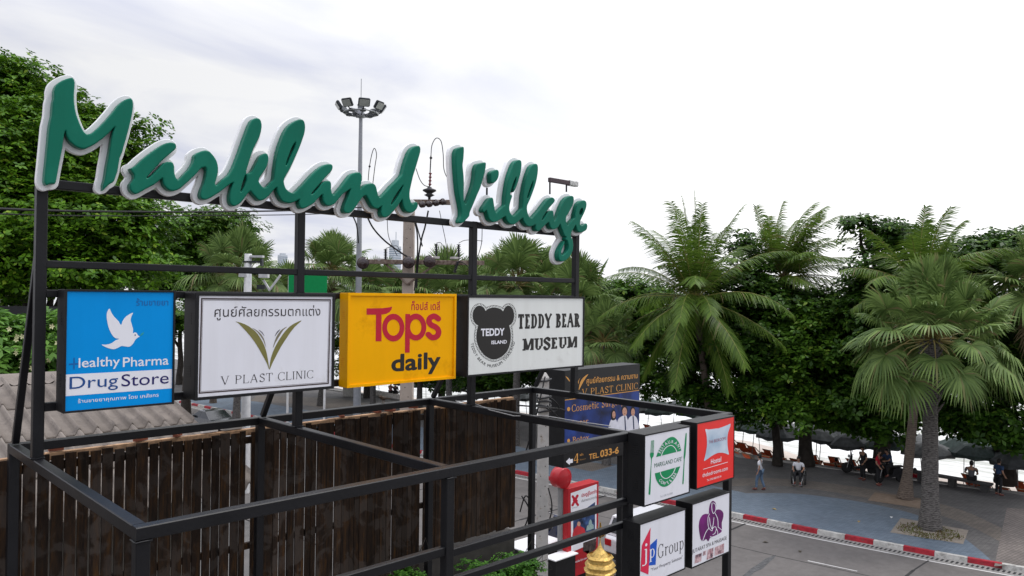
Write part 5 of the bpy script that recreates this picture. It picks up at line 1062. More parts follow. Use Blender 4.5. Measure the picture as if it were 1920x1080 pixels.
leaf_shrub = leafmat('shrub_leaf', (.03, .10, .012), (.10, .26, .03))
for k, (u, v, d, rx, rz) in enumerate([(880, 1066, 10.5, 46, 26), (925, 1052, 10.9, 46, 26), (955, 1062, 11.0, 20, 20), (720, 1078, 9.7, 34, 22)]):
    b = blob(u, v, d, rx, rz); rng = np.random.default_rng(60+k); zb = 5.12 if b[0] > 3.8 else 4.0
    b = (b[0], min(b[1], .60), max(b[2], zb+.2), b[3], .24, b[5]); sh = thing('shrub', ['leafy green shrub on the ledge left of the middle front post', 'largest leafy green shrub at the foot of the plank screen', 'green shrub by the right end of the plank screen', 'small green shrub sprouting below the middle planks', 'small shrub at the corner beyond the plank screen'][k], 'plant', (b[0], b[1], zb), 0, 'shrubs below the plank screen')
    mb = MB(); limb_tree(mb, (b[0], b[1], zb), (b[0], b[1], b[2]), .018, [tuple(np.array(b[:3])+rng.normal(size=3)*np.array(b[3:])*.5) for _ in range(7)], rng); mb.build('stem', bark, sh)
    V, F = leaf_cloud(rng, [b], 420, .055, k=7, clump=.09, slim=.6, inner=.6); np_mesh('foliage', V, F, leaf_shrub, sh)

# ------------------------------------------------------------------ shed with corrugated roof
YR = 5.78; zr = at(50, 707, Y=YR)[2]; XR = at(257, 694, Y=YR)[0]; slope = math.tan(R(13.2))
shed = thing('roadside_shed', 'low shed with a weathered grey corrugated cement roof behind the left signs', 'shed', (0, 4, 0))
m_roof = mat('cement_sheet', (.205, .178, .155), .9, var=.22, vscale=2.5, bump=.35, bscale=45, dirt=(.15, .132, .12), dscale=3.5, dpos=.52)
def sheet_rows(side):
    V = []; F = []; pit = .205; nx = int((XR+4.2)/(pit/10)); xs = np.linspace(-4.2, XR, nx)
    prof = .080*np.maximum(np.cos(2*np.pi*xs/pit), -.15)**2*np.sign(np.cos(2*np.pi*xs/pit)+.0)
    for k in range(4):
        y0 = .12+k*1.04; y1 = y0+1.12; l0 = .0; l1 = .030
        for j, (y, lz) in enumerate(((y0, l0), (y1, l1), (y1+.001, l1-.02))):
            for i in range(nx): V.append((xs[i], YR-side*y, zr-slope*y+prof[i]+lz))
        b = len(V)-3*nx
        for j in range(2):
            for i in range(nx-1): F.append((b+j*nx+i, b+j*nx+i+1, b+(j+1)*nx+i+1, b+(j+1)*nx+i) if side < 0 else (b+j*nx+i, b+(j+1)*nx+i, b+(j+1)*nx+i+1, b+j*nx+i+1))
    o = np_mesh('roof_sheet', np.array(V, float), np.array(F), m_roof, shed, True); return o
sheet_rows(1); sheet_rows(-1)
mb = MB(); nx = 300; xs = np.linspace(-4.2, XR, nx); pit = .205; vs = []
for x in xs:
    w_ = .022*math.cos(2*math.pi*x/pit)
    for y, z in ((-.36, -.36*slope+.034+w_), (-.16, -.05+.035+w_*.6), (-.08, .045), (0, .062), (.08, .045), (.16, -.05+.035+w_*.6), (.36, -.36*slope+.034+w_)): vs.append((x, YR+y, zr+z))
mb.add(vs, [(i*7+j, (i+1)*7+j, (i+1)*7+j+1, i*7+j+1) for i in range(nx-1) for j in range(6)], 0, True); mb.build('ridge_cap', m_roof, shed)
mb = MB(); ze = zr-slope*4.8
mb.add([(-4, YR-3.0, 0), (XR-.25, YR-3.0, 0), (XR-.25, YR+4.5, 0), (-4, YR+4.5, 0), (-4, YR-3.0, zr-slope*3.2), (XR-.25, YR-3.0, zr-slope*3.2), (XR-.25, YR+4.5, ze), (-4, YR+4.5, ze), (-4, YR, zr-.12), (XR-.25, YR, zr-.12)], [(0, 1, 5, 4), (2, 3, 7, 6), (1, 2, 6, 9, 5), (3, 0, 4, 8, 7)]); mb.build('wall', mat('shed_plaster', (.3, .28, .25), .9, var=.2), shed)
shop = thing('shop_front', 'dark shop front with red letters, half hidden by the frangipani at the left edge', 'shop', at(20, 700, d=24)*np.array([1, 1, 0]))
so_ = at(20, 610, d=24); m_shop = mat('dark_fascia', (.02, .02, .022), .6, var=.2); m_rl = mat('dull_red_letters', (.22, .03, .02), .5, var=.2)
rt2 = RT*np.array([1, 1, 0]); rt2 /= np.linalg.norm(rt2); fw2 = np.array([-rt2[1], rt2[0], 0])
def obox(mb, c, hx, hy, hz, ax=None, mi=0):
    """box about c with half sizes along ax (sideways), its normal and up"""
    ax = rt2 if ax is None else ax; ay = np.array([-ax[1], ax[0], 0]); up_ = V3(0, 0, 1); vs = [np.array(c)+ax*hx*i+ay*hy*j+up_*hz*k for i, j, k in ((-1, -1, -1), (1, -1, -1), (1, 1, -1), (-1, 1, -1), (-1, -1, 1), (1, -1, 1), (1, 1, 1), (-1, 1, 1))]
    return mb.add(vs, [(0, 3, 2, 1), (4, 5, 6, 7), (0, 1, 5, 4), (1, 2, 6, 5), (2, 3, 7, 6), (3, 0, 4, 7)], mi)
c = so_+fw2*1.6; obox(MB(), (c[0], c[1], 4.0), 3.2, 1.2, 4.0).build('wall', mat('shop_plaster', (.16, .15, .14), .9, var=.2), shop)
obox(MB(), so_+V3(0, 0, .05)+fw2*.30, 3.0, .06, .55).build('fascia', m_shop, shop)
lt = MB()
for u, v, w_, h_ in [(2, 604, 2, 8), (8, 604, 2, 8), (5, 601, 6, 2), (13, 605, 2, 6), (32, 604, 2, 14), (28, 609, 7, 2), (43, 602, 12, 2), (48, 605, 2, 9), (42, 606, 11, 2), (38, 609, 2, 7), (55, 603, 3, 9), (43, 610, 10, 2)]:
    p_ = at(u, v, d=23.95); obox(lt, p_, w_*23.9/FPX/2, .03, h_*23.9/FPX/2)
lt.build('lettering', m_rl, shop)

# ------------------------------------------------------------------ poles, wires, mast
def A(u, v, d): return at(u, v, d=d)
D1 = 19.0
p0 = A(766, 500, D1); pole = thing('utility_pole', 'square concrete utility pole with rusty crossarms and brown insulators behind the frame', 'utility pole', (p0[0], p0[1], 0))
m_pole = mat('pole_concrete', (.40, .335, .28), .85, var=.12, vscale=4, bump=.2, dirt=(.25, .21, .18), dscale=4)
ztop = A(768, 392, D1)[2]
mb = MB(); vs = []
for z, r_ in ((0, .19), (ztop, .125)):
    for sx, sy in ((-1, -1), (1, -1), (1, 1), (-1, 1)): vs.append(np.array([p0[0], p0[1], z])+rt2*sx*r_+fw2*sy*r_)
mb.add(vs, [(0, 1, 5, 4), (1, 2, 6, 5), (2, 3, 7, 6), (3, 0, 4, 7), (4, 5, 6, 7)])
mb.build('shaft', m_pole, pole)
mb = MB()
for k in range(26):
    z = 5.5+k*.23; q = np.array([p0[0], p0[1], z])-fw2*(.19-.065*z/ztop+.002)+rt2*.05*(1 if k % 2 else -.6); mb.tube([q, q+fw2*.004], .013, 8)
mb.build('bolt_hole', mat('hole_dark', (.03, .028, .026), .9, var=0), pole)
m_ins = mat('brown_porcelain', (.028, .014, .014), .18, var=.15, spec=.7); m_grey_ins = mat('grey_porcelain', (.42, .40, .38), .3, var=.2); m_dk = mat('dark_polymer', (.03, .03, .032), .5, var=.1)
def obj_tube(name, pts, r, m, par, n=8): return MB().tube(pts, r, n).build(name, m, par)
ca, cb = A(674, 494, D1-.25), A(908, 490, D1-.25); ca[2] = cb[2] = A(765, 491.5, D1-.25)[2]
MB().beam(ca, cb, .09, .11, ch=.008).build('crossarm', rust, pole)
ua, ub = A(742, 384, D1-.22), A(851, 378, D1-.22); ua[2] = ub[2] = A(800, 379, D1-.22)[2]; MB().beam(ua, ub, .10, .12, ch=.008).build('crossarm', rust, pole)
for q in (.2, .62): 
    c = ca*(1-q)+cb*q; MB().beam(c-V3(0, 0, .02), np.array([p0[0], p0[1], c[2]-.55])-fw2*.17, .035, .05).build('strut', rust, pole)
def disc(c, ax, r_, l_):
    """stack of porcelain sheds along ax"""
    pts = []; rs = []
    for s_, k in ((0, .25), (.08, .55), (.12, 1), (.2, .95), (.26, .45), (.36, .42), (.40, .85), (.5, .8), (.55, .35), (.62, .30), (.64, .55), (.72, .5), (.76, .2), (1, .18)): pts.append(np.array(c)+ax*l_*s_); rs.append(r_*k)
    return MB().tube(pts, rs, 16)
for u, v in ((680, 493), (766, 492), (805, 490)): disc(A(u, v, D1-.62), fw2, .15, .24).build('insulator', m_ins, pole)
for u, v in ((790, 383), (803, 382), (816, 380), (829, 378)):
    disc(A(u, v, D1-.45), rt2*.3+fw2*.9, .085, .26).build('insulator', m_ins, pole)
def shedrod(u0, v0, u1, v1, d, r_, n, m):
    a, b = A(u0, v0, d), A(u1, v1, d); pts = []; rs = []
    for k in range(n):
        for s_, q in ((0, .5), (.3, .5), (.4, 1), (.6, 1), (.7, .5)): pts.append(a+(b-a)*(k+s_)/n); rs.append(r_*q)
    return MB().tube(pts, rs, 10).build('arrester', m, pole)
shedrod(723, 487, 723, 466, D1-.2, .05, 7, m_dk); shedrod(818, 483, 818, 456, D1-.2, .05, 8, m_dk); shedrod(860, 487, 860, 457, D1-.2, .05, 8, m_dk); shedrod(859, 490, 852, 512, D1-.3, .05, 7, m_dk)
for u, v in ((815, 483), (853, 484), (712, 487)): MB().box(A(u, v, D1-.2)-V3(.09, .09, .03), A(u, v, D1-.2)+V3(.09, .09, .03), ch=.01).build('bracket', m_grey_ins, pole)
# top pin insulator with surge rod
c = A(805, 372, D1-.22); MB().lathe([(.03, 0), (.035, .08), (.13, .13), (.06, .17), (.11, .2), (.17, .235), (.16, .265), (.06, .30), (.05, .33)], c-V3(0, 0, .05), 16).build('insulator', m_dk, pole)
shedrod(806, 349, 807, 322, D1-.22, .04, 4, mat('red_polymer', (.16, .03, .035), .5, var=.1)); obj_tube('rod', [A(805, 352, D1-.22), A(808, 292, D1-.22)], .014, wire, pole); MB().ball(A(808, 296, D1-.22), .035).build('clamp', m_dk, pole)
MB().ball(A(693, 312, 24), .035).build('clamp', m_dk, pole)
def cable(label, pts, r, ss_=6, grp='wires round the utility pole'):
    P = crom([A(*p) for p in pts], ss_, False); o = MB().tube(P, r, 6).build('cable', wire); return tag(o, label, 'cable', grp)
cable('black loop of wire rising over the top insulator and down behind the V', [(808, 294, 18.8), (810, 272, 18.8), (818, 259, 18.8), (827, 265, 18.8), (831, 290, 18.8), (832, 315, 18.9), (838, 332, 19), (850, 345, 19.1)], .010)
cable('narrow loop of wire standing beside the lamp mast', [(690, 345, 24), (692, 318, 24), (697, 290, 24), (702, 278, 24), (706, 290, 24), (703, 312, 24), (699, 345, 24)], .012)
cable('wire hanging from the last d down to the top insulator', [(780, 316, 18.7), (787, 336, 18.7), (795, 347, 18.7), (804, 350, 18.7)], .010)
cable('thick cable sagging from the letter n down to the pole', [(688, 405, 18.4), (700, 428, 18.5), (722, 452, 18.6), (752, 474, 18.7), (775, 488, 18.8)], .020)
cable('short thick cable end hanging beside the lamp mast', [(660, 402, 18.6), (668, 420, 18.6), (671, 440, 18.6), (672, 456, 18.6)], .018)
cable('straight cable crossing in front of the pole from upper right', [(803, 395, 18.4), (797, 425, 18.4), (790, 450, 18.4), (784, 490, 18.5), (781, 540, 18.6)], .020)
cable('cable running down the right side of the pole', [(776, 412, 18.7), (782, 436, 18.7), (783, 470, 18.7), (780, 520, 18.7), (777, 545, 18.7)], .018)
cable('cable crossing behind the straight one beside the pole', [(779, 415, 18.6), (786, 440, 18.6), (792, 462, 18.6)], .016)
cable('thin wire hanging right of the pole', [(824, 395, 18.9), (830, 425, 18.9), (836, 455, 18.9), (839, 485, 18.9)], .008)
cable('thin wire hanging left of the pole in front of the tower block', [(726, 410, 18.9), (728, 440, 18.9), (736, 462, 18.9), (745, 480, 18.9)], .008)
cable('small wire bow on the middle arrester', [(818, 456, 18.8), (826, 455, 18.8), (832, 466, 18.8), (829, 482, 18.8)], .008)
cable('thin wire from the right arrester to the frame post', [(860, 456, 18.8), (870, 451, 18.8), (885, 450, 18.8), (905, 452, 18.8)], .008)
cable('wire hanging below the top bar right of the third post', [(904, 425, 17), (903, 455, 17), (897, 478, 17), (892, 495, 17)], .008)
cable('wire bundle at the right end of the crossarm', [(860, 489, 18.7), (872, 495, 18.6), (882, 504, 18.6), (893, 497, 18.6)], .010)
cable('small wire loop on the left arrester', [(723, 466, 18.8), (735, 462, 18.8), (745, 462, 18.8), (751, 475, 18.8)], .008)
cable('upper of two black cables crossing behind the M towards the pole', [(-60, 389, 8.5), (150, 396, 10.5), (400, 397, 13.5), (600, 393, 16.5), (765, 383, 19)], .017, 10, 'two cables crossing at the left'); cable('lower of two black cables crossing behind the M towards the pole', [(-60, 399, 8.5), (150, 404.5, 10.5), (400, 404, 13.5), (600, 401, 16.5), (765, 390, 19)], .010, 10, 'two cables crossing at the left')
# second, shorter pole left of the billboard
p2 = A(1018, 850, 17); pole2 = thing('service_pole', 'short pale concrete service pole wrapped with black cables, left of the clinic billboard', 'utility pole', (p2[0], p2[1], 0)); z2 = A(1026, 699, 17)[2]
mb = MB(); vs = []
for z, r_ in ((0, .15), (z2-.1, .115), (z2, .05)):
    for sx, sy in ((-1, -1), (1, -1), (1, 1), (-1, 1)): vs.append(np.array([p2[0], p2[1], z])+rt2*sx*r_+fw2*sy*r_)
mb.add(vs, [(4*k+i, 4*k+(i+1) % 4, 4*k+4+(i+1) % 4, 4*k+4+i) for k in range(2) for i in range(4)]+[(8, 9, 10, 11)]); mb.build('shaft', mat('pale_pole_concrete', (.45, .43, .40), .85, var=.15, dirt=(.3, .25, .2), dscale=6), pole2)
mb = MB()
for k in range(18):
    q = np.array([p2[0], p2[1], 3+k*.22])-fw2*.142+rt2*.05*(1 if k % 2 else -1); mb.tube([q, q+fw2*.006], .012, 6)
mb.build('bolt_hole', MATS['hole_dark'], pole2)
for v in (712, 744, 752, 760, 770): mb = MB().tube([np.array([p2[0], p2[1], A(1020, v, 17)[2]])+(rt2*math.cos(a)+fw2*math.sin(a))*.165+V3(0, 0, .02*math.sin(a*2+v)) for a in np.linspace(0, 2*math.pi, 17)], .022, 6); mb.build('cable_band', m_dk, pole2)
for k, pts in enumerate([[(1022, 706, 16.7), (1010, 760, 16.5), (1000, 800, 16.5), (985, 850, 16.6)], [(1030, 745, 16.7), (1040, 752, 16.7), (1048, 764, 16.8), (1040, 772, 16.8), (1024, 765, 16.8)], [(1026, 760, 16.7), (1040, 776, 16.7), (1048, 786, 16.8), (1030, 790, 16.8)], [(1028, 915, 16.7), (1034, 940, 16.6), (1034, 960, 16.6), (1027, 985, 16.7)], [(978, 930, 16.8), (992, 955, 16.7), (985, 985, 16.7), (973, 1000, 16.7)], [(975, 960, 16.8), (985, 930, 16.8), (996, 945, 16.7), (990, 975, 16.7)]]):
    cable(['cable dropping from the short pole top behind the screen corner', 'cable coil bulging right of the short pole, upper one', 'cable coil bulging right of the short pole, lower one', 'cable bow on the lower right side of the short pole', 'tangled cable by the lower end of the plank screen', 'second tangled cable by the lower end of the plank screen'][k], pts, .016, 6, 'cables on the short pole')
cable('black cable running from the frame corner to the clinic billboard', [(972, 760, 11.5), (1010, 763, 13), (1048, 766, 17), (1060, 770, 19.9)], .014, 8, 'cables on the short pole')
mb = MB(); 
for k in range(14):
    q = A(998+.0*k, 968-6*k, 16.7); mb.box(q-V3(.03, .03, .015), q+V3(.03, .03, .015))
tag(mb.build('cable_tray', steel), 'narrow toothed cable ladder beside the short pole', 'cable tray')
# floodlight mast
pm = A(672, 560, 52); mast = thing('floodlight_mast', 'tall tapering grey mast crowned by a ring of floodlights, behind the last word', 'lamp mast', (pm[0], pm[1], 0)); zm_ = A(686, 213, 52)[2]
m_mast = mat('mast_paint', (.30, .31, .33), .5, .3, var=.08)
local(MB().lathe([(.27, 0), (.22, 8), (.17, 14), (.12, zm_)], (0, 0, 0), 14), 'shaft', m_mast, mast)
local(MB().lathe([(.05, zm_-.3), (.28, zm_-.25), (.28, zm_+.02), (.22, zm_+.12), (.22, zm_+.55), (.28, zm_+.6), (.02, zm_+.72)], (0, 0, 0), 14), 'head', m_mast, mast)
local(MB().tube([(1.15*math.cos(a), 1.15*math.sin(a), zm_+.05) for a in np.linspace(0, 2*math.pi, 33)], .05, 6, cap=False), 'ring', steel, mast)
local(MB().tube([(0, 0, zm_+.7), (0, 0, zm_+2.4)], .025, 5), 'lightning_rod', steel, mast)
m_fl = mat('floodlight_housing', (.05, .055, .06), .5, .3, var=.2); m_flg = mat('floodlight_glass', (.34, .35, .33), .15, var=.15, vscale=3)
for k in range(8):
    a = k*math.pi/4+.35; ca_, sa_ = math.cos(a), math.sin(a); Mx = Matrix.Translation((1.48*ca_, 1.48*sa_, zm_+.46)) @ Matrix.Rotation(a, 4, 'Z') @ Matrix.Rotation(R(34), 4, 'Y')
    bm = bmesh.new(); bmesh.ops.create_cube(bm, size=1, matrix=Matrix.Diagonal((.2, .78, .58, 1))); bmesh.ops.bevel(bm, geom=list(bm.edges), offset=.05, segments=2, affect='EDGES'); h_ = local(MB().addbm(bm, mat=Mx), 'floodlight', m_fl, mast)
    bm = bmesh.new(); bmesh.ops.create_cube(bm, size=1, matrix=Matrix.Translation((.13, 0, 0)) @ Matrix.Diagonal((.02, .66, .44, 1))); local(MB().addbm(bm, mat=Mx), 'lens', m_flg, h_)
    local(MB().tube([(0.2*ca_, .2*sa_, zm_-.1), (1.1*ca_, 1.1*sa_, zm_+.02), (1.42*ca_, 1.42*sa_, zm_+.25)], .04, 6).box((1.0*ca_-.15, 1.0*sa_-.15, zm_-.05), (1.0*ca_+.15, 1.0*sa_+.15, zm_+.16), ch=.02), 'ballast', m_fl, mast)
# white camera pole
pc = A(463, 640, 35); cp = thing('camera_pole', 'white pole with crossarms and camera boxes between the first two posts', 'pole', (pc[0], pc[1], 0)); zc_ = A(470, 476, 35)[2]; m_wp = mat('white_pole_paint', (.62, .62, .62), .5, var=.1)
local(MB().lathe([(.22, 0), (.2, 4), (.16, zc_), (.0001, zc_)], (0, 0, 0), 14), 'shaft', m_wp, cp)
def cbox(name, u, v, w_, h_, m, dd=0): c = A(u, v, 35+dd); obox(MB(), c, w_*35/FPX/2, .14, h_*35/FPX/2).build(name, m, cp)
cbox('crossarm', 482, 481, 24, 4, m_wp); cbox('crossarm', 475, 491, 36, 3, m_fl); cbox('camera', 457, 515, 15, 9, m_wp); cbox('camera', 495, 517, 17, 8, m_wp); cbox('hanger', 491, 492, 3, 14, m_fl); cbox('cabinet', 490, 538, 14, 8, m_fl)
for q in ((494, 525, 506, 545), (526, 516, 506, 543)): MB().beam(A(q[0], q[1], 35), A(q[2], q[3], 35), .09, .09).build('bracket', m_wp, cp)
gb = A(576, 530, 45); gs = thing('green_board', 'plain bright green signboard on posts behind the second frame post', 'sign board', (gb[0], gb[1], 0))
c = A(577, 543, 45); obox(MB(), c, 36*45/FPX, .04, 27*45/FPX).build('board', mat('green_board_paint', (.0, .26, .07), .5, var=.05), gs)
for u in (542, 611): q = A(u, 543, 45.1); MB().beam((q[0], q[1], 0), (q[0], q[1], c[2]+.8), .1, .1).build('post', m_wp, gs)
# ------------------------------------------------------------------ clinic billboard
Y = 6.2; Zb = (940, 680, 5.4)
x0 = at(1058.5, 760, Y=Y)[0]; x1 = at(1198.5, 760, Y=Y)[0]; zt_ = at(1072, 695.5, Y=Y)[2]; zb_ = at(1060, 876, Y=Y)[2]
bb = thing('billboard', 'tall black and blue clinic billboard with gold lettering and three people in white coats', 'billboard', ((x0+x1)/2, Y+.3, 0))
MB().box((x0-.02, Y+.004, zb_-.02), (x1+.02, Y+.62, zt_+.02), ch=.006).build('cabinet', blackbox, bb)
for x in (x1-.42,): MB().beam((x, Y+.3, 0), (x, Y+.3, zb_-.025), .18, .18).build('post', black, bb)
MB().box((x0, Y, zb_), (x1, Y+.0035, zt_)).build('face', mat('black_sheet', (.008, .008, .009), .3, var=.1), bb)
gold = mat('gold_print', (.62, .30, .07), .35, var=.08); m_bl = mat('cobalt_sheet', (.010, .018, .085), .3, var=.7, vscale=2.2, col2=(.018, .05, .24)); skin_p = mat('printed_skin', (.55, .30, .21), .4, var=.05)
zbl = at(1059.5, 751, Y=Y)[2]; zbm = at(1060, 845, Y=Y)[2]
decal('blue_panel', [np.array([(x0+.01, zbm), (x1-.01, zbm), (x1-.01, zbl), (x0+.01, zbl)])], Y, m_bl, bb, .002); decal('gold_line', [np.array([(x0+.01, zbl+.003), (x1-.01, zbl+.003), (x1-.01, zbl+.022), (x0+.01, zbl+.022)])], Y, gold, bb, .003)
Zq = Zb
for lp_ in [crom([(880, 115), (830, 150), (797, 200), (782, 278), (802, 245), (840, 175)], 3), crom([(650, 135), (680, 160), (694, 192), (668, 165)], 3), crom([(800, 150), (785, 185), (782, 215), (776, 190)], 3)]: decal('leaf_emblem', pix([lp_], Zb, Y), Y, gold, bb, .003)
words('lettering', 'ศูนย์ศัลยกรรม & ความงาม', Zb, (862, 236), (1380, 98), Y, gold, bb, 'thai', .01, .003)
words('lettering', 'V PLAST CLINIC', Zb, (815, 340), (1380, 200), Y, gold, bb, 'roman', .0, .003, T=.10, t=.05, ser=.04)
decal('bullet', pix([ell(680, 470, 15, 22, 20)], Zb, Y), Y, gold, bb, .004); decal('bullet', pix([ell(680, 790, 14, 20, 20)], Zb, Y), Y, gold, bb, .004); decal('bullet', pix([ell(680, 630, 14, 21, 20)], Zb, Y), Y, gold, bb, .004)
words('lettering', 'Cosmetic Surgery', Zb, (712, 520), (1240, 352), Y, gold, bb, 'roman', 0, .004, T=.12, t=.06, ser=.05); words('lettering', 'Laser', Zb, (715, 650), (882, 555), Y, gold, bb, 'roman', 0, .004, T=.12, t=.06, ser=.05); words('lettering', 'Botox', Zb, (720, 815), (888, 722), Y, gold, bb, 'roman', 0, .004, T=.12, t=.06, ser=.05)
coat = mat('printed_coat', (.66, .66, .72), .4, var=.08, vscale=8); hair_p = mat('printed_hair', (.012, .010, .010), .4, var=0); tie_p = mat('printed_tie', (.02, .03, .08), .4, var=0)
for hx, hy, hw, hh, sx0, sx1, sb, tie, lay in ((1246, 490, 32, 52, 1165, 1290, 700, 1, .004), (1136, 520, 22, 44, 1085, 1180, 690, 0, .006), (1330, 495, 26, 46, 1268, 1385, 690, 1, .006)):
    decal('printed_coat', pix([crom([(hx-hw*.5, hy+hh*.9), (sx0+20, hy+hh*1.5), (sx0+4, hy+hh*2.6), (sx0, sb), (sx1, sb-18), (sx1-2, hy+hh*2.3), (sx1-18, hy+hh*1.35), (hx+hw*.5, hy+hh*.85)], 3)], Zb, Y), Y, coat, bb, lay)
    decal('printed_hair', pix([ell(hx, hy-hh*.25, hw*.95, hh*.85)] if tie else [crom([(hx-hw, hy+hh*1.3), (hx-hw*1.1, hy-hh*.3), (hx, hy-hh*1.15), (hx+hw*.9, hy-hh*.3), (hx+hw*.8, hy+hh*1.2)], 4)], Zb, Y), Y, hair_p, bb, lay+.001)
    decal('printed_face', pix([ell(hx+1, hy+6, hw*.72, hh*.82)], Zb, Y), Y, skin_p, bb, lay+.002)
    decal('printed_features', pix([ell(hx-hw*.28, hy-hh*.08, 3.4, 2.4, 10), ell(hx+hw*.3, hy-hh*.1, 3.4, 2.4, 10), ell(hx+1, hy+hh*.5, 8, 3, 12), np.array([(hx-2, hy+hh*.2), (hx+3, hy+hh*.2), (hx+1, hy+hh*.05)])], Zb, Y), Y, mat('printed_brown', (.18, .07, .05), .4, var=0), bb, lay+.003)
    if tie: decal('printed_tie', pix([np.array([(hx-3, hy+hh*1.05), (hx+8, hy+hh*1.0), (hx+16, sb-20), (hx+4, sb-14)])], Zb, Y), Y, tie_p, bb, lay+.001)
decal('arrow', pix([np.array([(652, 1002), (692, 962), (692, 980), (723, 974), (723, 1012), (692, 1018), (692, 1036)])], Zb, Y), Y, prw, bb, .003)
words('lettering', '4', Zb, (733, 1020), (782, 915), Y, gold, bb, 'roman', 0, .003); words('lettering', 'th', Zb, (793, 945), (828, 915), Y, gold, bb, 'sans', 0, .003); words('lettering', 'floor', Zb, (793, 992), (856, 962), Y, mat('dim_gold', (.3, .17, .06), .4, var=0), bb, 'sans', 0, .003)
words('lettering', 'TEL.', Zb, (887, 982), (990, 905), Y, gold, bb, 'sans', .02, .003); words('lettering', '033-6', Zb, (1000, 960), (1188, 848), Y, gold, bb, 'sans', .03, .003)

# ------------------------------------------------------------------ red advertising kiosk, round red sign, shrine, stall
Y = 8.8; Zk = (940, 840, 4.5)
x0 = at(1064.5, 985, Y=Y)[0]; x1 = at(1122, 985, Y=Y)[0]; zt_ = at(1065, 917, Y=Y)[2]; zb_ = .35
kr = mat('kiosk_red', (.42, .012, .02), .35, var=.08, coat=.2)
ks = thing('poster_kiosk', 'red poster kiosk with a Thai poster on its white panel, behind the lower rails', 'kiosk', ((x0+x1)/2, Y+.2, 0))
MB().box((x0, Y+.005, zb_), (x1, Y+.42, zt_), ch=.01).build('body', kr, ks); MB().box((x0+.08, Y+.06, 0), (x1-.08, Y+.36, zb_)).build('plinth', black, ks)
decal('poster_panel', pix([np.array([(585, 382), (806, 304), (800, 790), (590, 880)])], Zk, Y), Y, prw, ks, .001)
decal('emblem', pix(strokes([[(602, 408), (645, 480)], [(642, 402), (600, 482)], [(612, 440), (636, 446)]], 10, 2), Zk, Y), Y, redp, ks, .003)
words('lettering', 'ประตูสู่โอซาก้า', Zk, (676, 425), (804, 345), Y, redp, ks, 'thai', .025, .003); words('lettering', 'เดินทางสะดวกทุกวัน', Zk, (676, 466), (804, 400), Y, ink, ks, 'thai', 0, .003); words('lettering', 'THAILAND', Zk, (597, 512), (645, 492), Y, ink, ks, 'sans', 0, .003)
decal('poster_picture', pix([np.array([(690, 528), (790, 455), (790, 700), (606, 770), (606, 560), (665, 535)])], Zk, Y), Y, mat('poster_dusk', (.02, .03, .09), .4, var=.8, vscale=6, col2=(.06, .12, .3)), ks, .003)
decal('poster_castle', pix([np.array([(715, 700), (722, 655), (735, 650), (738, 622), (750, 600), (762, 618), (765, 640), (778, 648), (780, 680)])], Zk, Y), Y, mat('poster_teal', (.3, .42, .4), .4, var=.3, vscale=30), ks, .0045)
decal('poster_figure', pix([crom([(595, 760), (610, 690), (635, 660), (640, 635), (655, 628), (668, 640), (668, 660), (700, 680), (712, 730)], 3, False)], Zk, Y), Y, mat('poster_red', (.5, .03, .04), .4, var=.2), ks, .0045)
decal('poster_face', pix([ell(653, 640, 14, 20, 16)], Zk, Y), Y, skin_p, ks, .006)
decal('poster_band', pix([np.array([(568, 900), (740, 862), (738, 900), (735, 965), (572, 1035)])], Zk, Y), Y, mat('poster_crimson', (.36, .015, .02), .4, var=.1), ks, .003); words('lettering', 'www.osaka-fair.com', Zk, (582, 985), (722, 915), Y, prw, ks, 'sans', 0, .0045)
decal('poster_dark', pix([np.array([(690, 800), (800, 760), (796, 850), (740, 900), (690, 870)])], Zk, Y), Y, mat('poster_brown', (.06, .045, .04), .4, var=.6, vscale=12), ks, .003)
c = at(1058, 897, Y=8.95); rs = thing('round_sign', 'round red drum sign on a grey post beside the red kiosk', 'sign', (c[0], 9.1, 0))
mb = MB(); r_ = 19*24.2/FPX; ang = np.linspace(0, 2*math.pi, 37)[:-1]
mb.lathe([(.001, -.19), (r_-.02, -.19), (r_, -.17), (r_, .17), (r_-.02, .19), (.001, .19)], (c[0]-.0, 9.1, c[2]), 36, axis=1); mb.build('drum', kr, rs)
MB().tube([(c[0]+.02, 9.1, 0), (c[0]+.02, 9.1, c[2]-r_+.02)], .10, 14).build('post', mat('grey_post', (.24, .24, .24), .55, var=.1), rs)
# golden spirit-house spire
sh = at(1125, 1040, d=20); gd = mat('gilded', (.66, .44, .13), .42, .55, var=.25, vscale=16, bump=.15, bscale=40, dirt=(.34, .19, .05), dscale=12, dpos=.55)
SX = .76; sg = thing('spirit_house', 'small golden shrine tower with a ribbed dome and leafy finial below the cafe sign', 'shrine', (sh[0], sh[1], 0), .4)
def ngon(prof, n=12, rib=.0, m=gd, name='dome'):
    mb = MB(); vs = []; k = n*4
    for r_, z in prof:
        for j in range(k):
            a = 2*math.pi*j/k; q = SX*r_*(1+rib*(1 if j % 4 in (0, 1) else -1)*.5); vs.append((q*math.cos(a), q*math.sin(a), z))
    mb.add(vs, [(i*k+j, i*k+(j+1) % k, (i+1)*k+(j+1) % k, (i+1)*k+j) for i in range(len(prof)-1) for j in range(k)], 0, False); return local(mb, name, m, sg)
ngon([(.0, 1.0), (.62, 1.0), (.62, 1.12), (.5, 1.2), (.0, 1.2)], 4, 0, gd, 'platform'); local(MB().lathe([(.45, 0), (.45, .1), (.28, .2), (.28, .85), (.5, 1.0)], (0, 0, 0), 4, smooth=False), 'pedestal', mat('shrine_stone', (.5, .47, .42), .6, var=.15), sg)
for a in range(4): local(MB().tube([(.36*math.cos(a*1.571+.785), .36*math.sin(a*1.571+.785), 1.2), (.36*math.cos(a*1.571+.785), .36*math.sin(a*1.571+.785), 1.95)], .05, 8), 'column', gd, sg)
local(MB().ball((0, 0, 1.55), .2, sc=(1, 1, 1.6)), 'statue', gd, sg)
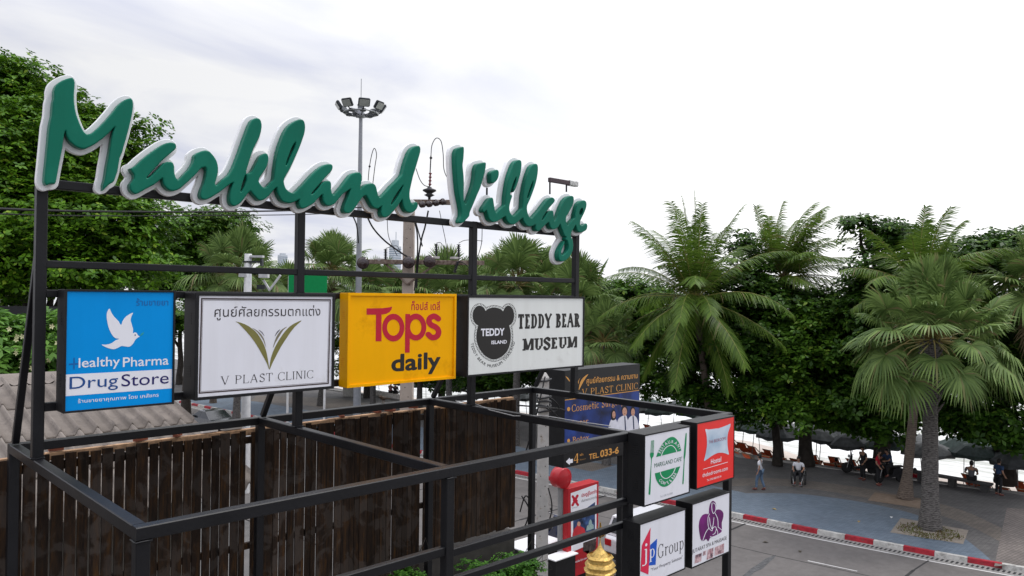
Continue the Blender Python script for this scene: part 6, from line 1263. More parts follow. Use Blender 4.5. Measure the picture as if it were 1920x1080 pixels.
dz = sh[2]-2.86
ngon([(.0, 1.95), (.52, 1.95), (.56, 2.02), (.46, 2.07), (.46, 2.12), (.53, 2.15), (.47, 2.22), (.42, 2.24), (.42, 2.32), (.46, 2.36), (.38, 2.42)], 5, .06, gd, 'tier'); ngon([(.38, 2.42+dz), (.42, 2.50+dz), (.41, 2.58+dz), (.375, 2.70+dz), (.31, 2.82+dz), (.22, 2.92+dz), (.12, 3.0+dz)], 7, .07, gd, 'dome'); ngon([(.125, 2.995+dz), (.09, 3.04+dz), (.05, 3.10+dz), (.02, 3.18+dz), (.014, 3.30+dz)], 4, 0, gd, 'dome_tip')
mb = MB()
for k in range(6):
    a = k*1.047; d = V3(math.cos(a), math.sin(a), 0); s_ = V3(-math.sin(a), math.cos(a), 0); b0 = V3(0, 0, 3.30+dz); mb.add([b0, b0+d*.10+V3(0, 0, .06)+s_*.04, b0+d*.19+V3(0, 0, .20), b0+d*.10+V3(0, 0, .06)-s_*.04], [(0, 1, 2, 3)]); mb.add([b0+V3(0, 0, .12), b0+d*.06+V3(0, 0, .18)+s_*.03, b0+d*.11+V3(0, 0, .30), b0+d*.06+V3(0, 0, .18)-s_*.03], [(0, 1, 2, 3)])
mb.tube([(0, 0, 3.30+dz), (0, 0, 3.7+dz)], .022, 6)
for k in range(5): mb.ball((0, 0, 3.48+dz+k*.05), .036-.004*k, n=8, m=5)
local(mb, 'finial', mat('old_brass', (.30, .17, .03), .4, .6, var=.3), sg)
# stall counters with white tops
def stall(label, u, v, z, w_, d_):
    p_ = at(u, v, Z=z); t = thing('stall_counter', label, 'counter', (p_[0], p_[1], 0)); local(MB().box((-w_/2+.06, -d_/2+.06, .03), (w_/2-.06, d_/2-.06, z-.04), ch=.01), 'cabinet', blackbox, t); local(MB().box((-w_/2, -d_/2, z-.04), (w_/2, d_/2, z), ch=.008), 'counter_top', white, t)
    for i in (-1, 1): local(MB().box((i*(w_/2-.15)-.04, -d_/2+.08, 0), (i*(w_/2-.15)+.04, d_/2-.08, .03)), 'foot', rubber, t)
    return t
stall('black stall counter with a broad white top beside the end of the plank screen', 1000, 1016, 1.25, 1.7, .95); stall('narrower black counter with a thin white top below the red kiosk', 1052, 1040, 1.2, 1.05, .5)

# ------------------------------------------------------------------ vehicles
m_tyre = rubber; m_rim = mat('alloy_rim', (.4, .4, .42), .35, .8, var=.1)
def car(name, label, loc, rotz, Lc, Wc, body, belt, roof, hood, suv, paint, cat='car'):
    """body built from stations along its length; +x is the front"""
    t = thing(name, label, cat, loc, rotz)
    def loft(stations, m, nm, par=t):
        mb = MB(); n = None; vs = []
        for x, prof in stations:
            n = len(prof); vs += [(x, y, z) for y, z in prof]
        fs = [(i*n+j, i*n+(j+1) % n, (i+1)*n+(j+1) % n, (i+1)*n+j) for i in range(len(stations)-1) for j in range(n)]; fs += [tuple(range(n))[::-1], tuple(range((len(stations)-1)*n, len(stations)*n))]
        mb.add(vs, fs, 0, False); o = local(mb, nm, m, par); md = o.modifiers.new('bevel', 'BEVEL'); md.width = .05; md.segments = 2; md.limit_method = 'ANGLE'; md.angle_limit = R(25); return o
    W = Wc/2
    def sec(top, bot, w_): return [(-w_*.94, bot), (-w_, bot+.18), (-w_, (bot+top)/2+.05), (-w_*.93, top), (w_*.93, top), (w_, (bot+top)/2+.05), (w_, bot+.18), (w_*.94, bot)]
    hz = hood; loft([(-Lc/2, sec(belt-.12, .42, W*.88)), (-Lc/2+.12, sec(belt-.03, .28, W*.97)), (-Lc/2+.6, sec(belt, .24, W)), (Lc*.12, sec(belt, .22, W)), (Lc*.22, sec(belt-.02, .22, W)), (Lc/2-.7, sec(hz, .22, W*.98)), (Lc/2-.15, sec(hz-.10, .25, W*.92)), (Lc/2, sec(hz-.24, .36, W*.80))], paint, 'body')
    xr0, xr1 = (-Lc/2+.12, Lc*.22) if suv else (-Lc/2+.75, Lc*.20); s0, s1 = (.18, .75) if suv else (.75, .8)
    def cs(z, w_): return [(-w_, z), (w_, z)]
    cab = [((xr0, belt-.02), (xr1, belt-.02), W*.92), ((xr0+s0, roof-.05), (xr1-s1, roof-.05), W*.76), ((xr0+s0+.15, roof), (xr1-s1-.15, roof), W*.68)]
    vs = []
    for (a, za), (b, zb), w_ in cab: vs += [(a, -w_, za), (b, -w_, za), (b, w_, za), (a, w_, za)]
    mb = MB(); mb.add(vs, [(4*k+i, 4*k+(i+1) % 4, 4*k+4+(i+1) % 4, 4*k+4+i) for k in range(2) for i in range(4)]+[(8, 9, 10, 11)]); local(mb, 'cabin', paint, t)
    lo = np.array(vs[:4]); hi = np.array(vs[4:8])
    def win(i0, i1, f0, f1, b0=.12, b1=.92):
        a0 = lo[i0]*(1-f0)+lo[i1]*f0; a1 = lo[i0]*(1-f1)+lo[i1]*f1; c0 = hi[i0]*(1-f0)+hi[i1]*f0; c1 = hi[i0]*(1-f1)+hi[i1]*f1; P = [a0*(1-b0)+c0*b0, a1*(1-b0)+c1*b0, a1*(1-b1)+c1*b1, a0*(1-b1)+c0*b1]
        nr = np.cross(P[1]-P[0], P[3]-P[0]); nr /= np.linalg.norm(nr); local(MB().add([p+nr*.006 for p in P], [(0, 1, 2, 3)]), 'window', glass, t)
    win(3, 0, .06, .94); win(1, 2, .06, .94)
    for f0, f1 in ((.05, .33), (.36, .64), (.67, .95)) if suv else ((.08, .48), (.52, .92)): win(0, 1, f0, f1); win(2, 3, 1-f1, 1-f0)
    for x in (-Lc*.29, Lc*.31):
        for s_ in (-1, 1):
            w_ = local(MB().lathe([(.20, -.11), (.31, -.11), (.335, -.07), (.335, .07), (.31, .11), (.20, .11)], (x, s_*(W-.09), .335), 22, axis=1), 'tyre', m_tyre, t); local(MB().lathe([(.001, -.085), (.2, -.09), (.2, .09), (.001, .085)], (x, s_*(W-.09), .335), 16, axis=1), 'rim', m_rim, w_)
    ml = mat('tail_lamp', (.45, .01, .015), .2, var=.1); mh = mat('head_lamp', (.6, .6, .6), .1, var=.1)
    for s_ in (-1, 1):
        local(MB().box((-Lc/2-.015, s_*W*.70-.14, belt-.36), (-Lc/2+.1, s_*W*.70+.14, belt-.14), ch=.02), 'tail_light', ml, t); local(MB().box((Lc/2-.12, s_*W*.60-.16, hz-.36), (Lc/2+.012, s_*W*.60+.16, hz-.24), ch=.02), 'headlight', mh, t)
        local(MB().box((xr1-.55, s_*(W+.02)-.09, belt+.02), (xr1-.40, s_*(W+.02)+.09, belt+.16), ch=.03), 'mirror', paint, t)
    local(MB().box((-Lc/2-.05, -W*.84, .36), (-Lc/2+.12, W*.84, .56), ch=.03), 'bumper', mat('dark_plastic', (.03, .03, .032), .6, var=.1), t); local(MB().box((-Lc/2-.012, -.26, belt-.34), (-Lc/2+.06, .26, belt-.2)), 'number_plate', prw, t); return t
wp = mat('white_car_paint', (.72, .72, .74), .22, var=.02, coat=.5); dp = mat('dark_car_paint', (.018, .020, .025), .12, var=.1, coat=1.0)
car('parked_suv', 'white sport utility car parked behind the four square sign boxes', (21.2, 8.55, .001), 0, 4.6, 1.85, .9, 1.12, 1.75, 1.02, True, wp)
cc = at(392, 787, Z=.7); car('parked_car', 'dark saloon car parked by the kerb, seen below the clinic box', (cc[0], cc[1], .001), R(97), 4.4, 1.75, .8, .92, 1.43, .84, False, dp)
# ------------------------------------------------------------------ scooters
m_blk = mat('bike_black', (.018, .018, .02), .3, var=.2, coat=.3); m_chr = mat('chrome', (.3, .3, .3), .2, .9, var=.05)
def scooter(label, loc, rz, paint):
    t = thing('motor_scooter', label, 'scooter', loc, rz, 'scooters on the street')
    for x in (-.62, .62):
        w_ = local(MB().lathe([(.18, -.045), (.25, -.05), (.275, -.02), (.275, .02), (.25, .05), (.18, .045)], (x, 0, .275), 20, axis=1), 'tyre', rubber, t); local(MB().lathe([(.001, -.035), (.18, -.04), (.18, .04), (.001, .035)], (x, 0, .275), 14, axis=1), 'rim', m_rim, w_)
    local(MB().prism([(-.85, .62), (-.72, .42), (-.28, .30), (.22, .26), (.30, .34), (-.05, .40), (-.14, .68), (-.5, .76)], -.13, .13), 'body', paint, t); local(MB().prism([(.24, .28), (.36, .34), (.50, .78), (.44, .98), (.36, .94), (.38, .7)], -.15, .15), 'front_shield', paint, t)
    local(MB().box((-.74, -.13, .745), (-.10, .13, .83), ch=.035), 'seat', rubber, t); local(MB().tube([(.62, .07, .28), (.50, .07, .72)], .025, 8).tube([(.62, -.07, .28), (.50, -.07, .72)], .025, 8), 'fork', m_chr, t)
    local(MB().tube([(.36, -.34, 1.04), (.44, -.18, 1.0), (.46, 0, .97), (.44, .18, 1.0), (.36, .34, 1.04)], .018, 8), 'handlebar', m_chr, t); local(MB().ball((.53, 0, .88), .08, sc=(.7, 1, 1)), 'headlight', mat('head_lamp', (.6, .6, .6), .1), t)
    for s_ in (-1, 1): local(MB().tube([(.42, s_*.2, 1.0), (.40, s_*.24, 1.16)], .008, 5).ball((.40, s_*.26, 1.19), .05, sc=(.3, 1.2, .9)), 'mirror', m_blk, t)
    local(MB().box((-.84, -.08, .44), (-.80, .08, .58)), 'number_plate', prw, t); return t
def gp(u, v, z=ZP): return at(u, v, Z=z)
scooter('dark blue scooter parked behind the white-topped stall counter', gp(1037, 1022, .0), R(20), mat('bike_navy', (.012, .018, .05), .25, var=.1, coat=.4))
q = gp(1668, 905); scooter('dark scooter with a pale panel in the shade, right of the person in red', q, R(150), m_blk); q2 = gp(1612, 888); scooter('black scooter in the shade, left of the person in red', q2, R(120), m_blk)

# ------------------------------------------------------------------ beach umbrellas and deck chairs
m_umb = mat('umbrella_cloth', (.075, .082, .085), .8, var=.35, vscale=3); m_pole2 = mat('umbrella_pole', (.18, .17, .16), .5, var=.2)
m_or = mat('orange_cloth', (.46, .075, .022), .75, var=.3, vscale=5); m_woodch = mat('chair_wood', (.30, .2, .12), .7, var=.2)
def make_umbrella(m_umb, lab):
    t = thing('beach_umbrella', lab, 'umbrella', (0, 0, 0), 0, 'beach umbrellas in rows on the sand'); mb = MB(); n = 8; vs = [(0, 0, 2.70)]
    for r_, z in ((.6, 2.53), (1.25, 2.20), (1.27, 1.97)):
        for j in range(n):
            a = 2*math.pi*j/n; vs.append((r_*math.cos(a), r_*math.sin(a), z))
            a2 = a+math.pi/n; vs.append((r_*.93*math.cos(a2), r_*.93*math.sin(a2), z-.05*(r_ > 1)+(.1 if z == 1.97 else 0)))
    k = 2*n; fs = [(0, 1+j, 1+(j+1) % k) for j in range(k)]+[(1+i*k+j, 1+(i+1)*k+j, 1+(i+1)*k+(j+1) % k, 1+i*k+(j+1) % k) for i in range(2) for j in range(k)]; mb.add(vs, fs); local(mb, 'canopy', m_umb, t); local(MB().tube([(0, 0, 0), (0, 0, 2.74)], .022, 6), 'pole', m_pole2, t); return t
def make_chair():
    t = thing('deck_chair', 'orange cloth deck chair in the rows under the beach umbrellas', 'deck chair', (0, 0, 0), 0, 'orange deck chairs on the sand'); mb = MB()
    for s_ in (-.3, .3): mb.beam((-.62, s_, .95), (.5, s_, .02), .03, .05); mb.beam((-.45, s_*.92, .02), (.55, s_*.92, .45), .03, .05)
    mb.beam((-.62, -.3, .95), (-.62, .3, .95), .03, .05); mb.beam((.55, -.3, .45), (.55, .3, .45), .03, .05); local(mb, 'frame', m_woodch, t)
    P = crom([(-.62, .93), (-.40, .62), (-.12, .34), (.18, .30), (.55, .45)], 4, False); vs = []
    for x, z in P: vs += [(x, -.27, z), (x, .27, z)]
    for x, z in P: vs += [(x+.01, -.27, z-.015), (x+.01, .27, z-.015)]
    n = len(P); local(MB().add(vs, [(2*i, 2*i+2, 2*i+3, 2*i+1) for i in range(n-1)]+[(2*n+2*i, 2*n+2*i+1, 2*n+2*i+3, 2*n+2*i+2) for i in range(n-1)], 0, True), 'sling', m_or, t); return t
ums = [make_umbrella(m_umb, 'dark grey beach umbrella in the rows on the sand behind the promenade trees'), make_umbrella(mat('umbrella_green', (.06, .085, .078), .8, var=.3), 'dark green-grey beach umbrella in the rows on the sand behind the trees'), make_umbrella(mat('umbrella_faded', (.16, .165, .165), .8, var=.3), 'faded light grey beach umbrella in the rows on the sand behind the trees')]; used = set(); rnd = random.Random(7); ZB = -.64
for row_, off, y0, y1 in ((0, 2.05, -3, 52), (1, 4.5, -2, 30)):
    y = y0
    while y < y1:
        ku = rnd.choice((0, 0, 0, 1, 1, 2)); o = copy_tree(ums[ku]) if ku in used else ums[ku]; used.add(ku); sc_ = rnd.uniform(.9, 1.1); o.scale = (sc_, sc_, rnd.uniform(.95, 1.06))
        o.location = (xe(y)+off+rnd.uniform(-.12, .12), y, ZB-.02-rnd.uniform(0, .12)-row_*.06); o.rotation_euler = (R(rnd.uniform(-6, 6)), R(rnd.uniform(-6, 6)), rnd.uniform(0, 1)); y += 1.85+rnd.uniform(-.12, .12)
ch = make_chair(); first = True
for row_, off, y0, y1, st_ in ((0, 1.0, -3, 46, .80), (1, 3.2, -2, 28, 1.1)):
    y = y0
    while y < y1:
        if rnd.random() < (.25 if 3.2 < y < 8.5 else .9):
            o = ch if first else copy_tree(ch); first = False; o.location = (xe(y)+off+rnd.uniform(-.1, .1), y, ZB+.01-row_*.05+(.42 if row_ == 0 else 0)*0); o.rotation_euler = (0, 0, R(rnd.uniform(-14, 14)-4))
        y += st_
# ------------------------------------------------------------------ people
skin = mat('skin', (.36, .20, .13), .5, var=.08); hairm = mat('black_hair', (.012, .010, .009), .4, var=.2)
def skin_mesh(J, E, rad, root, sub=1):
    me = bpy.data.meshes.new('tmp'); ks = list(J); me.from_pydata([tuple(map(float, J[k])) for k in ks], [(ks.index(a), ks.index(b)) for a, b in E], [])
    o = bpy.data.objects.new('tmp', me); COL.objects.link(o); md = o.modifiers.new('skin', 'SKIN'); md.use_smooth_shade = True; md.branch_smoothing = .6
    for i, k in enumerate(ks):
        v = me.skin_vertices[0].data[i]; r_ = rad[k]; v.radius = (r_, r_) if not isinstance(r_, tuple) else r_; v.use_root = (k == root)
    s_ = o.modifiers.new('sub', 'SUBSURF'); s_.levels = sub; s_.render_levels = sub
    bpy.context.view_layer.update(); ev = o.evaluated_get(bpy.context.evaluated_depsgraph_get()); m2 = bpy.data.meshes.new_from_object(ev)
    V = [tuple(v.co) for v in m2.vertices]; F = [tuple(p.vertices) for p in m2.polygons]; bpy.data.objects.remove(o); bpy.data.meshes.remove(me); bpy.data.meshes.remove(m2); return V, F
EB = [('pelvis', 'waist'), ('waist', 'chest'), ('chest', 'neck'), ('neck', 'skull'), ('chest', 'shL'), ('chest', 'shR'), ('shL', 'elL'), ('shR', 'elR'), ('elL', 'wrL'), ('elR', 'wrR'), ('pelvis', 'hiL'), ('pelvis', 'hiR'), ('hiL', 'knL'), ('hiR', 'knR'), ('knL', 'anL'), ('knR', 'anR'), ('anL', 'toL'), ('anR', 'toR')]
RB = dict(pelvis=.095, waist=.085, chest=.095, neck=.052, skull=.07, shL=.045, shR=.045, elL=.041, elR=.041, wrL=.029, wrR=.029, hiL=.070, hiR=.070, knL=.054, knR=.054, anL=.037, anR=.037, toL=.03, toR=.03)
POSES = {
 'walk': dict(pelvis=(0, 0, .95), waist=(0, 0, 1.10), chest=(.02, 0, 1.34), neck=(.03, 0, 1.47), skull=(.05, 0, 1.60), shL=(.02, .19, 1.40), shR=(.02, -.19, 1.40), elL=(-.06, .25, 1.13), elR=(.08, -.25, 1.13), wrL=(.02, .25, .89), wrR=(.20, -.22, .93), hiL=(0, .09, .90), hiR=(0, -.09, .90), knL=(.13, .10, .50), knR=(-.04, -.10, .49), anL=(.14, .10, .08), anR=(-.20, -.10, .11), toL=(.29, .11, .04), toR=(-.07, -.11, .04)),
 'stand': dict(pelvis=(0, 0, .95), waist=(0, 0, 1.10), chest=(0, 0, 1.34), neck=(.01, 0, 1.47), skull=(.03, 0, 1.60), shL=(0, .19, 1.40), shR=(0, -.19, 1.40), elL=(-.02, .27, 1.13), elR=(-.02, -.27, 1.13), wrL=(.13, .24, .93), wrR=(.13, -.24, .93), hiL=(0, .09, .90), hiR=(0, -.09, .90), knL=(.02, .11, .49), knR=(.02, -.11, .49), anL=(-.02, .12, .08), anR=(-.02, -.12, .08), toL=(.12, .15, .04), toR=(.12, -.15, .04)),
 'sit': dict(pelvis=(0, 0, .12), waist=(.0, 0, .27), chest=(.03, 0, .50), neck=(.06, 0, .63), skull=(.09, 0, .76), shL=(.03, .19, .56), shR=(.03, -.19, .56), elL=(.10, .26, .30), elR=(.10, -.26, .30), wrL=(.33, .20, .24), wrR=(.33, -.20, .24), hiL=(.06, .09, .10), hiR=(.06, -.09, .10), knL=(.47, .13, .12), knR=(.47, -.13, .12), anL=(.45, .13, -.33), anR=(.45, -.13, -.33), toL=(.59, .14, -.37), toR=(.59, -.14, -.37)),
 'ride': dict(pelvis=(0, 0, .12), waist=(.03, 0, .27), chest=(.10, 0, .50), neck=(.14, 0, .62), skull=(.18, 0, .75), shL=(.10, .19, .55), shR=(.10, -.19, .55), elL=(.28, .29, .36), elR=(.28, -.29, .36), wrL=(.50, .27, .34), wrR=(.50, -.27, .34), hiL=(.06, .10, .10), hiR=(.06, -.10, .10), knL=(.40, .22, .06), knR=(.40, -.22, .06), anL=(.28, .20, -.38), anR=(.28, -.20, -.38), toL=(.42, .21, -.43), toR=(.42, -.21, -.43)),
 'recline': dict(pelvis=(0, 0, .12), waist=(-.08, 0, .25), chest=(-.20, 0, .46), neck=(-.26, 0, .58), skull=(-.27, 0, .71), shL=(-.20, .19, .52), shR=(-.20, -.19, .52), elL=(-.02, .27, .30), elR=(-.02, -.27, .30), wrL=(.18, .22, .26), wrR=(.18, -.22, .26), hiL=(.06, .09, .10), hiR=(.06, -.09, .10), knL=(.45, .11, .24), knR=(.45, -.11, .24), anL=(.80, .11, .02), anR=(.80, -.11, .02), toL=(.88, .12, .12), toR=(.88, -.12, .12)),
}
def person(label, loc, rz, pose, top, bottom, sc=1.0, hair='short', shorts=False, group=None, turn=0.0, sleeve=None):
    t = thing('person', label, 'person', loc, rz, group); J = {k: np.array(v, float)*sc for k, v in POSES[pose].items()}; rb = {k: v*sc for k, v in RB.items()}
    V, F = skin_mesh(J, EB, rb, 'pelvis'); mb = MB(); mb.add(V, F, 0, True)
    hc = J['skull']+(J['skull']-J['neck'])/np.linalg.norm(J['skull']-J['neck'])*.025*sc; cz, sz = math.cos(turn), math.sin(turn)
    def hd(x, y, z): return hc+np.array([x*cz-y*sz, x*sz+y*cz, z])*sc
    prof = []
    for i in range(11):                                   # head: egg with chin, brow and nose
        a = math.pi*i/10; prof.append((max(1e-4, .078*math.sin(a)**.85*(1-.10*(math.cos(a) > .3))), -.118*math.cos(a)))
    n = 14; vs = []
    for r_, z in prof:
        for j in range(n):
            th = 2*math.pi*j/n; x = r_*math.cos(th)*1.22+(.012 if z < -.04 else 0); y = r_*math.sin(th)
            if j == 0 and -.05 < z < .02: x += .020
            vs.append(hd(x, y, z))
    mb.add(vs, [(i*n+j, i*n+(j+1) % n, (i+1)*n+(j+1) % n, (i+1)*n+j) for i in range(10) for j in range(n)], 0, True)
    for s_ in (-1, 1): mb.ball(hd(-.005, s_*.080, -.01), .026*sc, sc=(.7, .35, 1), n=8, m=6)
    for w_, e_ in (('wrL', 'elL'), ('wrR', 'elR')):      # hands: palm, four bent fingers of different length, thumb from the side
        d = J[w_]-J[e_]; d /= np.linalg.norm(d); sd = np.cross(d, V3(1, 0, 0)); sd /= max(1e-6, np.linalg.norm(sd)); nn = np.cross(sd, d); b = J[w_]
        mb.tube([b-d*.01*sc, b+d*.04*sc, b+d*.085*sc], [.024*sc, .036*sc, .034*sc], 8)
        for k, ln in enumerate((.060, .075, .07, .055)):
            st = b+d*.08*sc+sd*(k-1.5)*.019*sc; mb.tube([st, st+(d*.5*ln+nn*.006)*sc, st+(d*.85*ln+nn*.022)*sc, st+(d*ln+nn*.042)*sc], [.0098*sc, .0092*sc, .0085*sc, .007*sc], 6)
        st = b+d*.03*sc-sd*.03*sc; mb.tube([st, st+(d*.03-sd*.022)*sc, st+(d*.062-sd*.026+nn*.012)*sc], [.012*sc, .011*sc, .008*sc], 6)
    local(mb, 'body', skin, t)
    mb = MB()
    for s_ in (-1, 1): mb.ball(hd(.090, s_*.03, .012), .011*sc, n=8, m=6)
    mb.tube([hd(.092, -.022, -.062), hd(.097, 0, -.064), hd(.092, .022, -.062)], .005*sc, 5); local(mb, 'face_features', mat('dark_features', (.05, .02, .018), .5, var=0), t)
    mb = MB(); vs = []; hn = 14                           # hair cap
    for i in range(8):
        a = math.pi*(.40+.60*i/7); r_ = .089*math.sin(a)**.8; z = -.126*math.cos(a)
        for j in range(hn):
            th = 2*math.pi*j/hn; f_ = math.cos(th); zz_ = z+(.055 if f_ > .3 and i < 3 else 0)*(3-i)/3-(.05 if f_ < -.2 and i == 0 else 0); vs.append(hd(r_*f_*1.24-.006, r_*math.sin(th), zz_))
    mb.add(vs, [(i*hn+j, i*hn+(j+1) % hn, (i+1)*hn+(j+1) % hn, (i+1)*hn+j) for i in range(7) for j in range(hn)], 0, True)
    if hair == 'long': mb.tube([hd(-.06, 0, .03), hd(-.095, 0, -.08), hd(-.10, 0, -.2), hd(-.09, 0, -.30)], [.07*sc, .085*sc, .08*sc, .04*sc], 10)
    if hair == 'cap': mb.tube([hd(.07, 0, .062), hd(.17, 0, .05)], [.06*sc, .05*sc], 10)
    local(mb, 'hair' if hair != 'cap' else 'cap', hairm, t)
    def clothe(ks, es, rr, root, m, nm):
        V, F = skin_mesh({k: J[k] for k in ks}, es, {k: rr.get(k, rb[k]*1.14) for k in ks}, root); local(MB().add(V, F, 0, True), nm, m, t)
    mid = {}
    for s_ in 'LR': J['sl'+s_] = J['sh'+s_]*.28+J['el'+s_]*.72; rb['sl'+s_] = .056*sc; J['kk'+s_] = J['kn'+s_]*.85+J['hi'+s_]*.15; rb['kk'+s_] = .075*sc; J['hem'+s_] = J['an'+s_]*.93+J['kn'+s_]*.07; rb['hem'+s_] = .05*sc
    clothe(['pelvis', 'waist', 'chest', 'neck', 'shL', 'shR', 'slL', 'slR'], [('pelvis', 'waist'), ('waist', 'chest'), ('chest', 'neck'), ('chest', 'shL'), ('chest', 'shR'), ('shL', 'slL'), ('shR', 'slR')], {'pelvis': .148*sc, 'waist': .138*sc, 'chest': .155*sc, 'neck': .062*sc, 'shL': .078*sc, 'shR': .078*sc, 'slL': .064*sc, 'slR': .064*sc}, 'chest', top, 'shirt')
    if shorts: clothe(['pelvis', 'hiL', 'hiR', 'kkL', 'kkR'], [('pelvis', 'hiL'), ('pelvis', 'hiR'), ('hiL', 'kkL'), ('hiR', 'kkR')], {'pelvis': .138*sc, 'hiL': .105*sc, 'hiR': .105*sc, 'kkL': .085*sc, 'kkR': .085*sc}, 'pelvis', bottom, 'shorts')
    else: clothe(['pelvis', 'hiL', 'hiR', 'knL', 'knR', 'hemL', 'hemR'], [('pelvis', 'hiL'), ('pelvis', 'hiR'), ('hiL', 'knL'), ('hiR', 'knR'), ('knL', 'hemL'), ('knR', 'hemR')], {'pelvis': .138*sc, 'hiL': .103*sc, 'hiR': .103*sc, 'knL': .072*sc, 'knR': .072*sc, 'hemL': .055*sc, 'hemR': .055*sc}, 'pelvis', bottom, 'trousers')
    for s_ in 'LR':
        a, b = J['an'+s_], J['to'+s_]; d = b-a; local(MB().tube([a-d*.18-V3(0, 0, .02*sc), a+d*.3-V3(0, 0, .012*sc), a+d*.8-V3(0, 0, .002*sc), a+d*1.25], [.040*sc, .048*sc, .042*sc, .022*sc], 8), 'shoe', shoe, t)
    return t
shoe = mat('brown_shoe', (.16, .05, .04), .6, var=.2)
wht = mat('white_shirt', (.62, .62, .64), .8, var=.08); jean = mat('blue_jeans', (.10, .15, .22), .85, var=.25, vscale=8); redshirt = mat('red_shirt', (.42, .012, .03), .8, var=.15); bluesh = mat('blue_shirt', (.03, .06, .13), .8, var=.2); darkc = mat('dark_clothes', (.02, .02, .022), .85, var=.2); greysh = mat('grey_shirt', (.10, .10, .11), .8, var=.15); pinks = mat('pink_shirt', (.45, .2, .2), .8, var=.1)
toward = math.atan2(-FW[1], -FW[0])
g = gp(1425, 919); m1 = person('person in a white top and blue jeans walking with a black shoulder bag', g, toward-2.25, 'walk', wht, jean, .98)
bg_ = MB(); bg_.box((-.02, -.33, .80), (.22, -.22, 1.00), ch=.03); bg_.tube([(.02, -.25, 1.0), (.06, -.20, 1.25), (.04, -.02, 1.47), (-.06, .14, 1.44), (-.12, .10, 1.2), (-.02, -.22, .98)], .012, 6); bag = thing('shoulder_bag', 'black shoulder bag hanging from the strap of the person in jeans', 'bag', g, toward-2.25); local(bg_, 'bag', m_blk, bag)
# man in a wheelchair
g = gp(1497, 908); wcr = toward-.45; wc = thing('wheelchair', 'dark wheelchair with pale front bars, standing in the shade', 'wheelchair', g, wcr)
for s_ in (-1, 1):
    w_ = local(MB().tube([(-.05+.30*math.cos(a), s_*.31, .31+.30*math.sin(a)) for a in np.linspace(0, 2*math.pi, 29)], .022, 8, cap=False), 'wheel', rubber, wc)
    sp = MB()
    for k in range(9): a = k*.698; sp.tube([(-.05, s_*.31, .31), (-.05+.29*math.cos(a), s_*.31, .31+.29*math.sin(a))], .004, 4)
    sp.tube([(-.05, s_*.28, .31), (-.05, s_*.34, .31)], .03, 8); local(sp, 'spokes', m_chr, w_)
    local(MB().lathe([(.02, -.02), (.085, -.02), (.085, .02), (.02, .02)], (.42, s_*.20, .087), 12, axis=1), 'caster', rubber, wc)
    local(MB().tube([(-.28, s_*.24, .95), (-.24, s_*.24, .48), (.30, s_*.24, .46), (.46, s_*.20, .30), (.56, s_*.16, .10)], .018, 8), 'frame', m_chr, wc); local(MB().box((.50, s_*.15-.07, .085), (.68, s_*.15+.07, .105)), 'footrest', m_rim, wc); local(MB().box((-.16, s_*.27-.025, .68), (.20, s_*.27+.025, .72), ch=.01), 'armrest', m_blk, wc)
local(MB().box((-.24, -.22, .44), (.28, .22, .49), ch=.015), 'seat', m_blk, wc); local(MB().box((-.30, -.22, .50), (-.26, .22, .92), ch=.012), 'back', m_blk, wc)
person('person in a white shirt sitting in the wheelchair', (g[0], g[1], g[2]+.49), wcr, 'sit', wht, darkc, .98)
q = gp(1646, 910); person('person in a red shirt beside the scooters in the shade', q, toward+.9, 'stand', redshirt, darkc, 1.0)
q = gp(1618, 900); person('person in dark clothes standing left of the one in red', q, toward-1.4, 'stand', darkc, darkc, .97, hair='cap')
person('person in a blue shirt sitting on the dark scooter right of the one in red', (gp(1668, 905)[0], gp(1668, 905)[1], ZP+.80), R(150), 'ride', bluesh, darkc, 1.0)
q = at(1822, 902, Z=ZP+.45); q = V3(xe(q[1])-.35, at(1822, 905, X=xe(4.2)-.35)[1], ZP+.0)
bench = thing('stone_bench', 'long dark stone bench along the beach edge at the right', 'bench', (xe(3.6)-.42, 3.6, ZP), R(-3))
local(MB().box((-.24, -.7, .36), (.24, 2.9, .46), ch=.015), 'seat', mat('dark_stone', (.06, .058, .056), .8, var=.25), bench)
for y in (-.4, 1.0, 2.4): local(MB().box((-.18, y-.15, 0), (.18, y+.15, .36), ch=.01), 'leg', mat('dark_stone', (.06, .058, .056)), bench)
def on_bench(u): 
    r_ = ray(u, 880); t_ = (xe(3.6)-.42-CAM[0])/r_[0]; p_ = CAM+t_*r_; return p_[1]
person('person in a dark grey shirt sitting on the stone bench with the back turned', (xe(3.6)-.42, on_bench(1821), ZP+.47), R(8), 'sit', greysh, darkc, 1.02)
person('person in a dark blue shirt standing at the beach edge by the right border', (xe(2.6)-.75, on_bench(1874), ZP+.0), R(-35), 'stand', bluesh, darkc, .98)
def in_chair(u, v, label, top, hair): 
    r_ = ray(u, v); p_ = None
    for k in range(60):
        t_ = 30+k*.4; p_ = CAM+t_*r_
        if p_[0] > xe(p_[1])+1.35: break
    person(label, (p_[0]+.05, p_[1], ZB+.28), R(-4), 'recline', top, darkc, 1.0, hair, True, 'sunbathers in the deck chairs')
in_chair(1572, 868, 'person reclining in a deck chair right of the thick trunk, seen as a dark silhouette', darkc, 'short'); in_chair(1597, 870, 'long-haired person in a grey top in a deck chair facing the sea', greysh, 'long')
in_chair(1719, 888, 'child in a red top in a deck chair between the two palm trunks', redshirt, 'short')
w0 = at(690, 742, Z=.0); w1 = at(770, 757, Z=0); lw = thing('low_white_wall', 'low white wall at the beach edge under the yellow box', 'wall', (w0[0], w0[1], 0)); MB().beam((w0[0], w0[1], .3), (w1[0], w1[1], .3), .35, .6, ch=.02).build('wall', mat('white_wall', (.62, .58, .54), .8, var=.15), lw)
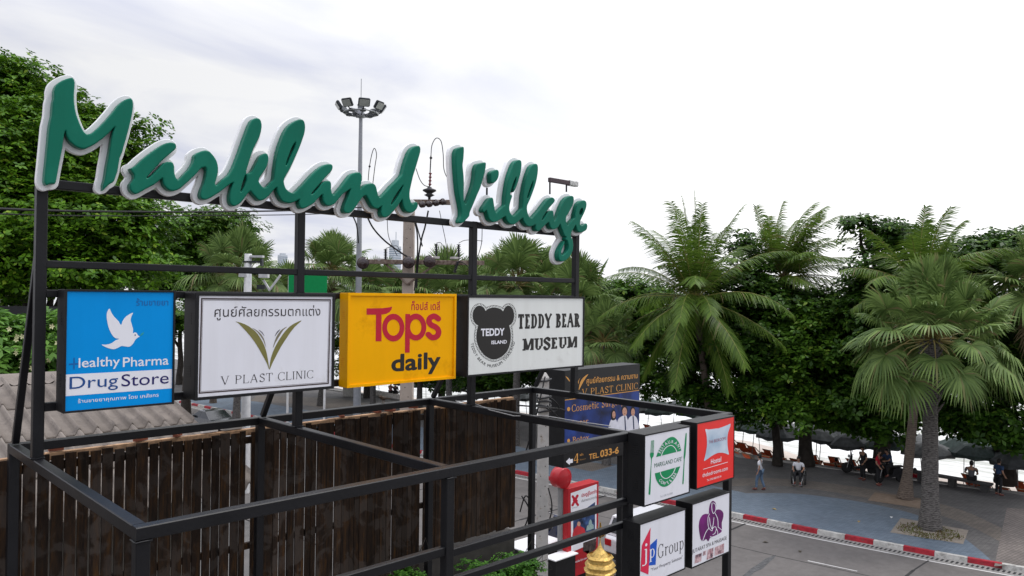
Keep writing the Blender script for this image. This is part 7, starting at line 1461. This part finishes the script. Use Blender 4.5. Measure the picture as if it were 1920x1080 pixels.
b0 = at(659, 745, Z=0.0); blk = thing('concrete_block', 'square grey concrete block standing on the promenade below the yellow box', 'block', b0, .5); local(MB().box((-.65, -.5, 0), (.65, .5, 1.0), ch=.02).box((-.5, -.36, 1.0), (.5, .36, 1.03)), 'block', concrete, blk)
for u, lab, m_ in ((733, 'person in a pale top sitting on the low white wall', pinks), (742, 'person in dark clothes sitting on the low white wall', darkc)):
    f_ = (u-690)/80; p_ = w0*(1-f_)+w1*f_; person(lab, (p_[0], p_[1], .61), .2, 'sit', m_, darkc, 1.05)
# bird on the frame, litter
bd = at(719, 751.5, Y=YB); bird = thing('bird', 'small brown bird perched on the back beam of the frame under the yellow box', 'bird', (bd[0], YB, G), R(200))
mb = MB(); prof = [(-.075, .052, .004), (-.05, .054, .012), (-.02, .055, .022), (.01, .060, .026), (.035, .068, .023), (.05, .080, .017), (.062, .088, .017), (.074, .088, .011), (.082, .086, .004), (.094, .083, .001)]
mb.tube([(x, 0, z) for x, z, r_ in prof], [r_ for x, z, r_ in prof], 10); local(mb, 'body', mat('bird_brown', (.08, .055, .04), .8, var=.3, vscale=60), bird)
local(MB().prism([(-.14, .036), (-.07, .046), (-.07, .058), (-.14, .042)], -.014, .014), 'tail', MATS['bird_brown'], bird)
for s_ in (-1, 1): local(MB().tube([(0, s_*.01, .036), (.004, s_*.012, .002), (.02, s_*.013, .002)], .0025, 5), 'leg', mat('bird_leg', (.2, .12, .06), .7, var=0), bird); local(MB().ball((-.012, s_*.021, .058), .03, sc=(1.5, .22, .55), n=8, m=6), 'wing', mat('bird_wing', (.05, .035, .028), .8), bird)
rnd = random.Random(3)
for k, (u, v) in enumerate([(1452, 955), (1672, 970), (1436, 1017), (1500, 1034), (1765, 1013), (1610, 978)]):
    p_ = at(u, v, Z=ZP+.008 if v < 1013 else .008); lf = thing('litter_leaf' if k != 1 else 'paper_scrap', ['dry yellow leaf on the blue paving below the walking person', 'scrap of white paper on the blue paving left of the palm square', 'dark fallen leaf on the road near the gutter', 'dark speck of litter on the road lane', 'dark leaf at the edge of the sandy palm square', 'faded leaf on the blue paving halfway to the palm'][k], 'litter', p_, rnd.uniform(0, 6))
    local(MB().add([(-.12, 0, .0), (0, .06, .03), (.14, .01, .0), (.02, -.07, .035), (.0, 0, .012)], [(0, 4, 1), (1, 4, 2), (2, 4, 3), (3, 4, 0)]), 'blade', mat('dry_leaf', (.35, .25, .08), .8, var=.2) if k in (0, 5) else mat('paper', (.7, .7, .7), .8) if k == 1 else mat('dark_leaf_litter', (.06, .05, .035), .8), lf)
p_ = at(1742, 998, Z=ZP+.018); mb = MB(); rng = np.random.default_rng(4)
n = 900; a = rng.uniform(0, 6.28, n); rr = .28+.75*rng.random(n)**.8; P = np.column_stack([rr*np.cos(a), rr*np.sin(a)*1.1, np.zeros(n)])+p_; D = rng.normal(size=(n, 3))*.5+V3(0, 0, .5); D /= np.linalg.norm(D, axis=1)[:, None]; S_ = np.cross(D, rng.normal(size=(n, 3))); S_ /= np.linalg.norm(S_, axis=1)[:, None]
L_ = rng.uniform(.06, .16, n)[:, None]; V = np.stack([P-S_*.012, P+D*L_*.6-S_*.012, P+D*L_, P+D*L_*.5+S_*.014], 1).reshape(-1, 3)
tag(np_mesh('grass', V, np.arange(4*n).reshape(-1, 4), leafmat('dry_grass', (.10, .055, .02), (.12, .15, .03))), 'sparse grass and dry litter round the foot of the nearest fan palm', 'grass', kind='stuff')
